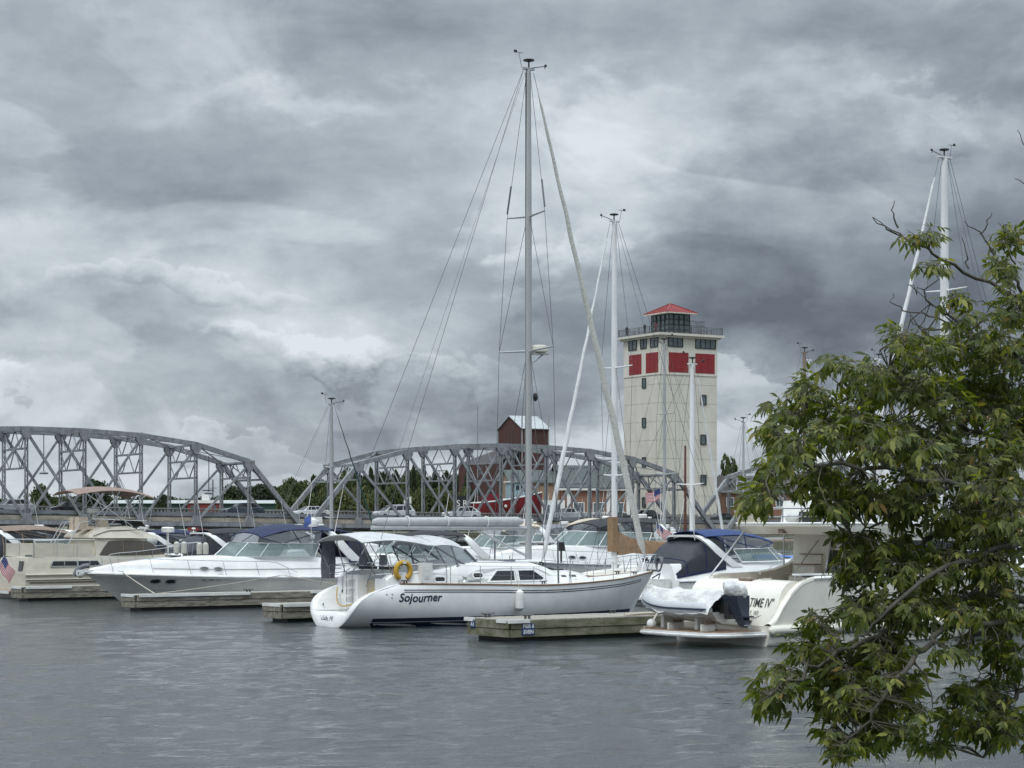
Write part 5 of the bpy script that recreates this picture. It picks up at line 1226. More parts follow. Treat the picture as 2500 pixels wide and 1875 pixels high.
for sd in (-1, 1):
    rec = [(4.05, 1.47), (4.55, 1.63), (5.0, 1.83), (5.3, 1.905), (5.9, 1.925), (7.3, 1.925), (7.85, 1.90), (8.25, 1.78), (8.6, 1.58), (8.72, 1.47), (7.5, 1.43), (6, 1.43)]
    decal('window_recess', rec, cside, sd, RECES, R, off=.008)
    for P in ([(5.62, 1.50), (6.02, 1.84), (6.76, 1.84), (6.74, 1.50)], [(6.96, 1.50), (6.96, 1.84), (7.62, 1.84), (8.08, 1.56), (8.0, 1.50)]):
        decal('cabin_window', P, cside, sd, GLS, R, off=.022, frame=WHT, fw=.045)
    decal('portlight', rrect(5.15, 1.70, .40, .15, .07), cside, sd, GLS, R, off=.022, frame=WHT, fw=.045)
    decal('vent', rrect(4.95, 1.505, .52, .05, .01), cside, sd, GRC2, R, off=.02)
    decal('portlight', rrect(3.42 + .05, 1.56, .02, .02, .005), cside, sd, WHT, R, off=.01) if False else None
    for x in (9.2, 9.72): decal('portlight', rrect(x, 1.57, .26, .13, .05), cside, sd, GLS, R, off=.02, frame=WHT2, fw=.03)
def coside(x, z, sd, o=0.0): b = H.hb(x / L); z0 = H.sh(x / L); u = (z - z0) / (coam(x, sd) - .08 - z0); return (x, sd * (b - .16 - .10 * u + o), z)
for sd in (-1, 1): decal('portlight', rrect(3.35, 1.60, .38, .14, .06), coside, sd, GLS, R, off=.015, frame=WHT, fw=.05)
for x, y, s_ in ((5.9, .2, .5), (7.1, -.5, .45), (9.6, 0, .5)): mb = MB(); mb.box((x, y, H.sh(x / L) + ch(x) + .12), (s_, s_, .05)); mb.build('deck_hatch', GRC2 if x < 9 else GLS, R)
for sd in (-1, 1): mb = MB(); mb.tube([(5.0, sd * 1.22, 2.05), (5.05, sd * 1.22, 2.14), (8.0, sd * 1.1, 2.13), (8.05, sd * 1.1, 2.0)], .016, 5); mb.build('grab_rail', STL, R)
for y in (-.35, -.25, -.15, .15, .3):
    mb = MB(); mb.tube([(4.6, y, 2.17), (6.5, y * 1.2, 2.2), (8.2, y * .6, 2.2)], .012, 4); mb.build('control_line', ROPE if y > -.2 else WIRE, R)
# bimini and dodger
def canopy(name, xa, xb, zc, drop, hw, m, end=.0, n=12):
    rows = []
    for i in range(n):
        u = i / (n - 1); x = xa + (xb - xa) * u; z = zc(u); rows.append([(x, hw(u) * v, z - drop(u) * abs(v) ** 2.2) for v in (-1, -.93, -.75, -.4, 0, .4, .75, .93, 1)])
    mb = MB(); mb.sheet(rows, .03); mb.build(name, m, R, sm=60); return rows
bm = canopy('bimini_top', .45, 3.35, lambda u: 3.12 + .12 * sin(pi * min(1, u * 1.1)) - .06 * u, lambda u: .26 + .05 * u, lambda u: 1.5, GRC)
dg_ = canopy('dodger_top', 3.45, 4.75, lambda u: 3.02 + .1 * sin(pi * (u * .7 + .15)) - .12 * u * u, lambda u: .34, lambda u: 1.38 - .12 * u, GRC)
for sd, c in ((1, 8), (-1, 0)):
    for a, b in (((bm[0][c]), (1.0, sd * 1.45, 1.75)), (bm[3][c], (1.6, sd * 1.5, 1.8)), (bm[8][c], (1.9, sd * 1.5, 1.82)), (bm[8][c], (3.3, sd * 1.6, 1.9)), (bm[11][c], (2.6, sd * 1.6, 1.86))):
        mb = MB(); mb.tube([a, b], .018, 5); mb.build('canopy_frame', STL, R)
    for a, b in ((dg_[0][c], (3.9, sd * 1.45, 2.0)), (dg_[0][c], (4.75, sd * 1.35, 2.05)), (dg_[6][c], (4.4, sd * 1.4, 2.02))):
        mb = MB(); mb.tube([a, b], .03, 5); mb.build('dodger_frame', GRC2, R)
    f = [dg_[11][c], dg_[6][c], (4.9, sd * 1.28, 2.1), (5.35, sd * 1.16, 2.12)]
    mb = MB(); mb.tube([dg_[11][c], (5.4, sd * 1.1, 2.13)], .045, 6); mb.tube([(4.3, sd * 1.42, 2.0), (5.4, sd * 1.12, 2.13)], .05, 6); mb.build('dodger_seam', GRC2, R)
    mb = MB(); mb.loft([[dg_[0][c], dg_[6][c], dg_[11][c]], [(4.0, sd * 1.44, 2.0), (4.8, sd * 1.33, 2.06), (5.38, sd * 1.12, 2.13)]], False); mb.build('dodger_window', VIN, R)
mb = MB(); mb.loft([[dg_[11][k] for k in range(9)], [(5.38, -1.12 + 2.24 * k / 8, 2.16 + .06 * (1 - (k / 4 - 1) ** 2)) for k in range(9)]], False); mb.build('dodger_window', VIN, R)
# grey mesh curtain hanging at the port quarter
rows = [[(.62 + .55 * j / 4, 1.46 - .04 * sin(i * 1.1 + j), 3.0 - i * .235 + .0 * j) for j in range(5)] for i in range(7)]
mb = MB(); mb.sheet(rows, .01); mb.build('mesh_curtain', mat('grey_mesh_cloth', (.12, .125, .15), .85, n=(9, .2, None, (1, 1, 1))), R)
# stern rail, ladder
for sd in (1, -1):
    tp = [(.95, sd * 1.42, 1.5), (.9, sd * 1.42, 2.05), (1.6, sd * 1.56, 2.1), (2.6, sd * 1.72, 2.1), (3.6, sd * 1.85, 2.1)]
    mb = MB(); mb.tube(tp, .018, 6); mb.build('push_pit_rail', STL, R); mb = MB(); mb.tube([(a, b, c - .28) for a, b, c in tp[1:]], .014, 5); mb.build('push_pit_rail', STL, R)
    for p in tp[2:]: mb = MB(); mb.tube([p, (p[0], p[1] + sd * .03, 1.45)], .016, 5); mb.build('stanchion', STL, R)
mb = MB(); mb.tube([(.95, .35, 2.05), (.95, 1.42, 2.05)], .018, 5); mb.build('push_pit_rail', STL, R)
mb = MB()
for y in (.48, .86): mb.tube([(1.28, y, .52), (1.26, y, 1.86), (1.4, y, 1.94)], .02, 5)
lad = mb.build('boarding_ladder', STL, R)
for z in (.75, 1.0, 1.28, 1.58): mb = MB(); mb.box((1.27, .67, z), (.14, .38, .05)); mb.build('ladder_step', WHT2, lad, sm=None)
mb = MB(); N = 14; mb.tube([(.62 + .5 * abs(2 * k / N - 1) ** 2, 1.22 - 2.45 * k / N, .68 + .62 * (2 * k / N - 1) ** 2) for k in range(N + 1)], .024, 5); mb.build('stern_rope', YROPE, R)
# lifelines and pulpit
for sd in (1, -1):
    ts = [3.7, 4.9, 6.2, 7.2, 8.9, 10.2, 11.4, 12.6]; tp = [(x, sd * (H.hb(x / L) - .08), H.sh(x / L) + .66) for x in ts]
    for x, p in zip(ts, tp): mb = MB(); mb.tube([p, (x, p[1], p[2] - .66)], .015, 5); mb.build('stanchion', STL, R)
    mb = MB(); mb.tube(tp, .007, 4); mb.tube([(a, b, c - .32) for a, b, c in tp], .006, 4); mb.build('lifeline', STL, R)
    pl = [(12.6, tp[-1][1], tp[-1][2]), (13.6, sd * .42, H.sh(.95) + .7), (14.35, sd * .14, H.sh(1) + .66)]
    mb = MB(); mb.tube(pl, .018, 6); mb.tube([(14.1, sd * .1, H.sh(1) + .05), (14.35, sd * .14, H.sh(1) + .66)], .016, 5); mb.tube([(13.3, sd * .5, H.sh(.93)), (13.6, sd * .42, H.sh(.95) + .7)], .016, 5); mb.build('bow_pulpit', STL, R)
mb = MB(); mb.tube([(14.0, 0, 1.74), (14.6, 0, 1.7)], .04, 6); mb.tube([(14.42, -.2, 1.42), (14.66, 0, 1.6), (14.42, .2, 1.42)], .03, 5); mb.build('anchor', GRC2, R)
for x in (2.0, 7.7, 13.0):
    for sd in (1, -1): inst('cleat', CLTM, R, (x, sd * (H.hb(x / L) - .15), H.sh(x / L) + .06))
# name on the side
lettering('Sojourner', 1.68, .86, .40, lambda x, z, sd, o: H.side(x, z, sd, o), -1, mat('navy_lettering', (.012, .02, .05), .4), R, shear=.22, sx=.99, bold=.008, wave=lambda a: .012 * sin(a * 6))
lettering('Sojourner', 1.68, .86, .40, lambda x, z, sd, o: H.side(x, z, sd, o), 1, MATS['navy_lettering'], R, shear=.22, sx=.99, flip=True)
for x, z in ((1.25, 1.12), (1.45, 1.12), (1.43, 1.0), (7.75, 1.12), (8.6, 1.13), (8.85, 1.14)): decal('through_hull', ellipse(x, z, .022, .022, 8), H.side, -1, GRC2, R, off=.015)
for sd in (-1, 1): mb = MB(); mb.lathe([(.10, 0), (.07, .05), (.07, .13), (.11, .17), (.06, .2)], (4.3, sd * 1.95, 1.5), 10); mb.build('winch', STL, R); mb = MB(); mb.lathe([(.11, 0), (.08, .05), (.08, .15), (.12, .2), (.06, .23)], (2.3, sd * 1.55, 1.88), 10); mb.build('winch', STL, R)
# rig
mast = rig(R, 8.44, 2.2, 19.97, .105, ALU, L, 4.2, 1.36, 1.72, ((.455 - .03, 1.66), (.70, 1.15)), SAILC, .125, (1.75, 3.33, 3.36, .085), None, 2, wr=.009, bow_x=14.05)
rows = []
for i in range(30):
    u = i / 29; x = 8.15 - 6.35 * u; e = 1 if 0 < i < 29 else .55; k = .012 * sin(i * 2.3); rows.append([(x, (.165 - .03 * u + k) * e * cos(a), 3.57 + (.01 - .02) * u + (.175 - .03 * u) * e * sin(a)) for a in [2 * pi * j / 14 for j in range(14)]])
mb = MB(); mb.loft(rows, True, True, True); mb.build('boom_cover', BCV, R, sm=60)
for u in (.25, .52, .78): mb = MB(); x = 8.15 - 6.35 * u; mb.tube([(x, .175 * cos(a), 3.57 + .187 * sin(a)) for a in [2 * pi * j / 12 for j in range(13)]], .022, 4); mb.build('cover_strap', WHT2, R)
mb = MB(); mb.tube([(8.3, 0, 2.35), (6.2, 0, 3.25)], .05, 7); mb.build('boom_vang', ALU, R)
mb = MB(); mb.tube([(8.325, .0, 3.9), (8.325, 0, 19.85)], .02, 4); mb.build('sail_track', BLKP, R)
rz_ = 9.86
mb = MB(); mb.lathe([(.24, -.14), (.31, -.1), (.32, .02), (.30, .1), (.22, .13)], (8.93, 0, rz_), 14); mb.build('radar_dome', mat('cream_radome', (.62, .61, .52), .4), R)
mb = MB(); mb.box((8.9, 0, rz_ - .19), (.72, .3, .05)); mb.tube([(8.5, 0, rz_ - .55), (8.75, 0, rz_ - .45), (9.1, 0, rz_ - .2)], .025, 5); mb.build('radar_bracket', ALU, R)
for sd in (1, -1):
    for x, z0 in ((8.32, 1.4), (8.95, 1.4)): mb = MB(); mb.tube([(x, sd * 1.97 if x < 8.5 else sd * 1.88, 1.38), (x + (.0 if x < 8.5 else -.02), sd * 1.92 if x < 8.5 else sd * 1.84, 2.9 if x < 8.5 else 2.3)], .035 if x < 8.5 else .02, 6); mb.build('turnbuckle_cover', GRC2 if x < 8.5 else STL, R)
    p0, p1 = Vector((8.32, sd * 1.15, 2.2 + 18 * .70 + .05)), Vector((8.44, sd * .1, 19.87)); mb = MB(); q = p0.lerp(p1, .015); q2 = p0.lerp(p1, .2); mb.tube([p0, q2], .035, 6); mb.build('shroud_cover', GRC2, R)
for i, (x, z) in enumerate(((8.75, 8.1),)): mb = MB(); mb.ball((x, 0, z), (.1, .1, .16), 8, 6); mb.build('deck_light', BLKP, R)
# loose things on the sloop
def on_boat(lx, ly, lz, O=(-6.25, 69.4), h=HB): return Matrix.Translation((O[0], O[1], 0)) @ Matrix.Rotation(h, 4, 'Z') @ Vector((lx, ly, lz))
f = thing('fender', 'white cylindrical fender hanging on the side of the big sloop', 'fender', on_boat(6.42, -2.24, .45), HB)
mb = MB(); mb.lathe([(.03, 0), (.10, .03), (.15, .1), (.155, .2), (.155, .56), (.14, .66), (.08, .72), (.03, .76)], (0, 0, 0), 14); mb.build('body', WPL, f)
mb = MB(); mb.tube([(0, 0, .75), (-.02, .12, 1.05), (-.05, .22, 1.4)], .013, 4); mb.build('rope', ROPE, f)
f = thing('life_ring', 'yellow horseshoe life buoy hung on the stern rail of the sloop', 'life buoy', on_boat(1.95, -1.68, 1.85), HB)
pts = [(.20 * cos(a) * 1.45, -.02, .28 * sin(a) * 1.02 + .05) for a in [radians(-62 + (304 * k / 20)) for k in range(21)]]
mb = MB(); mb.tube(pts, [.07] + [.088] * 19 + [.07], 8); mb.build('buoy', YEL, f, sm=70); mb = MB(); mb.box((0, -.06, .34), (.12, .14, .1)); mb.build('webbing_strap', WHT2, f)
f = thing('rail_locker', 'white rounded plastic locker clamped to the sloop rail beside the yellow buoy', 'locker', on_boat(2.78, -1.78, 1.5), HB)
mb = MB(); mb.box((0, 0, .32), (.46, .26, .68), taper=.96); b_ = mb.build('body', WPL, f); mb = MB(); mb.box((0, -.135, .32), (.2, .012, .42)); mb.build('lid', WHT2, f)
f = thing('ensign_staff', 'small blue flag on a short staff behind the express cruiser arch', 'flag', tuple(at(760, 1290, 82))[:2] + (2.9,), 0)
mb = MB(); mb.tube([(0, 0, 0), (0, 0, 1.15)], .012, 5); mb.build('staff', WPL, f); mb = MB(); mb.sheet([[(0 - .07 * i, .03 * sin(i + j), 1.0 - .1 * j - .05 * i) for j in range(5)] for i in range(5)], .006); mb.build('cloth', mat('faded_blue_cloth', (.08, .12, .36), .8), f)

# ================================================================ LONG WHITE EXPRESS CRUISER (bow to the left)
H2 = HB + pi
def bow_at(px, D, L): return (Vector(((px - 1250) * D / F, D, 0)) + DV * L)
def stern_at(px, D): return Vector(((px - 1250) * D / F, D, 0))
p = bow_at(208, 86.4, 13.6)
sr, SH, SI = cruiser('express_cruiser', 'long white express cruiser with navy canvas and grey lower hull', p, H2, L=13.6, B=4.2, fb=(1.08, 1.17, 1.40), deck=.86, ws=(.535, .285), wsh=.62, toph=1.02, canvas=NAVY, hullm=GRYH, detail=3, stripe=None, antenna=2, curtain=NAVY)
mb = MB()
for sd in (1, -1): SH.band(mb, 1, 12.9, lambda x: SH.sh(x / 13.6) * .50 - .0, lambda x: SH.sh(x / 13.6) * .50 + .035, sd, .012, 40)
mb.build('hull_knuckle', RECES, sr)
for sd in (1, -1):
    mb = MB(); SH.band(mb, .3, 13.2, lambda x: SH.sh(x / 13.6) - .10, lambda x: SH.sh(x / 13.6) + .02, sd, .014, 50); mb.build('white_gunwale', WHT, sr)
    mb = MB(); mb.tube([SI['cab'](2 + 8.9 * k / 20, SH.sh((2 + 8.9 * k / 20) / 13.6) + .29 + .012 * (20 - k) * .5, sd, .015) for k in range(21)], .02, 5); mb.build('deck_trim', RECES, sr)
mb = MB(); mb.lathe([(.1, -.25), (.12, 0), (.24, .03), (.26, .2), (.2, .36), (.06, .44)], (3.1, .9, 3.32), 12); mb.build('satellite_dome', WPL, sr)
# open array radar
f = thing('radar_scanner', 'white bar radar on the arch of the long express cruiser', 'radar', (Matrix.Translation(p) @ Matrix.Rotation(H2, 4, 'Z')) @ Vector((2.55, .1, 3.30)), H2)
mb = MB(); mb.box((0, 0, .12), (.35, .35, .2)); mb.build('pedestal', WPL, f); mb = MB(); mb.box((0, 0, .36), (.75, .3, .28), taper=.94); mb.build('array_housing', WPL, f)
for i, (x, z, s_) in enumerate(((11.85, 1.24, 1),)): lettering('MC 7907 XU', 8.2, 1.02, .15, lambda x, z, sd, o: SH.side(x, z, sd, o), 1, MATS['grey_lettering'], sr, flip=True)
def rope(label, a, b, sag, r=.016, m=ROPE, n=10):
    a, b = Vector(a), Vector(b); mb = MB(); mb.tube([a.lerp(b, k / n) - Vector((0, 0, sag * 4 * (k / n) * (1 - k / n))) for k in range(n + 1)], r, 5); o = mb.build('mooring_line', m); tag(o, label, 'rope'); return o
MS = Matrix.Translation(p) @ Matrix.Rotation(H2, 4, 'Z')
def on_f(fr, x, y, z=.66): return Matrix.Translation(fr.location) @ Matrix.Rotation(HB, 4, 'Z') @ Vector((x, y, z))
rope('mooring line from the bow of the long express cruiser down to its dock', MS @ Vector((12.2, .7, 1.42)), on_f(FB, 1.0, .4), .02, .022)
rope('mooring line from the forward side of the express cruiser to the dock', MS @ Vector((5.2, 1.98, 1.25)), on_f(FB, 1.1, .4), .05)
rope('mooring line from the cruiser side running aft towards the sloop', MS @ Vector((5.2, 1.98, 1.25)), on_f(FB, 11.5, .5), .05)
f = thing('bow_fender', 'dark fender and white bag lashed beside the cruiser bow tip', 'fender', tuple(at(196, 1395, 90))[:2] + (1.2,), 0)
mb = MB(); mb.tube([(-.25, 0, .0), (-.15, 0, .25), (.15, 0, .42), (.4, 0, .45)], .11, 8); mb.build('cushion', GRC2, f); mb = MB(); mb.ball((0, -.05, .08), (.2, .15, .17), 8, 6); mb.build('bag', WCV, f)

# ================================================================ BEIGE AFT CABIN FLYBRIDGE BOAT
def aft_cabin_boat():
    Lc = 9.9; c = Vector((-22.6, 95.3, 0)) + NV * 1.85
    r = thing('flybridge_boat', 'beige aft cabin motor yacht with taupe canopy and flybridge', 'motor yacht', c, HB)
    Hc = Hull(Lc, 3.9, [(0, 1.10), (.4, 1.12), (1, 1.62)], rake=1.5, tb=.35, pb=2.6, sternw=.92)
    mb = MB(); Hc.mesh(mb, 30); hull = mb.build('hull', BEI, r, sm=50)
    mb = MB()
    for sd in (1, -1): mb.tube(Hc.sheer_line(sd, off=.02), .05, 6); mb.tube(Hc.sheer_line(sd, 0, .95, dz=-.22, off=.005), .03, 5)
    mb.build('rub_rail', BEI, r)
    mb = MB()
    for sd in (1, -1): Hc.band(mb, .2, Lc * .8, lambda x: Hc.sh(x / Lc) - .42, lambda x: Hc.sh(x / Lc) - .34, sd)
    mb.build('brown_stripe', BRN, hull)
    def W_(x): return max(.1, Hc.hb(x / Lc))
    # raised aft cabin with slanted aft face
    def blockm(name, st, m, sm=30, cr=.06):
        rings = []
        for x, w0, w1, z0, z1 in st: rings.append([(x, -w0, z0), (x, -(w0 * .4 + w1 * .6), z0 + (z1 - z0) * .6), (x, -w1, z1), (x, 0, z1 + cr), (x, w1, z1), (x, w0 * .4 + w1 * .6, z0 + (z1 - z0) * .6), (x, w0, z0)])
        mb = MB(); mb.loft(rings, False, True, True); return mb.build(name, m, r, sm=sm)
    blockm('aft_cabin', [(.02, 1.74, 1.70, 1.1, 1.12), (.16, 1.76, 1.66, 1.1, 1.86), (.6, 1.8, 1.68, 1.1, 1.9), (3.5, 1.88, 1.7, 1.1, 1.92)], BEI, 35)
    blockm('salon_base', [(3.5, 1.88, 1.7, 1.1, 1.95), (7.2, 1.7, 1.5, 1.15, 1.98), (8.9, 1.0, .8, 1.35, 1.8), (9.7, .3, .2, 1.5, 1.62)], BEI, 35)
    # fabric and panel sides round the aft deck
    for sd in (1, -1):
        for a in range(3): mb = MB(); mb.box((.45 + .5 + a * .98, sd * 1.66, 2.24), (.95, .05, .62)); mb.build('aft_deck_panel', BEI, r, sm=None)
    mb = MB(); mb.box((.45, 0, 2.24), (.05, 3.3, .62)); mb.build('aft_deck_panel', BEI, r, sm=None)
    mb = MB(); mb.tube([(3.5, -1.68, 2.72), (.42, -1.68, 2.74), (.42, 1.68, 2.74), (3.5, 1.68, 2.72)], .022, 6); rl = mb.build('deck_rail', STL, r)
    for x, y in ((.42, -1.68), (.42, 1.68), (1.6, -1.68), (2.6, -1.68), (.42, 0)): mb = MB(); mb.tube([(x, y, 1.9), (x, y, 2.74)], .018, 5); mb.build('stanchion', STL, rl)
    def sf(w0, w1, z0, z1): return lambda x, z, sd, o=0: (x, sd * (w0 + (w1 - w0) * (z - z0) / (z1 - z0) + o), z)
    af = sf(1.86, 1.70, 1.1, 1.92)
    for sd in (1, -1):
        for x0, x1 in ((1.25, 2.55), (2.62, 3.75)):
            P = [(x0 + (.12 if x0 < 2 else 0), 1.72), (x1 - (.0 if x0 < 2 else .14), 1.72), (x1, 1.50), (x0, 1.50)]; w = decal('cabin_window', P, af, sd, GLS, r, frame=BRN if False else STL, fw=.03)
            mb = MB(); xm = (x0 + x1) / 2; mb.box((xm, sd * 1.81, 1.61), (.04, .05, .22)); mb.build('mullion', STL, w)
    for y in (-1.05, 1.05): mb = MB(); mb.ext([(.03, y - .24, 1.28), (.03, y + .24, 1.28), (.10, y + .24, 1.74), (.10, y - .24, 1.74)], (-.02, 0, 0)); mb.build('stern_window', GLS, r, sm=None)
    # salon with smoked side screens
    blockm('salon', [(3.6, 1.6, 1.45, 1.9, 2.85), (4.3, 1.62, 1.5, 1.9, 2.85), (6.2, 1.55, 1.35, 1.95, 2.8), (7.5, 1.3, 1.1, 1.95, 1.99)], BEI, 30)
    sfun = lambda x, z, sd, o=0: (x, sd * (interp([(3.6, 1.60), (4.3, 1.62), (6.2, 1.55), (7.5, 1.3)], x) - .13 * (z - 1.9) / .95 + o), z)
    sf3 = lambda x, z, sd, o=0: (x, sd * (interp([(3.6, 1.60), (4.3, 1.62), (6.2, 1.55), (7.5, 1.3)], x) - (z - 1.93) * interp([(3.6, .16), (4.3, .13), (6.2, .24), (7.5, .4)], x) + o), z)
    for sd in (1, -1):
        sc_ = strip_decal('side_screen', [3.75 + 3.55 * k / 14 for k in range(15)], lambda x: 1.99, lambda x: interp([(3.75, 2.0), (4.35, 2.68), (6.2, 2.68), (7.3, 2.06)], x), sf3, sd, mat('brown_mesh_screen', (.075, .065, .055), .6), r, .05)
        for x in (5.0, 6.1): mb = MB(); mb.tube([sf3(x, 2.0, sd, .06), sf3(x, 2.66, sd, .06)], .02, 4); mb.build('screen_seam', BRN, sc_)
    # flybridge
    blockm('flybridge', [(3.3, 1.5, 1.42, 2.82, 2.92), (3.9, 1.6, 1.38, 2.8, 3.3), (5.4, 1.6, 1.32, 2.8, 3.38), (7.15, 1.2, 1.0, 2.74, 2.84)], BEI, 30, .02)
    mb = MB()
    for sd in (1, -1): mb.tube([(3.5, sd * 1.55, 2.92), (4.3, sd * 1.47, 3.16), (6.0, sd * 1.42, 3.2)], .02, 5)
    mb.build('flybridge_trim', BRN, r)
    for y, x in ((-.6, 3.3), (.5, 3.5), (-.5, 4.4)): mb = MB(); mb.box((x, y, 3.5), (.5, .5, .62), taper=.9); mb.box((x + .3, y, 3.3), (.5, .5, .18)); mb.build('helm_chair', BEC, r)
    for y in (1.2, .75, -.95): mb = MB(); mb.tube([(2.35, y, 2.3), (3.1, y, 3.55), (3.45, y, 3.6)], .025, 6); mb.build('ladder_rail', STL, r)
    for i in range(5): mb = MB(); mb.box((2.5 + .16 * i, .97, 2.5 + .22 * i), (.16, .42, .04)); mb.build('ladder_step', TEAK, r)
    mb = MB(); mb.tube([(3.5, -1.45, 3.72), (6.4, -1.3, 3.62), (6.6, 0, 3.62), (6.4, 1.3, 3.62), (3.5, 1.45, 3.72)], .02, 5); mb.build('flybridge_rail', STL, r)
    rows = [[(6.35 - .15 * i, -1.25 + 2.5 * j / 8, 3.38 + .16 * i - .05 * abs(j / 4 - 1)) for j in range(9)] for i in range(3)]
    mb = MB(); mb.sheet(rows, .03); mb.build('venturi_screen', BLK, r)
    mb = MB(); mb.sheet([[(4.6 + .3 * i, -1.1 + 2.2 * j / 6, 3.55 + .12 * sin(pi * i / 4)) for j in range(7)] for i in range(5)], .04); mb.build('console_cover', BLK, r)
    # bimini
    rows = []
    for i in range(10):
        u = i / 9; x = 2.7 + 4.0 * u; z = 5.02 + .28 * sin(pi * (u * .9 + .08)) - .35 * max(0, u - .75)
        rows.append([(x, 1.45 * v, z - .22 * abs(v) ** 2.4) for v in (-1, -.9, -.6, 0, .6, .9, 1)])
    mb = MB(); mb.sheet(rows, .04); mb.build('bimini_top', mat('faded_taupe_canvas', (.25, .18, .15), .85, n=(4, .2, None, (1, 1, 1)), bump=(8, .4)), r, sm=60)
    for sd, j in ((-1, 0), (1, 6)):
        for a, b in ((1, (5.6, 3.35)), (4, (5.3, 3.35)), (8, (4.2, 3.3)), (5, (3.6, 3.2)), (2, (4.4, 3.3)), (9, (6.4, 3.2))): mb = MB(); mb.tube([rows[a][j], (b[0], sd * 1.42, b[1])], .016, 5); mb.build('canopy_frame', STL, r)
    mb = MB(); mb.lathe([(.05, -.3), (.06, 0), (.3, .02), (.32, .2), (.25, .26)], (4.2, 0, 4.0), 12); mb.build('radar_dome', WPL, r)
    mb = MB(); mb.lathe([(.05, -1.0), (.06, 0), (.32, .02), (.33, .22), (.25, .28)], (8.3, .3, 3.05), 12); mb.build('radar_dome', WPL, r)
    for sd in (1, -1): 
        tp = [(Lc * t, sd * max(.12, W_(Lc * t) - .1), Hc.sh(t) + .95 * min(1, (t - .32) * 9)) for t in [.33 + .67 * k / 14 for k in range(15)]]
        mb = MB(); mb.tube(tp, .018, 5); rl = mb.build('bow_rail', STL, r)
        for k in range(1, 15, 2): mb = MB(); mb.tube([tp[k], (tp[k][0] - .12, tp[k][1] * 1.02, Hc.sh(tp[k][0] / Lc))], .014, 4); mb.build('stanchion', STL, rl)
    mb = MB(); mb.box((-.42, 0, .30), (.85, 3.3, .1)); mb.build('swim_platform', TEAK, r)
    mb = MB(); mb.box((-.82, 0, .31), (.06, 3.4, .14)); mb.build('platform_edge', WHT2, r)
    for x in (2.2, 3.5): mb = MB(); mb.tube([(x, -1.4, 3.2), (x + .3, -1.5, 6.1)], [.02, .008], 5); mb.build('whip_antenna', WPL, r) if False else None
    mb = MB(); mb.box((.75, -1.5, 1.99), (.5, .2, .12)); mb.build('rolled_cover', BRN, r); mb = MB(); mb.tube([(.1, -1.5, 2.0), (.8, -1.5, 1.98)], .05, 6); mb.build('boat_hook', GRC2, r)
    return c
CARV = aft_cabin_boat()
def flag(label, loc, rz, staff, s=.55, droop=.25):
    r = thing('flag', label, 'flag', loc, rz); mb = MB(); mb.tube([(0, 0, 0), (0, 0, staff)], .015, 5); mb.build('staff', WPL, r)
    def P(u, v): return (u * s * 1.5, .06 * s * sin(u * 7), staff - .03 - v * s - droop * u * s * 1.5 + .04 * sin(u * 9 + v))
    for i in range(7): mb = MB(); mb.sheet([[P(k / 8, (i * 2 + e) / 13) for e in (0, 1)] for k in range(9)], .004); mb.build('red_stripe', mat('flag_red', (.42, .03, .05), .8), r)
    for i in range(6): mb = MB(); mb.sheet([[P(k / 8, (i * 2 + 1 + e) / 13) for e in (0, 1)] for k in range(9)], .004); mb.build('white_stripe', mat('flag_white', (.6, .6, .6), .8), r)
    mb = MB(); [mb.sheet([[(a, b + of, c) for a, b, c in (P(.42 * k / 4, .54 * e / 2) for e in range(3))] for k in range(5)], .004) for of in (-.012, .016)]; c = mb.build('canton', mat('flag_blue', (.03, .04, .16), .8), r)
    mb = MB()
    for i in range(12): a, b, c_ = P(.05 + .1 * (i % 4), .1 + .17 * (i // 4)); mb.box((a, b - .02, c_), (.03, .004, .03), .5)
    mb.build('stars', MATS['flag_white'], c, sm=None)
    return r
g = at(-14, 1398, 94.5); r = flag('stars and stripes flag drooping at the stern of the beige boat', (g.x - .1, g.y, 1.0), 0, 1.15, .55, .5)
r.rotation_euler = (0, .5, radians(0))
g = at(1596, 1240, 108); flag('upper stars and stripes flag flying above the tan sail cover', (g.x + .35, g.y, 2.6), pi, 2.75, .52, .35)
g = at(1603, 1300, 100); flag('lower small stars and stripes flag beside the navy cockpit canvas', (g.x, g.y, 2.2), 0, 1.35, .5, .7)
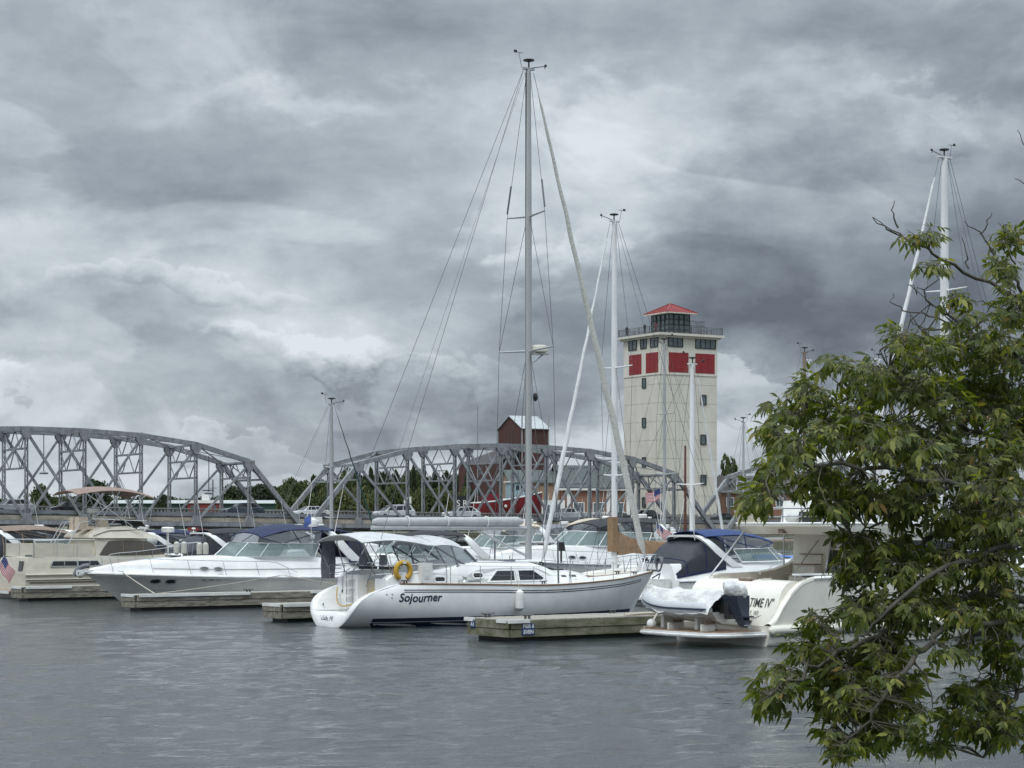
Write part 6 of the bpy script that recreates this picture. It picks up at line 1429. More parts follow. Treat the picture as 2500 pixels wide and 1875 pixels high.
# ================================================================ BIG CREAM MOTOR YACHT
def motor_yacht():
    Ly, By = 15.5, 4.7; O = Vector((6.10, 59.8, 0))
    r = thing('motor_yacht', 'big cream motor yacht with lettered transom and teak swim platform', 'motor yacht', O, HB)
    Hy = Hull(Ly, By, [(0, .58), (.012, .72), (.03, 1.12), (.055, 1.55), (.08, 1.80), (.11, 1.90), (.3, 1.86), (.6, 1.95), (1, 2.5)], rake=2.2, tb=.3, pb=2.5, sternw=.90, depth=.6, flare=1.6)
    mb = MB(); Hy.mesh(mb, 110); hull = mb.build('hull', CRM, r, sm=60)
    for sd in (1, -1):
        mb = MB(); N = 40; P = [Vector(Hy.side(.05 + 14.2 * k / N, .47 + .10 * (k / N), sd, .03)) for k in range(N + 1)]
        mb.tube([P[0] + Vector((-.07, -.05 * sd, 0))] + P, [.06] + [.135] * len(P), 12); mb.build('rub_bulge', CRM, hull)
        mb = MB(); N = 40; P = [Vector(Hy.side(.05 + 14.2 * k / N, .30 + .10 * (k / N), sd, .05)) for k in range(N + 1)]; mb.tube(P, .022, 5); mb.build('hull_groove', GRC2, hull)
        mb = MB(); Hy.band(mb, .3, 13.5, lambda x: -.03, lambda x: .10, sd, .012); mb.build('waterline_stain', STAIN, hull)
        mb = MB(); mb.tube(Hy.sheer_line(sd, .10, .98, .03, 0), .045, 6); mb.build('rub_rail', WHT, r)
        rows = []
        for k in range(30):
            t = .12 * k / 29; b, z = Hy.hb(t), Hy.sh(t); rows.append([(t * Ly, sd * (b + .01), z - .03), (t * Ly, sd * b, z + .05), (t * Ly, sd * (b - .12), z + .07), (t * Ly, sd * (b - .26), z + .02), (t * Ly, sd * (b - .30), z - .25)])
        mb = MB(); mb.loft(rows, False); mb.build('quarter_rim', CRM, r, sm=70)
    # transom: leaning panel with rounded top
    hw = 1.95; prof = [(.12, .42), (.26, .8), (.42, 1.2), (.52, 1.45), (.60, 1.62), (.74, 1.77), (.95, 1.86), (1.25, 1.87), (1.45, 1.80), (1.5, 1.5)]
    rows = []
    for i in range(25):
        v = -1 + 2 * i / 24; y = hw * v; cv = .16 * (1 - v * v); rows.append([(x - cv * (1 if x < .9 else 0.6), y, z - .03 * v * v) for x, z in prof])
    mb = MB(); mb.loft(rows, False, True, True); tr = mb.build('transom', CRM, r, sm=50)
    def tside(a, z, sd, o):   # a is the y coordinate read from the port side
        y = a; v = y / hw; x = interp([(q[1], q[0]) for q in prof[:6]], z) - .16 * (1 - v * v); return (x - o, y, z)
    lm = mat('black_lettering', (.015, .015, .016), .4)
    def tt(txt, y0, y1, z, size, bold, m):
        v, f = text_mb(txt, size, 0, bold); k = (y0 - y1) / max(p[0] for p in v); mb = MB(); mb.add([tside(y0 - a * k, z + b, 1, .014) for a, b in v], f); mb.build('lettering', m, tr, sm=None)
    tt('"QUIET TIME IV"', -.05, -1.80, 1.10, .36, .002, lm)
    tt('STURGEON BAY, WI', -.05, -1.35, .86, .2, .0, MATS['grey_lettering'])
    for y in (-.9, .0, .9): mb = MB(); mb.box((.98, y, 1.89), (.35, .03, .04)); mb.build('locker_seam', BEI, tr, sm=None)
    mb = MB(); mb.box((.86, -.25, 1.86), (.30, .55, .06)); mb.build('transom_hatch', BRN, tr, sm=None)
    # swim platform
    pl = [(-1.75, 1.55), (-1.9, 1.2), (-1.98, 0), (-1.9, -1.2), (-1.75, -1.62), (-1.4, -1.82), (.1, -1.95), (.1, 1.95), (-1.4, 1.82)]
    mb = MB(); mb.ext([(x, y, .28) for x, y in pl], (0, 0, .14)); sp_ = mb.build('swim_platform', WHT, r)
    n = 24
    for i in range(n): 
        x0 = -1.78 + i * .078; w = 1.70 if x0 > -1.55 else 1.45; mb = MB(); mb.box((x0, 0, .426), (.070, w * 2, .016)); mb.build('plank', TEAK, sp_, sm=None)
    mb = MB(); mb.tube([(x, y, .33) for x, y in pl[:7]], .035, 5); mb.build('platform_edge_rail', WHT2, sp_)
    # cockpit inside: sole, coaming, beige liners
    mb = MB(); mb.box((2.6, 0, .95), (3.4, 3.9, .08)); mb.build('cockpit_sole', TEAK, r)
    for sd in (1, -1):
        rows = []
        for k in range(12):
            x = 1.4 + 3.4 * k / 11; b = Hy.hb(x / Ly); z = Hy.sh(x / Ly) + .02 + .18 * (k / 11) ** 2; rows.append([(x, sd * (b - .02), z - .05), (x, sd * (b - .08), z + .06), (x, sd * (b - .30), z + .06), (x, sd * (b - .34), 1.0)])
        mb = MB(); mb.loft(rows, False, True, True); mb.build('cockpit_coaming', CRM, r, sm=35)
    # deck forward
    rings = []
    for k in range(26):
        t = .31 + .69 * k / 25; b = Hy.hb(t); z = Hy.sh(t); rings.append([(t * Ly, b * v, z + .08 * (1 - v * v)) for v in (-1, -.5, 0, .5, 1)])
    mb = MB(); mb.loft(rings, False); mb.build('deck', WHT2, r)
    # salon
    st = [(4.6, 1.85, 1.75, 1.9, 3.3), (6.5, 1.85, 1.7, 1.9, 3.3), (8.6, 1.75, 1.5, 1.95, 3.2), (11.4, 1.3, 1.0, 2.0, 2.25), (12.6, .7, .5, 2.1, 2.15)]; rings = []
    for x, w0, w1, z0, z1 in st: rings.append([(x, -w0, z0), (x, -(w0 + w1) / 2, (z0 + z1) / 2), (x, -w1, z1), (x, 0, z1 + .06), (x, w1, z1), (x, (w0 + w1) / 2, (z0 + z1) / 2), (x, w0, z0)])
    mb = MB(); mb.loft(rings, False, True, True); mb.build('salon', CRM, r, sm=30)
    sfn = lambda x, z, sd, o=0: (x, sd * (interp([(4.6, 1.85), (6.5, 1.85), (8.6, 1.75), (11.4, 1.3)], x) - .14 * (z - 1.9) + o), z)
    for sd in (1, -1):
        strip_decal('side_window', [4.9 + 4.9 * k / 14 for k in range(15)], lambda x: 2.35, lambda x: interp([(4.9, 2.9), (5.1, 3.0), (8.4, 2.95), (9.8, 2.42)], x), sfn, sd, GLS, r, .06)
        decal('hull_window', ellipse(9.5, 1.35, .5, .12), Hy.side, sd, GLS, r, frame=STL, fw=.03)
    # glazed bulkhead behind the cockpit, leaning forward
    mb = MB(); mb.ext([(4.35, -1.75, 1.75), (4.35, .15, 1.75), (4.75, .15, 3.25), (4.75, -1.75, 3.25)], (.03, 0, 0)); gl = mb.build('sliding_door', SMOK if False else GLS, r, sm=None)
    for y in (-1.75, -1.1, -.45, .15): mb = MB(); mb.beam((4.32, y, 1.7), (4.73, y, 3.27), .07, .08); mb.build('door_frame', STL, gl, sm=None)
    mb = MB(); mb.box((4.2, -.8, 1.38), (.3, 2.0, .8)); mb.build('bulkhead_base', CRM, r)
    # stairs to the flybridge on the port side
    for i in range(6):
        mb = MB(); h_ = 1.30 + i * .31 - .98; mb.box((3.55 + i * .27, .9, .98 + h_ / 2), (.262, .85, h_)); s_ = mb.build('stair_step', CRM, r, sm=None); mb = MB(); mb.box((3.52 + i * .27, .9, 1.315 + i * .31), (.34, .87, .03)); mb.build('teak_tread', TEAK, s_, sm=None)
    mb = MB(); mb.tube([(3.3, .45, 1.5), (3.45, .46, 2.1), (4.4, .46, 3.0)], .02, 5); mb.build('stair_rail', STL, r)
    # curved wing on the port side
    P = [(3.3, 1.98), (3.9, 2.05), (4.5, 2.22), (4.95, 2.5), (5.2, 2.8), (5.22, 3.0), (5.1, 3.2), (6.4, 3.2), (6.4, 1.9)]
    for sd in (1,):
        mb = MB(); mb.ext([(x, sd * 1.98, z) for x, z in P], (0, -sd * .12, 0)); mb.build('side_wing', BEI, r, sm=None)
        mb = MB(); mb.tube([(x, sd * 1.92, z) for x, z in P[:7]], .07, 6); mb.build('wing_edge', CRM, r)
    for a, b in (((.95, 1.6, 1.88), (2.5, 1.75, 3.25)), ((4.3, 1.9, 2.1), (4.3, 1.9, 3.25))): mb = MB(); mb.tube([a, b], .028, 6); mb.build('support_pole', STL, r)
    # flybridge overhang and coaming
    ol = [(2.05, 1.6), (1.95, .9), (1.9, 0), (1.95, -.9), (2.05, -1.6), (2.5, -2.0), (9.4, -1.85), (10.4, 0), (9.4, 1.85), (2.5, 2.0)]
    mb = MB(); mb.loft([[(x + .35, y * .95, 3.18) for x, y in ol], [(x, y, 3.42) for x, y in ol], [(x, y, 3.50) for x, y in ol]], True, True, True); mb.build('flybridge_deck', CRM, r, sm=25)
    mb = MB(); mb.tube([(x, y, 3.50) for x, y in ol] + [(*ol[0], 3.5)], .035, 5); mb.build('deck_edge', WHT, r)
    mb = MB(); mb.loft([[(2.6, 2.0, 3.5), (2.12, 1.6, 3.5), (2.02, .35, 3.5)], [(2.5, 2.04, 3.87), (1.98, 1.65, 3.9), (1.95, .35, 3.9)]], False); mb.build('aft_bulwark', BEI, r, sm=None)
    mb = MB(); mb.ext([(2.3, -1.75, 3.5), (4.0, -1.9, 3.5), (4.0, -1.9, 3.95), (3.0, -1.86, 3.95)], (0, .08, 0)); mb.build('side_bulwark', WHT, r, sm=None)
    mb = MB(); mb.tube([(2.05, .35, 3.95), (2.1, -1.1, 3.95), (2.35, -1.78, 3.95), (4.2, -1.9, 3.97)], .026, 6); mb.tube([(2.05, .35, 3.7), (2.1, -1.1, 3.7), (2.35, -1.78, 3.7)], .018, 5); fr_ = mb.build('flybridge_rail', STL, r)
    for x, y in ((2.05, .35), (2.08, -.4), (2.12, -1.15), (2.35, -1.78)): mb = MB(); mb.tube([(x, y, 3.5), (x, y, 3.95)], .026, 6); mb.build('stanchion', STL, fr_)
    mb = MB(); mb.ball((2.9, -.1, 3.66), (.35, .3, .2), 10, 6); mb.build('seat_cushion', WCV, r); mb = MB(); mb.box((2.9, -.8, 3.68), (.5, .6, .35)); mb.build('storage_box', BLKP, r)
    rings = [[(x, -w, 3.48), (x, -w * .93, z), (x, w * .93, z), (x, w, 3.48)] for x, w, z in ((4.2, 1.95, 4.2), (6.5, 1.95, 4.3), (8.6, 1.8, 4.35), (9.6, 1.2, 3.6))]
    mb = MB(); mb.loft(rings, False, True, True); mb.build('flybridge_fairing', WHT, r, sm=30)
    mb = MB(); mb.box((2.15, -.35, 3.3), (.22, .2, .18)); mb.build('aft_camera', BRN, r)
    # radar arch further forward
    mb = MB(); mb.tube([(5.4, -1.9, 4.1), (4.9, -1.6, 5.4), (4.8, 0, 5.6), (4.9, 1.6, 5.4), (5.4, 1.9, 4.1)], .13, 8); mb.build('radar_arch', WHT, r)
    mb = MB(); mb.lathe([(.1, 0), (.33, .04), (.35, .2), (.2, .3)], (4.9, 0, 5.68), 12); mb.build('radar_dome', WPL, r)
    for sd in (1, -1):
        tp = [(Ly * t, sd * max(.1, Hy.hb(t) - .15), Hy.sh(t) + .75 * min(1, (t - .42) * 12)) for t in [.43 + .57 * k / 14 for k in range(15)]]
        mb = MB(); mb.tube(tp, .02, 5); rl = mb.build('bow_rail', STL, r)
        for k in range(1, 15, 2): mb = MB(); mb.tube([tp[k], (tp[k][0], tp[k][1], Hy.sh(tp[k][0] / Ly))], .016, 4); mb.build('stanchion', STL, rl)
    # near quarter cleat recess
    mb = MB(); mb.box((1.9, -1.93, 1.97), (.8, .2, .06)); mb.build('cleat_recess', GRC2, r); mb = MB(); mb.box((1.8, -2.0, 2.03), (1.4, .34, .05)); mb.build('coaming_cap', WHT, r)
    return O
QT = motor_yacht()
def onq(x, y, z): return Matrix.Translation(QT) @ Matrix.Rotation(HB, 4, 'Z') @ Vector((x, y, z))
# dinghy across the platform
def dinghy():
    O = onq(-.95, -1.15, .62); rz = HB + pi / 2
    r = thing('inflatable_dinghy', 'inflatable dinghy with grey tubes under a rumpled white cover', 'dinghy', O, rz)
    Ld = 3.35
    def tubeline(sd): 
        return [(x, sd * .58 * (1 - max(0, (x - 1.9) / 1.42) ** 2.4), .42 + .30 * max(0, (x - 1.4) / 1.9) ** 2) for x in [-.15 + (Ld - .0) * k / 22 for k in range(23)]]
    a = tubeline(1); b = tubeline(-1); P = a + b[::-1]
    mb = MB(); mb.tube(P, [.06, .17] + [.215] * (len(P) - 4) + [.17, .06], 12); mb.build('tube', mat('grey_hypalon', (.42, .44, .46), .5), r)
    mb = MB(); mb.tube([(x, y + (.2 if y > 0 else -.2) * 1.02, z + .03) for x, y, z in b[:-2]], .03, 5); mb.tube([(x, y + .21, z + .03) for x, y, z in a[:-2]], .03, 5); mb.build('navy_rubbing_strake', NAVYP, r)
    rings = [[(x, -.42 * w, .36 + l), (x, -.22 * w, .12 + l), (x, 0, .02 + l), (x, .22 * w, .12 + l), (x, .42 * w, .36 + l)] for x, w, l in ((0, 1, 0), (1, 1, 0), (2.2, .85, .06), (2.9, .4, .22), (3.1, .1, .35))]
    mb = MB(); mb.loft(rings, False, True, True); mb.build('hull', WHT2, r)
    random.seed(5); rows = []
    for i in range(34):
        u = i / 33; x = -.22 + 3.62 * u; w = .80 * (1 - max(0, (x - 1.9) / 1.55) ** 2.6) if x > 1.9 else .80; w = max(w, .05)
        lift = .30 * max(0, (x - 1.4) / 1.9) ** 2; pk = .74 + .16 * math.exp(-((x - .9) / .5) ** 2) + .12 * math.exp(-((x - 2.1) / .6) ** 2) + .05 * math.exp(-((x - .05) / .3) ** 2); pk += lift * .6
        row = []
        for j in range(21):
            v = -1 + j / 10; edge = .38 + lift; z = edge + (pk + .12 - edge) * (1 - abs(v) ** 1.9) - .05 * abs(v) ** 6
            z += .045 * sin(5 * u * 3.1 + 4.2 * v * abs(v) + 9 * u * v) * (1 - abs(v)) + .030 * abs(sin(11 * u + 6 * v)) + .022 * sin(31 * u - 13 * v * v) + .026 * sin(9 * v + 23 * u * u) - .03
            row.append((x, v * (w - .02 + .015 * sin(13 * u)), z))
        rows.append(row)
    mb = MB(); mb.sheet(rows, .012); mb.build('cover', WCV, r, sm=80)
    for x in (.7, 2.2): mb = MB(); mb.box((x, 0, .02), (.12, .8, .36)); mb.build('chock', WHT2, r)
    # outboard at the stern (negative x)
    OB = mat('navy_outboard_paint', (.02, .028, .045), .35)
    mb = MB(); mb.ball((-.52, 0, 1.02), (.42, .29, .30), 22, 14)
    for k, v in enumerate(mb.v):
        n_ = .05 * sin(9 * v[0] + 7 * v[2]) + .03 * sin(21 * v[1] + 11 * v[0]) - (.06 if v[2] > 1.2 else 0); mb.v[k] = (v[0] * (1 + n_), v[1] + n_, v[2] + n_ + (v[0] + .5) * .22)
    mb.build('engine_cover', WCV, r, sm=80)
    mb = MB(); mb.loft([[(-.52 + q[0] * .34, q[1] * .24, .85) for q in ((-1, -1), (1, -1), (1, 1), (-1, 1))], [(-.60 + q[0] * .30, q[1] * .21, .58) for q in ((-1, -1), (1, -1), (1, 1), (-1, 1))], [(-.76 + q[0] * .20, q[1] * .13, .28) for q in ((-1, -1), (1, -1), (1, 1), (-1, 1))], [(-.92 + q[0] * .17, q[1] * .09, .02) for q in ((-1, -1), (1, -1), (1, 1), (-1, 1))]], True, True, True); mb.build('outboard_leg', OB, r, sm=30)
    mb = MB(); mb.box((-.92, 0, .26), (.45, .26, .045), .2); mb.build('cavitation_plate', OB, r); mb = MB(); mb.tube([(-.2, .12, .72), (-.5, .2, .68), (-.75, .16, .5)], .035, 6); mb.tube([(-.2, -.14, .66), (-.5, -.24, .6), (-.72, -.17, .42)], .03, 6); mb.build('control_hose', BLKP, r); mb = MB(); mb.box((-.36, 0, .42), (.16, .46, .5), .2); mb.build('tilt_bracket', BLKP, r); mb = MB(); mb.ball((-.88, 0, .02), (.22, .07, .08), 8, 6); mb.build('gearcase', OB, r)
    mb = MB()
    for k in range(3): a_ = 2 * pi * k / 3; mb.beam((-1.1, 0, .02), (-1.12, .15 * cos(a_), .02 + .15 * sin(a_)), .1, .03)
    mb.build('propeller', STL, r); mb = MB(); mb.box((-.2, 0, .5), (.2, .4, .35)); mb.build('engine_bracket', BLKP, r)
    mb = MB(); mb.ball((-.74, .02, .98 - .5), (.10, .14, .12), 8, 6); mb.build('swivel_housing', BLKP, r)
dinghy()
f = thing('fender', 'round white fender lying on the teak swim platform under the dinghy bow', 'fender', onq(-1.55, 1.3, .57), HB)
mb = MB(); mb.ball((0, 0, 0), (.14, .14, .14), 10, 8); mb.build('body', WPL, f)
for i, (x, y) in enumerate(((-1.3, .55), (-1.3, -.9))):
    f = thing('dinghy_chock', ('white angled dinghy chock left of centre on the swim platform', 'white angled dinghy chock nearest the outboard on the swim platform')[i], 'chock', onq(x, y, .43), HB)
    mb = MB(); mb.box((0, 0, .1), (.5, .06, .2)); mb.build('foot', WHT2, f); mb = MB(); mb.box((.05, 0, .24), (.35, .14, .08)); mb.build('cradle_pad', BRN, f)
rope('thin grey line running from the yacht transom corner to the dinghy', onq(.35, -1.75, 1.0), onq(-.1, -.7, .66), .06, .010, GRC2)
rope('pale mooring line sagging from the dock cleat to the swim platform', on_f(FD, 5.9, .3, .72), onq(-1.7, 1.45, .46), .10, .028)
rope('coil of pale rope lying round the dock cleat', on_f(FD, 4.6, .35, .66), on_f(FD, 5.9, .3, .69), -.02, .05)
f = thing('rope_coil', 'dark coiled hose hanging on the bow pulpit of the big sloop', 'rope coil', on_boat(14.5, -.1, 1.95), HB)
mb = MB()
for k in range(3): mb.tube([(.03 * k + .08 * cos(a), .26 * cos(a + .2 * k), .27 * sin(a)) for a in [2 * pi * j / 16 for j in range(17)]], .028, 5)
mb.build('coils', GRC2, f)

# ================================================================ OTHER BOATS
p = stern_at(1598, 87.5)
bc_, BH, BI = cruiser('express_cruiser', 'white cruiser with bright navy bimini and dark cockpit enclosure, stern towards the sloop bow', p, HB, L=10.6, B=3.6, fb=(1.05, 1.08, 1.35), deck=.72, ws=(.66, .30), wsh=.60, toph=1.0, canvas=mat('royal_navy_canvas', (.014, .04, .15), .75, n=(5, .25, None, (1, 1, 1)), bump=(10, .4)), lean=-1, curtain=NAVY, detail=2, antenna=2, radar=False)
mb = MB(); mb.ball((-.12, -.3, 1.05), (.3, .5, .28), 12, 8); mb.build('barbecue_grill', WPL, bc_)
mb = MB(); mb.box((-.25, -.4, .85), (.35, 1.5, .6)); mb.build('transom_locker', WHT2, bc_)
def px_boat(label, px, D, stern=True, **k):
    L_ = k.get('L', 10)
    if stern: return cruiser('motor_boat', label, stern_at(px, D), HB, **k)
    return cruiser('motor_boat', label, bow_at(px, D, L_), H2, **k)
px_boat('white cruiser with black canvas top and chrome fenders on its rail', 398, 112, L=10.5, B=3.5, canvas=BLK, lean=-1, curtain=BLK, ws=(.72, .30), wsh=.55, toph=.95, fb=(1.1, 1.1, 1.4), deck=.75, radar=False)
px_boat('white cruiser with taupe canvas cut by the left frame edge', -95, 104, L=10.5, B=3.6, canvas=BRN, lean=-1, curtain=BRN, ws=(.66, .30), wsh=.6, toph=.95, radar=False, clear=SMOK)
px_boat('small white coupe boat behind the taupe canvas cruiser', 62, 128, L=8.5, B=3, canvas=WHT, lean=-1, ws=(.66, .36), wsh=.7, toph=.55, radar=True, antenna=1, detail=1)
px_boat('white boat with navy canvas behind the beige flybridge', 318, 122, L=8.5, B=3, canvas=NAVY, lean=-1, curtain=NAVY, ws=(.66, .3), wsh=.5, toph=.8, radar=True, detail=1)
px_boat('white hardtop cruiser seen through the sloop bimini frames', 735, 98, False, L=11, B=3.7, canvas=BLK, ws=(.6, .3), wsh=.6, toph=.8, fb=(1.1, 1.15, 1.45), deck=.8, radar=True, detail=1)
px_boat('white cruiser with beige bimini left of the big mast', 1013, 122, False, L=11, B=3.6, canvas=BEC, ws=(.62, .3), wsh=.75, toph=1.0, fb=(1.1, 1.2, 1.5), deck=.8, radar=True, detail=1)
px_boat('white cruiser with beige bimini behind the leaning white furled sail', 1223, 128, False, L=11, B=3.6, canvas=BEC, ws=(.62, .3), wsh=.85, toph=1.1, fb=(1.1, 1.2, 1.5), deck=.85, radar=True, detail=1)
px_boat('large white express boat with dark windshield and black hardtop left of the tan cover', 1182, 106, False, L=13, B=4.2, canvas=BLK, ws=(.62, .36), wsh=.78, toph=.95, fb=(1.2, 1.3, 1.6), deck=.95, radar=True, detail=2, clear=SMOK)
px_boat('white runabout with dark windshield beyond the sail cover', 1400, 124, False, L=9, B=3.2, canvas=BLK, top=False, ws=(.6, .3), wsh=.6, radar=True, detail=1)
px_boat('pale cabin boat moored between the black canvas cruiser and the bridge', 586, 135, L=9, B=3.2, canvas=BLK, lean=-1, ws=(.66, .3), wsh=.5, toph=.7, radar=True, detail=1, fb=(.8, .9, 1.1))
px_boat('white cruiser with grey canvas in the row behind the big mast', 1150, 146, False, L=11, B=3.6, canvas=GRC2, ws=(.62, .3), wsh=.7, toph=.9, radar=True, detail=1)
px_boat('small white cruiser with navy canvas moored below the bridge end post', 690, 138, L=9.5, B=3.3, canvas=NAVY, lean=-1, ws=(.66, .3), wsh=.55, toph=.8, radar=True, detail=1)
# covered boat with the blue tarp
def tarp_boat():
    D = 112.; c = at(1838, 1278, D); r = thing('covered_boat', 'boat wrapped in a bright blue tarpaulin with white outboard', 'boat', (c.x, c.y, 0), radians(8))
    H_ = Hull(4.4, 2.2, [(0, 1.1), (1, 1.5)], rake=.8, depth=.3); mb = MB(); H_.mesh(mb, 14); mb.build('hull', WHT, r)
    rows = []
    for i in range(14):
        u = i / 13; x = 3.95 * u - .05; w = H_.hb(min(.999, max(0, x / 4.4))) + .06; rows.append([(x, v * w, (1.28 if abs(v) > .95 else 1.75 - .2 * abs(v) + .05 * sin(7 * u + 3 * v)) - .35 * (abs(v) > .99)) for v in (-1, -.97, -.6, 0, .6, .97, 1)])
    mb = MB(); mb.sheet(rows, .02); mb.build('tarpaulin', BLUT, r, sm=50)
    mb = MB(); mb.ball((-.3, 0, 1.55), (.3, .25, .32), 10, 7); mb.build('outboard_motor', WPL, r)
tarp_boat()
f = thing('open_boat', 'small white open boat with outboard right of the blue tarpaulin', 'boat', tuple(at(1915, 1278, 108))[:2] + (0,), radians(188))
H_ = Hull(3.4, 1.7, [(0, .9), (1, 1.25)], rake=.7, depth=.3); mb = MB(); H_.mesh(mb, 14); mb.build('hull', WHT, f); mb = MB(); mb.ball((-.1, 0, 1.35), (.35, .26, .26), 10, 7); mb.build('outboard_motor', WPL, f); mb = MB(); mb.box((1.4, 0, .95), (2.2, 1.3, .1)); mb.build('deck', WHT2, f)
f = thing('deck_box', 'plain white dock cabin behind the leaning furled sail', 'cabin', tuple(at(1322, 1278, 118))[:2] + (0,), HB)
mb = MB(); mb.box((0, 0, 1.3), (2.0, 1.6, 2.2)); mb.build('wall', WHT2, f); mb = MB(); mb.box((0, 0, 2.42), (2.2, 1.8, .08)); mb.build('roof', WHT2, f)
f = thing('outboard_motor', 'white outboard motor tilted up behind the beige flybridge', 'outboard motor', tuple(at(372, 1278, 118))[:2] + (1.5,), HB)
mb = MB(); mb.ball((0, 0, 1.1), (.35, .25, .38), 10, 7); mb.build('cowling', WPL, f); mb = MB(); mb.tube([(0, 0, .9), (.25, 0, .3)], .12, 6); mb.build('leg', WPL, f)
for i, (px, py) in enumerate(((431, 1333), (449, 1333), (487, 1335), (502, 1335))):
    g = at(px, py, 108.5); f = thing('fender', ('leftmost', 'second from left', 'third from left', 'rightmost')[i] + ' pale fender standing on the rail of the black canvas cruiser', 'fender', g - Vector((0, 0, .45)), 0, 'fenders racked on the black canvas cruiser')
    mb = MB(); mb.lathe([(.05, 0), (.15, .06), (.16, .5), (.13, .62), (.05, .68)], (0, 0, 0), 10); mb.build('body', mat('pale_fender_sleeve', (.55, .54, .48), .7), f)
# vertical black horn like outboard on the rail behind the sloop
f = thing('outboard_motor', 'small black outboard clamped upright on a rail right of the big mast', 'outboard motor', tuple(at(1370, 1374, 96)), HB)
mb = MB(); mb.box((0, 0, .76), (.26, .26, .42), taper=.85); mb.build('cowling', BLKP, f); mb = MB(); mb.tube([(0, 0, .6), (0, 0, 0)], .05, 6); mb.build('leg', BLKP, f)

def sail_at(label, px, ptop, D, head=H2, xm=6.0, **k):
    m = at(px, 1278, D); z = HC + (HOR - ptop) * D / F; d = Vector((cos(head), sin(head), 0)); o = Vector((m.x, m.y, 0)) - d * xm
    return sloop('sailboat', label, o, head, mast_top=z, xm=xm, **k)
ks, _ = sail_at('cream cabin sloop with tan mainsail cover and white mast', 1500, 542, 94, L=11.6, xm=7.2, rad=.12, cabm=CRM, cover=(TAN, .5, .36), spreaders=((.27, .95), (.58, 1.15)), gw=.105, genoa=mat('white_sail_cloth', (.66, .68, .68), .7))
mb = MB()
rows = [[(7.3 + .0 * i - .25 * a, .20 * b, 2.2 + 1.6 * i / 5) for a, b in ((-.6, -1), (.6, -1), (.9, 0), (.6, 1), (-.6, 1), (-.9, 0))] for i in range(6)]
mb.loft(rows, True, True, True); mb.build('mast_boot_cover', TAN, ks, sm=60)
sail_at('small sailboat with dark green line left of the middle truss span', 809, 988, 112, HB, xm=5.0, L=8.6, rad=.085, mastm=ALU, genoa=mat('dark_green_sailcloth', (.012, .06, .05), .8), gw=.045, spreaders=((.28, .5), (.6, .45)), B=2.8)
sail_at('sailboat with slim grey mast in front of the left tower face', 1622, 842, 116, H2, xm=5.5, L=9.5, rad=.075, mastm=ALU, genoa=None, spreaders=((.4, .9), (.68, .8)), B=3.0)
sail_at('sailboat with stout white mast in front of the right tower face', 1690, 890, 104, HB, xm=6.5, L=9.1, rad=.12, mastm=WMST, genoa=mat('white_sail_cloth', (.66, .68, .68), .7), gw=.075, spreaders=((.40, 1.0),), B=3.1)
sail_at('sailboat with thin mast between the tower and the leaves', 1815, 1032, 140, H2, xm=5.0, L=8, rad=.07, mastm=ALU, genoa=None, spreaders=((.55, .7),), B=2.7)
sail_at('sailboat with brown wooden mast rising above the leaves', 1964, 862, 128, HB, xm=6, L=11, rad=.11, mastm=mat('brown_spar_varnish', (.25, .19, .14), .5), genoa=None, spreaders=((.45, 1.0),))
sail_at('sailboat with pale mast beside the brown wooden mast', 1975, 880, 136, H2, xm=6, L=11, rad=.09, mastm=WMST, genoa=None, spreaders=((.5, 1.0),), instr=False)
sail_at('sailboat with white mast and black halyard above the leaves', 2145, 878, 128, HB, xm=6, L=11, rad=.13, mastm=WMST, genoa=None, spreaders=((.5, 1.0),))
sail_at('tall sailboat with thick white mast above the tree at the right', 2306, 386, 84, H2, xm=7.2, L=13, B=3.9, rad=.16, mastm=WMST, spreaders=((.40, 1.45), (.68, 1.1)), gw=.12, genoa=mat('white_sail_cloth', (.66, .68, .68), .7), fb=(1.1, 1.05, 1.4))
# ================================================================ FOREGROUND TREE (boxelder)
LEAF = bpy.data.materials.new('boxelder_leaf'); LEAF.use_nodes = True
def leaf_material():
    nt = LEAF.node_tree; b = nt.nodes['Principled BSDF']; out = nt.nodes['Material Output']
    oi = nt.nodes.new('ShaderNodeNewGeometry'); rp = nt.nodes.new('ShaderNodeValToRGB')
    nt.links.new(oi.outputs['Random Per Island'], rp.inputs[0])
    e = rp.color_ramp.elements; e[0].position = 0; e[0].color = (.058, .082, .016, 1); e[1].position = 1; e[1].color = (.30, .19, .06, 1)
    for p, c in ((.965, (.29, .29, .07, 1)), (.45, (.080, .098, .020, 1)), (.8, (.14, .155, .034, 1))): q = e.new(p); q.color = c
    nt.links.new(rp.outputs[0], b.inputs['Base Color']); b.inputs['Roughness'].default_value = .5; b.inputs['Specular IOR Level'].default_value = .35
    tr = nt.nodes.new('ShaderNodeBsdfTranslucent'); g = nt.nodes.new('ShaderNodeMix'); g.data_type = 'RGBA'; g.blend_type = 'MULTIPLY'; g.inputs[0].default_value = 1
    nt.links.new(rp.outputs[0], g.inputs[6]); g.inputs[7].default_value = (1.25, 1.35, .42, 1); nt.links.new(g.outputs[2], tr.inputs[0])
    mx = nt.nodes.new('ShaderNodeMixShader'); mx.inputs[0].default_value = .44
    nt.links.new(b.outputs[0], mx.inputs[1]); nt.links.new(tr.outputs[0], mx.inputs[2]); nt.links.new(mx.outputs[0], out.inputs[0])
leaf_material()
TB = mat('boxelder_bark', (.075, .068, .055), .9, n=(14, .4, None, (1, 1, .4)), bump=(30, .6)); TWG = mat('twig_bark', (.095, .085, .06), .8, n=(20, .3, None, (1, 1, 1)))
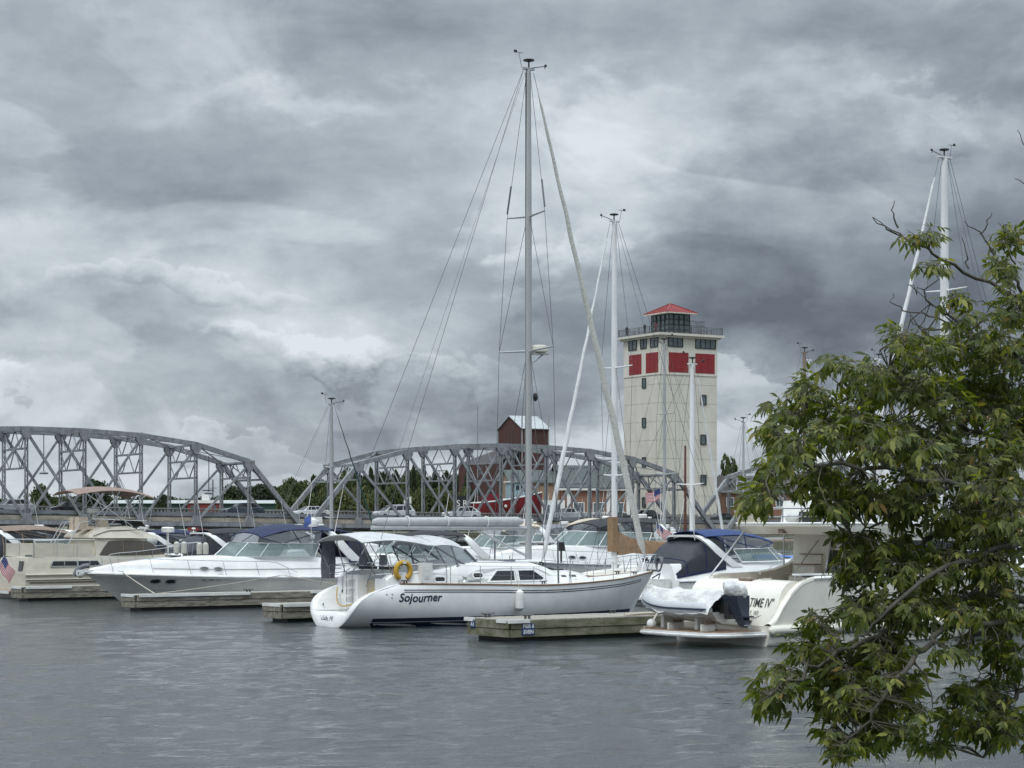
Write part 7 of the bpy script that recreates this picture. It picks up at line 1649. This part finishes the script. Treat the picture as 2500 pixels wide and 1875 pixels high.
def leaflet(V, Fc, base, d, side, nrm, L, rs):
    """pointed lobed leaflet folded along its rib"""
    st = [(0, .0), (.14, .10), (.32, .17), (.48, .13), (.56, .16), (.76, .06), (1, 0)]
    o = len(V); droop = rs.uniform(.15, .5); fold = rs.uniform(.1, .3)
    for t, w in st:
        c = base + d * (t * L) - nrm * (droop * L * t * t) * .6
        V.append(c); V.append(c + side * (w * L) + nrm * (fold * w * L)); V.append(c - side * (w * L) + nrm * (fold * w * L))
    n = len(st)
    for i in range(n - 1):
        a = o + 3 * i; b = a + 3
        Fc.append((a, b, b + 1, a + 1) if i else (a, b, b + 1)); Fc.append((a + 2, b + 2, b, a) if i else (a, b + 2, b))
def spray(seed, big=1.0):
    """twig end with hanging compound leaves; grows along +x"""
    rs = np.random.RandomState(seed); V = []; Fc = []; stems = MB(); n = rs.randint(4, 7)
    axis = [Vector((.14 * k / 5 - .05, .008 * sin(k), .01 * k)) for k in range(6)]; stems.tube(axis, [.0028, .0025, .0022, .002, .0017, .0013], 4)
    for i in range(n):
        p = axis[min(5, 1 + i)] if i < 5 else axis[5]; az = rs.uniform(0, 2 * pi) if i else 0
        out = Vector((.55 + .3 * rs.rand(), cos(az), .5 * sin(az) + .25)).normalized(); pl = rs.uniform(.03, .06)
        q = p + out * pl + Vector((0, 0, -.012)); dirn = (out + Vector((0, 0, -rs.uniform(.45, 1.15)))).normalized()
        rl = rs.uniform(.03, .055); e = q + dirn * rl
        stems.tube([p, p.lerp(q, .5) + Vector((0, 0, .006)), q, e], .0012, 3)
        side = dirn.cross(Vector((0, 0, 1))); side = side.normalized() if side.length > .1 else Vector((0, 1, 0)); nrm = side.cross(dirn).normalized()
        tw = Matrix.Rotation(rs.uniform(-.6, .6), 3, dirn); side = tw @ side; nrm = tw @ nrm; Ls = rs.uniform(.050, .092) * big
        leaflet(V, Fc, e, dirn, side, nrm, Ls * 1.12, rs)
        for fr in ((.55,) if rs.rand() < .45 else (.15, .7)):
            for s in (-1, 1):
                d2 = (dirn * .62 + side * s * .75 + Vector((0, 0, -rs.uniform(.1, .5)))).normalized(); sd2 = d2.cross(nrm).normalized(); n2 = sd2.cross(d2).normalized()
                if n2.dot(nrm) < 0: n2 = -n2
                leaflet(V, Fc, q.lerp(e, fr), d2, sd2, n2, Ls * rs.uniform(.8, 1.0), rs)
    k = len(V); V = [tuple(v) for v in V] + stems.v; Fc = Fc + [tuple(i + k for i in f) for f in stems.f]
    return np.array(V), Fc, k
SPR = [spray(100 + i) for i in range(9)]
SPM = []
for V, Fc, k in SPR:
    me = bpy.data.meshes.new('leaf_spray'); me.from_pydata(V.tolist(), [], Fc); me.materials.append(LEAF); me.materials.append(TWG)
    me.polygons.foreach_set('material_index', [0 if min(f) < k else 1 for f in Fc]); me.polygons.foreach_set('use_smooth', [True] * len(Fc)); SPM.append(me)
def foreground_tree():
    rs = np.random.RandomState(44); base = Vector((3.0, 8.0, 1.95))
    r = thing('boxelder_tree', 'leafy green tree hanging over the water at the right front', 'tree', base)
    def A(px, py, D): return at(px, py, D) - base
    # main limbs: (px, py, distance, radius)
    trunk = [(Vector((0, 0, -.1)), .17), (Vector((-.03, .0, .9)), .14), (Vector((-.12, -.05, 1.7)), .115), (Vector((-.2, -.05, 2.6)), .08)]
    mb = MB(); mb.tube([p for p, _ in trunk], [q for _, q in trunk], 12); mb.build('trunk', TB, r)
    limbs = [
        [(2900, 1500, 8.0, .055), (2640, 1300, 7.9, .045), (2480, 1175, 7.6, .032), (2360, 1250, 7.4, .024), (2240, 1330, 7.2, .018), (2130, 1400, 7.0, .012), (2090, 1470, 7.0, .008)],
        [(2900, 1300, 8.0, .05), (2560, 1120, 8.2, .034), (2430, 965, 8.2, .022), (2240, 967, 8.0, .018), (2120, 960, 7.8, .014), (2010, 990, 7.6, .010), (1900, 1050, 7.4, .006)],
        [(2900, 1350, 7.8, .05), (2600, 1260, 7.2, .034), (2380, 1200, 6.9, .022), (2200, 1150, 6.7, .016), (2030, 1130, 6.6, .011), (1880, 1150, 6.6, .006)],
        [(2850, 1650, 7.8, .045), (2600, 1480, 7.4, .034), (2380, 1450, 7.1, .024), (2200, 1530, 6.8, .016), (2050, 1590, 6.6, .011), (1930, 1660, 6.5, .007), (1850, 1720, 6.5, .004)],
        [(2850, 1700, 7.6, .04), (2560, 1520, 7.0, .028), (2330, 1520, 6.7, .02), (2230, 1600, 6.5, .015), (2160, 1700, 6.4, .010), (2090, 1790, 6.4, .006), (2020, 1850, 6.4, .004)],
        [(2850, 1100, 8.0, .045), (2600, 830, 8.2, .03), (2440, 705, 8.2, .016), (2300, 630, 8.1, .010), (2200, 580, 8.0, .006), (2130, 530, 8.0, .003)],
        [(2850, 1150, 7.8, .04), (2600, 960, 7.8, .028), (2430, 850, 7.7, .014), (2330, 780, 7.6, .009), (2260, 725, 7.6, .005), (2215, 695, 7.6, .0025)],
        [(2700, 1000, 7.9, .03), (2560, 800, 7.9, .02), (2490, 700, 7.8, .012), (2470, 640, 7.8, .007), (2460, 590, 7.8, .003)],
        [(2850, 1600, 7.9, .04), (2620, 1620, 7.5, .028), (2490, 1690, 7.2, .018), (2420, 1760, 7.0, .012), (2400, 1850, 7.0, .007)],
        [(2640, 1300, 7.6, .03), (2470, 1330, 7.0, .02), (2300, 1380, 6.7, .014), (2170, 1490, 6.5, .009), (2080, 1570, 6.5, .005)],
        [(2560, 1120, 8.1, .02), (2400, 1060, 7.5, .014), (2270, 1010, 7.2, .009), (2170, 900, 7.2, .006)],
        [(2640, 1300, 7.7, .03), (2420, 1140, 7.2, .018), (2270, 1210, 6.9, .011), (2130, 1290, 6.8, .007), (2060, 1330, 6.8, .004)]]
    nodes = []
    for pts in limbs:
        P = [A(*q[:3]) for q in pts]; Rr = [q[3] * (.5 if q[3] > .015 else .6) for q in pts]
        if pts[0][0] >= 2700: P = [trunk[2][0].lerp(trunk[3][0], .5) if pts[0][1] < 1400 else trunk[1][0].lerp(trunk[2][0], .6)] + P; Rr = [Rr[0] * 1.2] + Rr
        Q = []; S = []
        for i in range(len(P) - 1):
            m = 5
            for j in range(m):
                t = j / m; Q.append(P[i].lerp(P[i + 1], t) + Vector(rs.normal(0, .008, 3))); S.append(Rr[i] * (1 - t) + Rr[i + 1] * t)
        Q.append(P[-1]); S.append(Rr[-1]); mb = MB(); mb.tube(Q, S, 8); mb.build('limb', TB, r, sm=70)
        nodes += [(q, s) for q, s in zip(Q, S) if s < .016]
    # bare dead twigs in the upper part
    for pts, D in (([(2240, 600), (2175, 560), (2130, 530)], 8.0), ([(2190, 556), (2178, 520), (2184, 490)], 8.0), ([(2440, 870), (2330, 790), (2220, 695)], 7.6), ([(2330, 800), (2270, 765), (2205, 760), (2178, 735), (2180, 715)], 7.6), ([(2320, 800), (2260, 805), (2225, 790), (2222, 765)], 7.6),
                   ([(2425, 620), (2395, 570), (2355, 540)], 7.9), ([(2395, 572), (2408, 550), (2422, 520)], 7.9), ([(2460, 760), (2410, 740), (2370, 730)], 7.9), ([(2365, 655), (2360, 620), (2348, 580)], 8.1), ([(2290, 840), (2240, 800), (2225, 770)], 7.5),
                   ([(2600, 830), (2590, 600), (2555, 440), (2500, 345), (2484, 318)], 8.2), ([(2570, 500), (2520, 462), (2478, 436)], 8.2), ([(2330, 1520), (2362, 1580), (2390, 1640), (2385, 1700)], 6.7), ([(2380, 1450), (2412, 1540), (2420, 1640), (2425, 1700)], 7.1), ([(2480, 1466), (2470, 1560), (2482, 1630), (2478, 1700)], 7.25), ([(2230, 1600), (2262, 1650), (2275, 1700), (2270, 1770)], 6.5)):
        P = [A(x, y, D) for x, y in pts]; Q = []
        for i in range(len(P) - 1): Q += [P[i].lerp(P[i + 1], t) + Vector(rs.normal(0, .004, 3)) for t in (0, .33, .66)]
        Q.append(P[-1]); mb = MB(); mb.tube(Q, [.0040 * (1 - .75 * k / len(Q)) for k in range(len(Q))], 5); mb.build('bare_twig', TB, r)
    # foliage masses, measured as regions (px, py, rx, ry, count)
    regs = [(2262, 608, 42, 26, 7), (2285, 680, 20, 42, 5), (2330, 750, 30, 30, 4), (2462, 605, 38, 48, 12), (2450, 690, 34, 50, 12), (2480, 780, 42, 50, 18), (2370, 805, 60, 28, 9),
            (2210, 850, 55, 34, 14), (2310, 890, 110, 52, 36), (2440, 880, 80, 80, 50), (2120, 930, 55, 42, 16), (2060, 915, 26, 36, 8), (2200, 960, 130, 60, 60), (2350, 1000, 130, 80, 76), (2470, 1030, 60, 110, 54),
            (1980, 985, 48, 34, 13), (1955, 960, 30, 24, 6), (1900, 1030, 52, 36, 16), (1862, 1080, 34, 34, 10), (1935, 1110, 68, 44, 28), (2050, 1060, 100, 70, 62), (2170, 1090, 100, 70, 60), (2300, 1130, 100, 90, 66), (2430, 1180, 80, 100, 58),
            (1868, 1165, 32, 42, 10), (1835, 1230, 48, 38, 12), (1812, 1262, 22, 24, 4), (1985, 1180, 46, 40, 14), (2010, 1255, 36, 60, 14), (2100, 1230, 80, 60, 40), (2230, 1240, 90, 70, 52), (2370, 1290, 100, 70, 58), (2470, 1300, 50, 90, 30),
            (2110, 1360, 60, 48, 24), (2085, 1420, 45, 36, 12), (2190, 1390, 60, 70, 34), (2300, 1400, 80, 60, 40), (2430, 1420, 70, 70, 36),
            (2120, 1500, 60, 50, 26), (2230, 1510, 70, 60, 40), (2360, 1500, 90, 50, 38), (2470, 1520, 40, 50, 18), (1975, 1545, 36, 40, 11), (1940, 1610, 44, 44, 14), (2020, 1610, 40, 30, 8), (1880, 1660, 36, 30, 8), (1870, 1720, 46, 30, 9), (1840, 1715, 22, 20, 4),
            (1935, 1700, 36, 32, 7), (2050, 1680, 60, 55, 30), (2150, 1620, 80, 60, 44), (2110, 1740, 65, 60, 32), (2190, 1700, 60, 60, 30), (2010, 1740, 42, 36, 12), (2000, 1810, 36, 40, 8), (2090, 1840, 60, 50, 22), (2180, 1810, 60, 60, 26), (2240, 1750, 30, 50, 8),
            (2360, 1720, 40, 60, 13), (2430, 1720, 60, 60, 28), (2470, 1800, 50, 70, 24), (2400, 1800, 36, 50, 12), (2480, 1640, 30, 40, 8), (2330, 1610, 70, 40, 9), (2440, 1600, 60, 50, 14), (2330, 1790, 50, 60, 12), (2290, 1840, 50, 40, 8), (2560, 1000, 60, 300, 60), (2560, 1500, 60, 300, 60)]
    items = []; pos = np.array([tuple(q + base) for q, s in nodes]); sD = pos[:, 1]; spx = np.stack([1250 + F * pos[:, 0] / sD, HOR - F * (pos[:, 2] - HC) / sD], 1); pos = pos - np.array(base)
    for px, py, rx, ry, n in regs:
        px += (38 if py > 1450 else 36 if px < 1920 else 14) * (px < 2020)
        for k in range(int(n * 1.15)):
            a = rs.uniform(0, 2 * pi); q = rs.rand() ** .5; x, y = px + max(rx - 22, 8) * q * cos(a), py + max(ry - 24, 8) * q * sin(a); D = rs.uniform(6.4, 8.2)
            P = A(x, y - 22, D); dpx = spx - np.array([x, y - 22]); j = int(np.argmin(np.linalg.norm(dpx, axis=1) + 55 * np.abs(sD - D))); D = .35 * D + .65 * (sD[j] + rs.normal(0, .12)); P = A(x, y - 22, D); items.append((P, Vector(pos[j]), D))
    items.sort(key=lambda t: t[2]); tw = MB(); sv = []; sf = []; smi = []; off = 0; scr = 0
    for i, (P, Nn, D) in enumerate(items):
        dv = P - Nn; L = dv.length
        if L > .03:
            m = Nn.lerp(P, .5) + Vector((rs.normal(0, .02), rs.normal(0, .02), .04 * min(1, L))); tw.tube([Nn, m, P], [min(.0035, .0015 + L * .003), .002, .0012], 4)
        az = math.atan2(dv.y, dv.x) if L > .05 else rs.uniform(0, 6.3); az += rs.normal(0, .7)
        if rs.rand() < .5: az = pi + rs.normal(0, .8)
        M = Matrix.Translation(P) @ Matrix.Rotation(az, 4, 'Z') @ Matrix.Rotation(rs.normal(.1, .35), 4, 'Y') @ Matrix.Rotation(rs.normal(0, .4), 4, 'X') @ Matrix.Scale(rs.uniform(.34, .66), 4)
        kk = rs.randint(len(SPR))
        if i % 4 == 0 and i // 4 < 298:
            o = bpy.data.objects.new('leaf_spray', SPM[kk]); COL.objects.link(o); o.parent = r; o.matrix_local = M
        else:
            V, Fc, k = SPR[kk]; Mn = np.array(M); sv.append(V @ Mn[:3, :3].T + Mn[:3, 3]); sf += [tuple(a + off for a in f) for f in Fc]; smi += [0 if min(f) < k else 1 for f in Fc]; off += len(V)
    me = bpy.data.meshes.new('foliage'); me.from_pydata(np.concatenate(sv).tolist(), [], sf); me.materials.append(LEAF); me.materials.append(TWG); me.polygons.foreach_set('material_index', smi); me.polygons.foreach_set('use_smooth', [True] * len(sf))
    o = bpy.data.objects.new('foliage', me); COL.objects.link(o); o.parent = r; o['kind'] = 'stuff'
    t = tw.build('twigs', TWG, r, sm=70); t['kind'] = 'stuff'
foreground_tree()
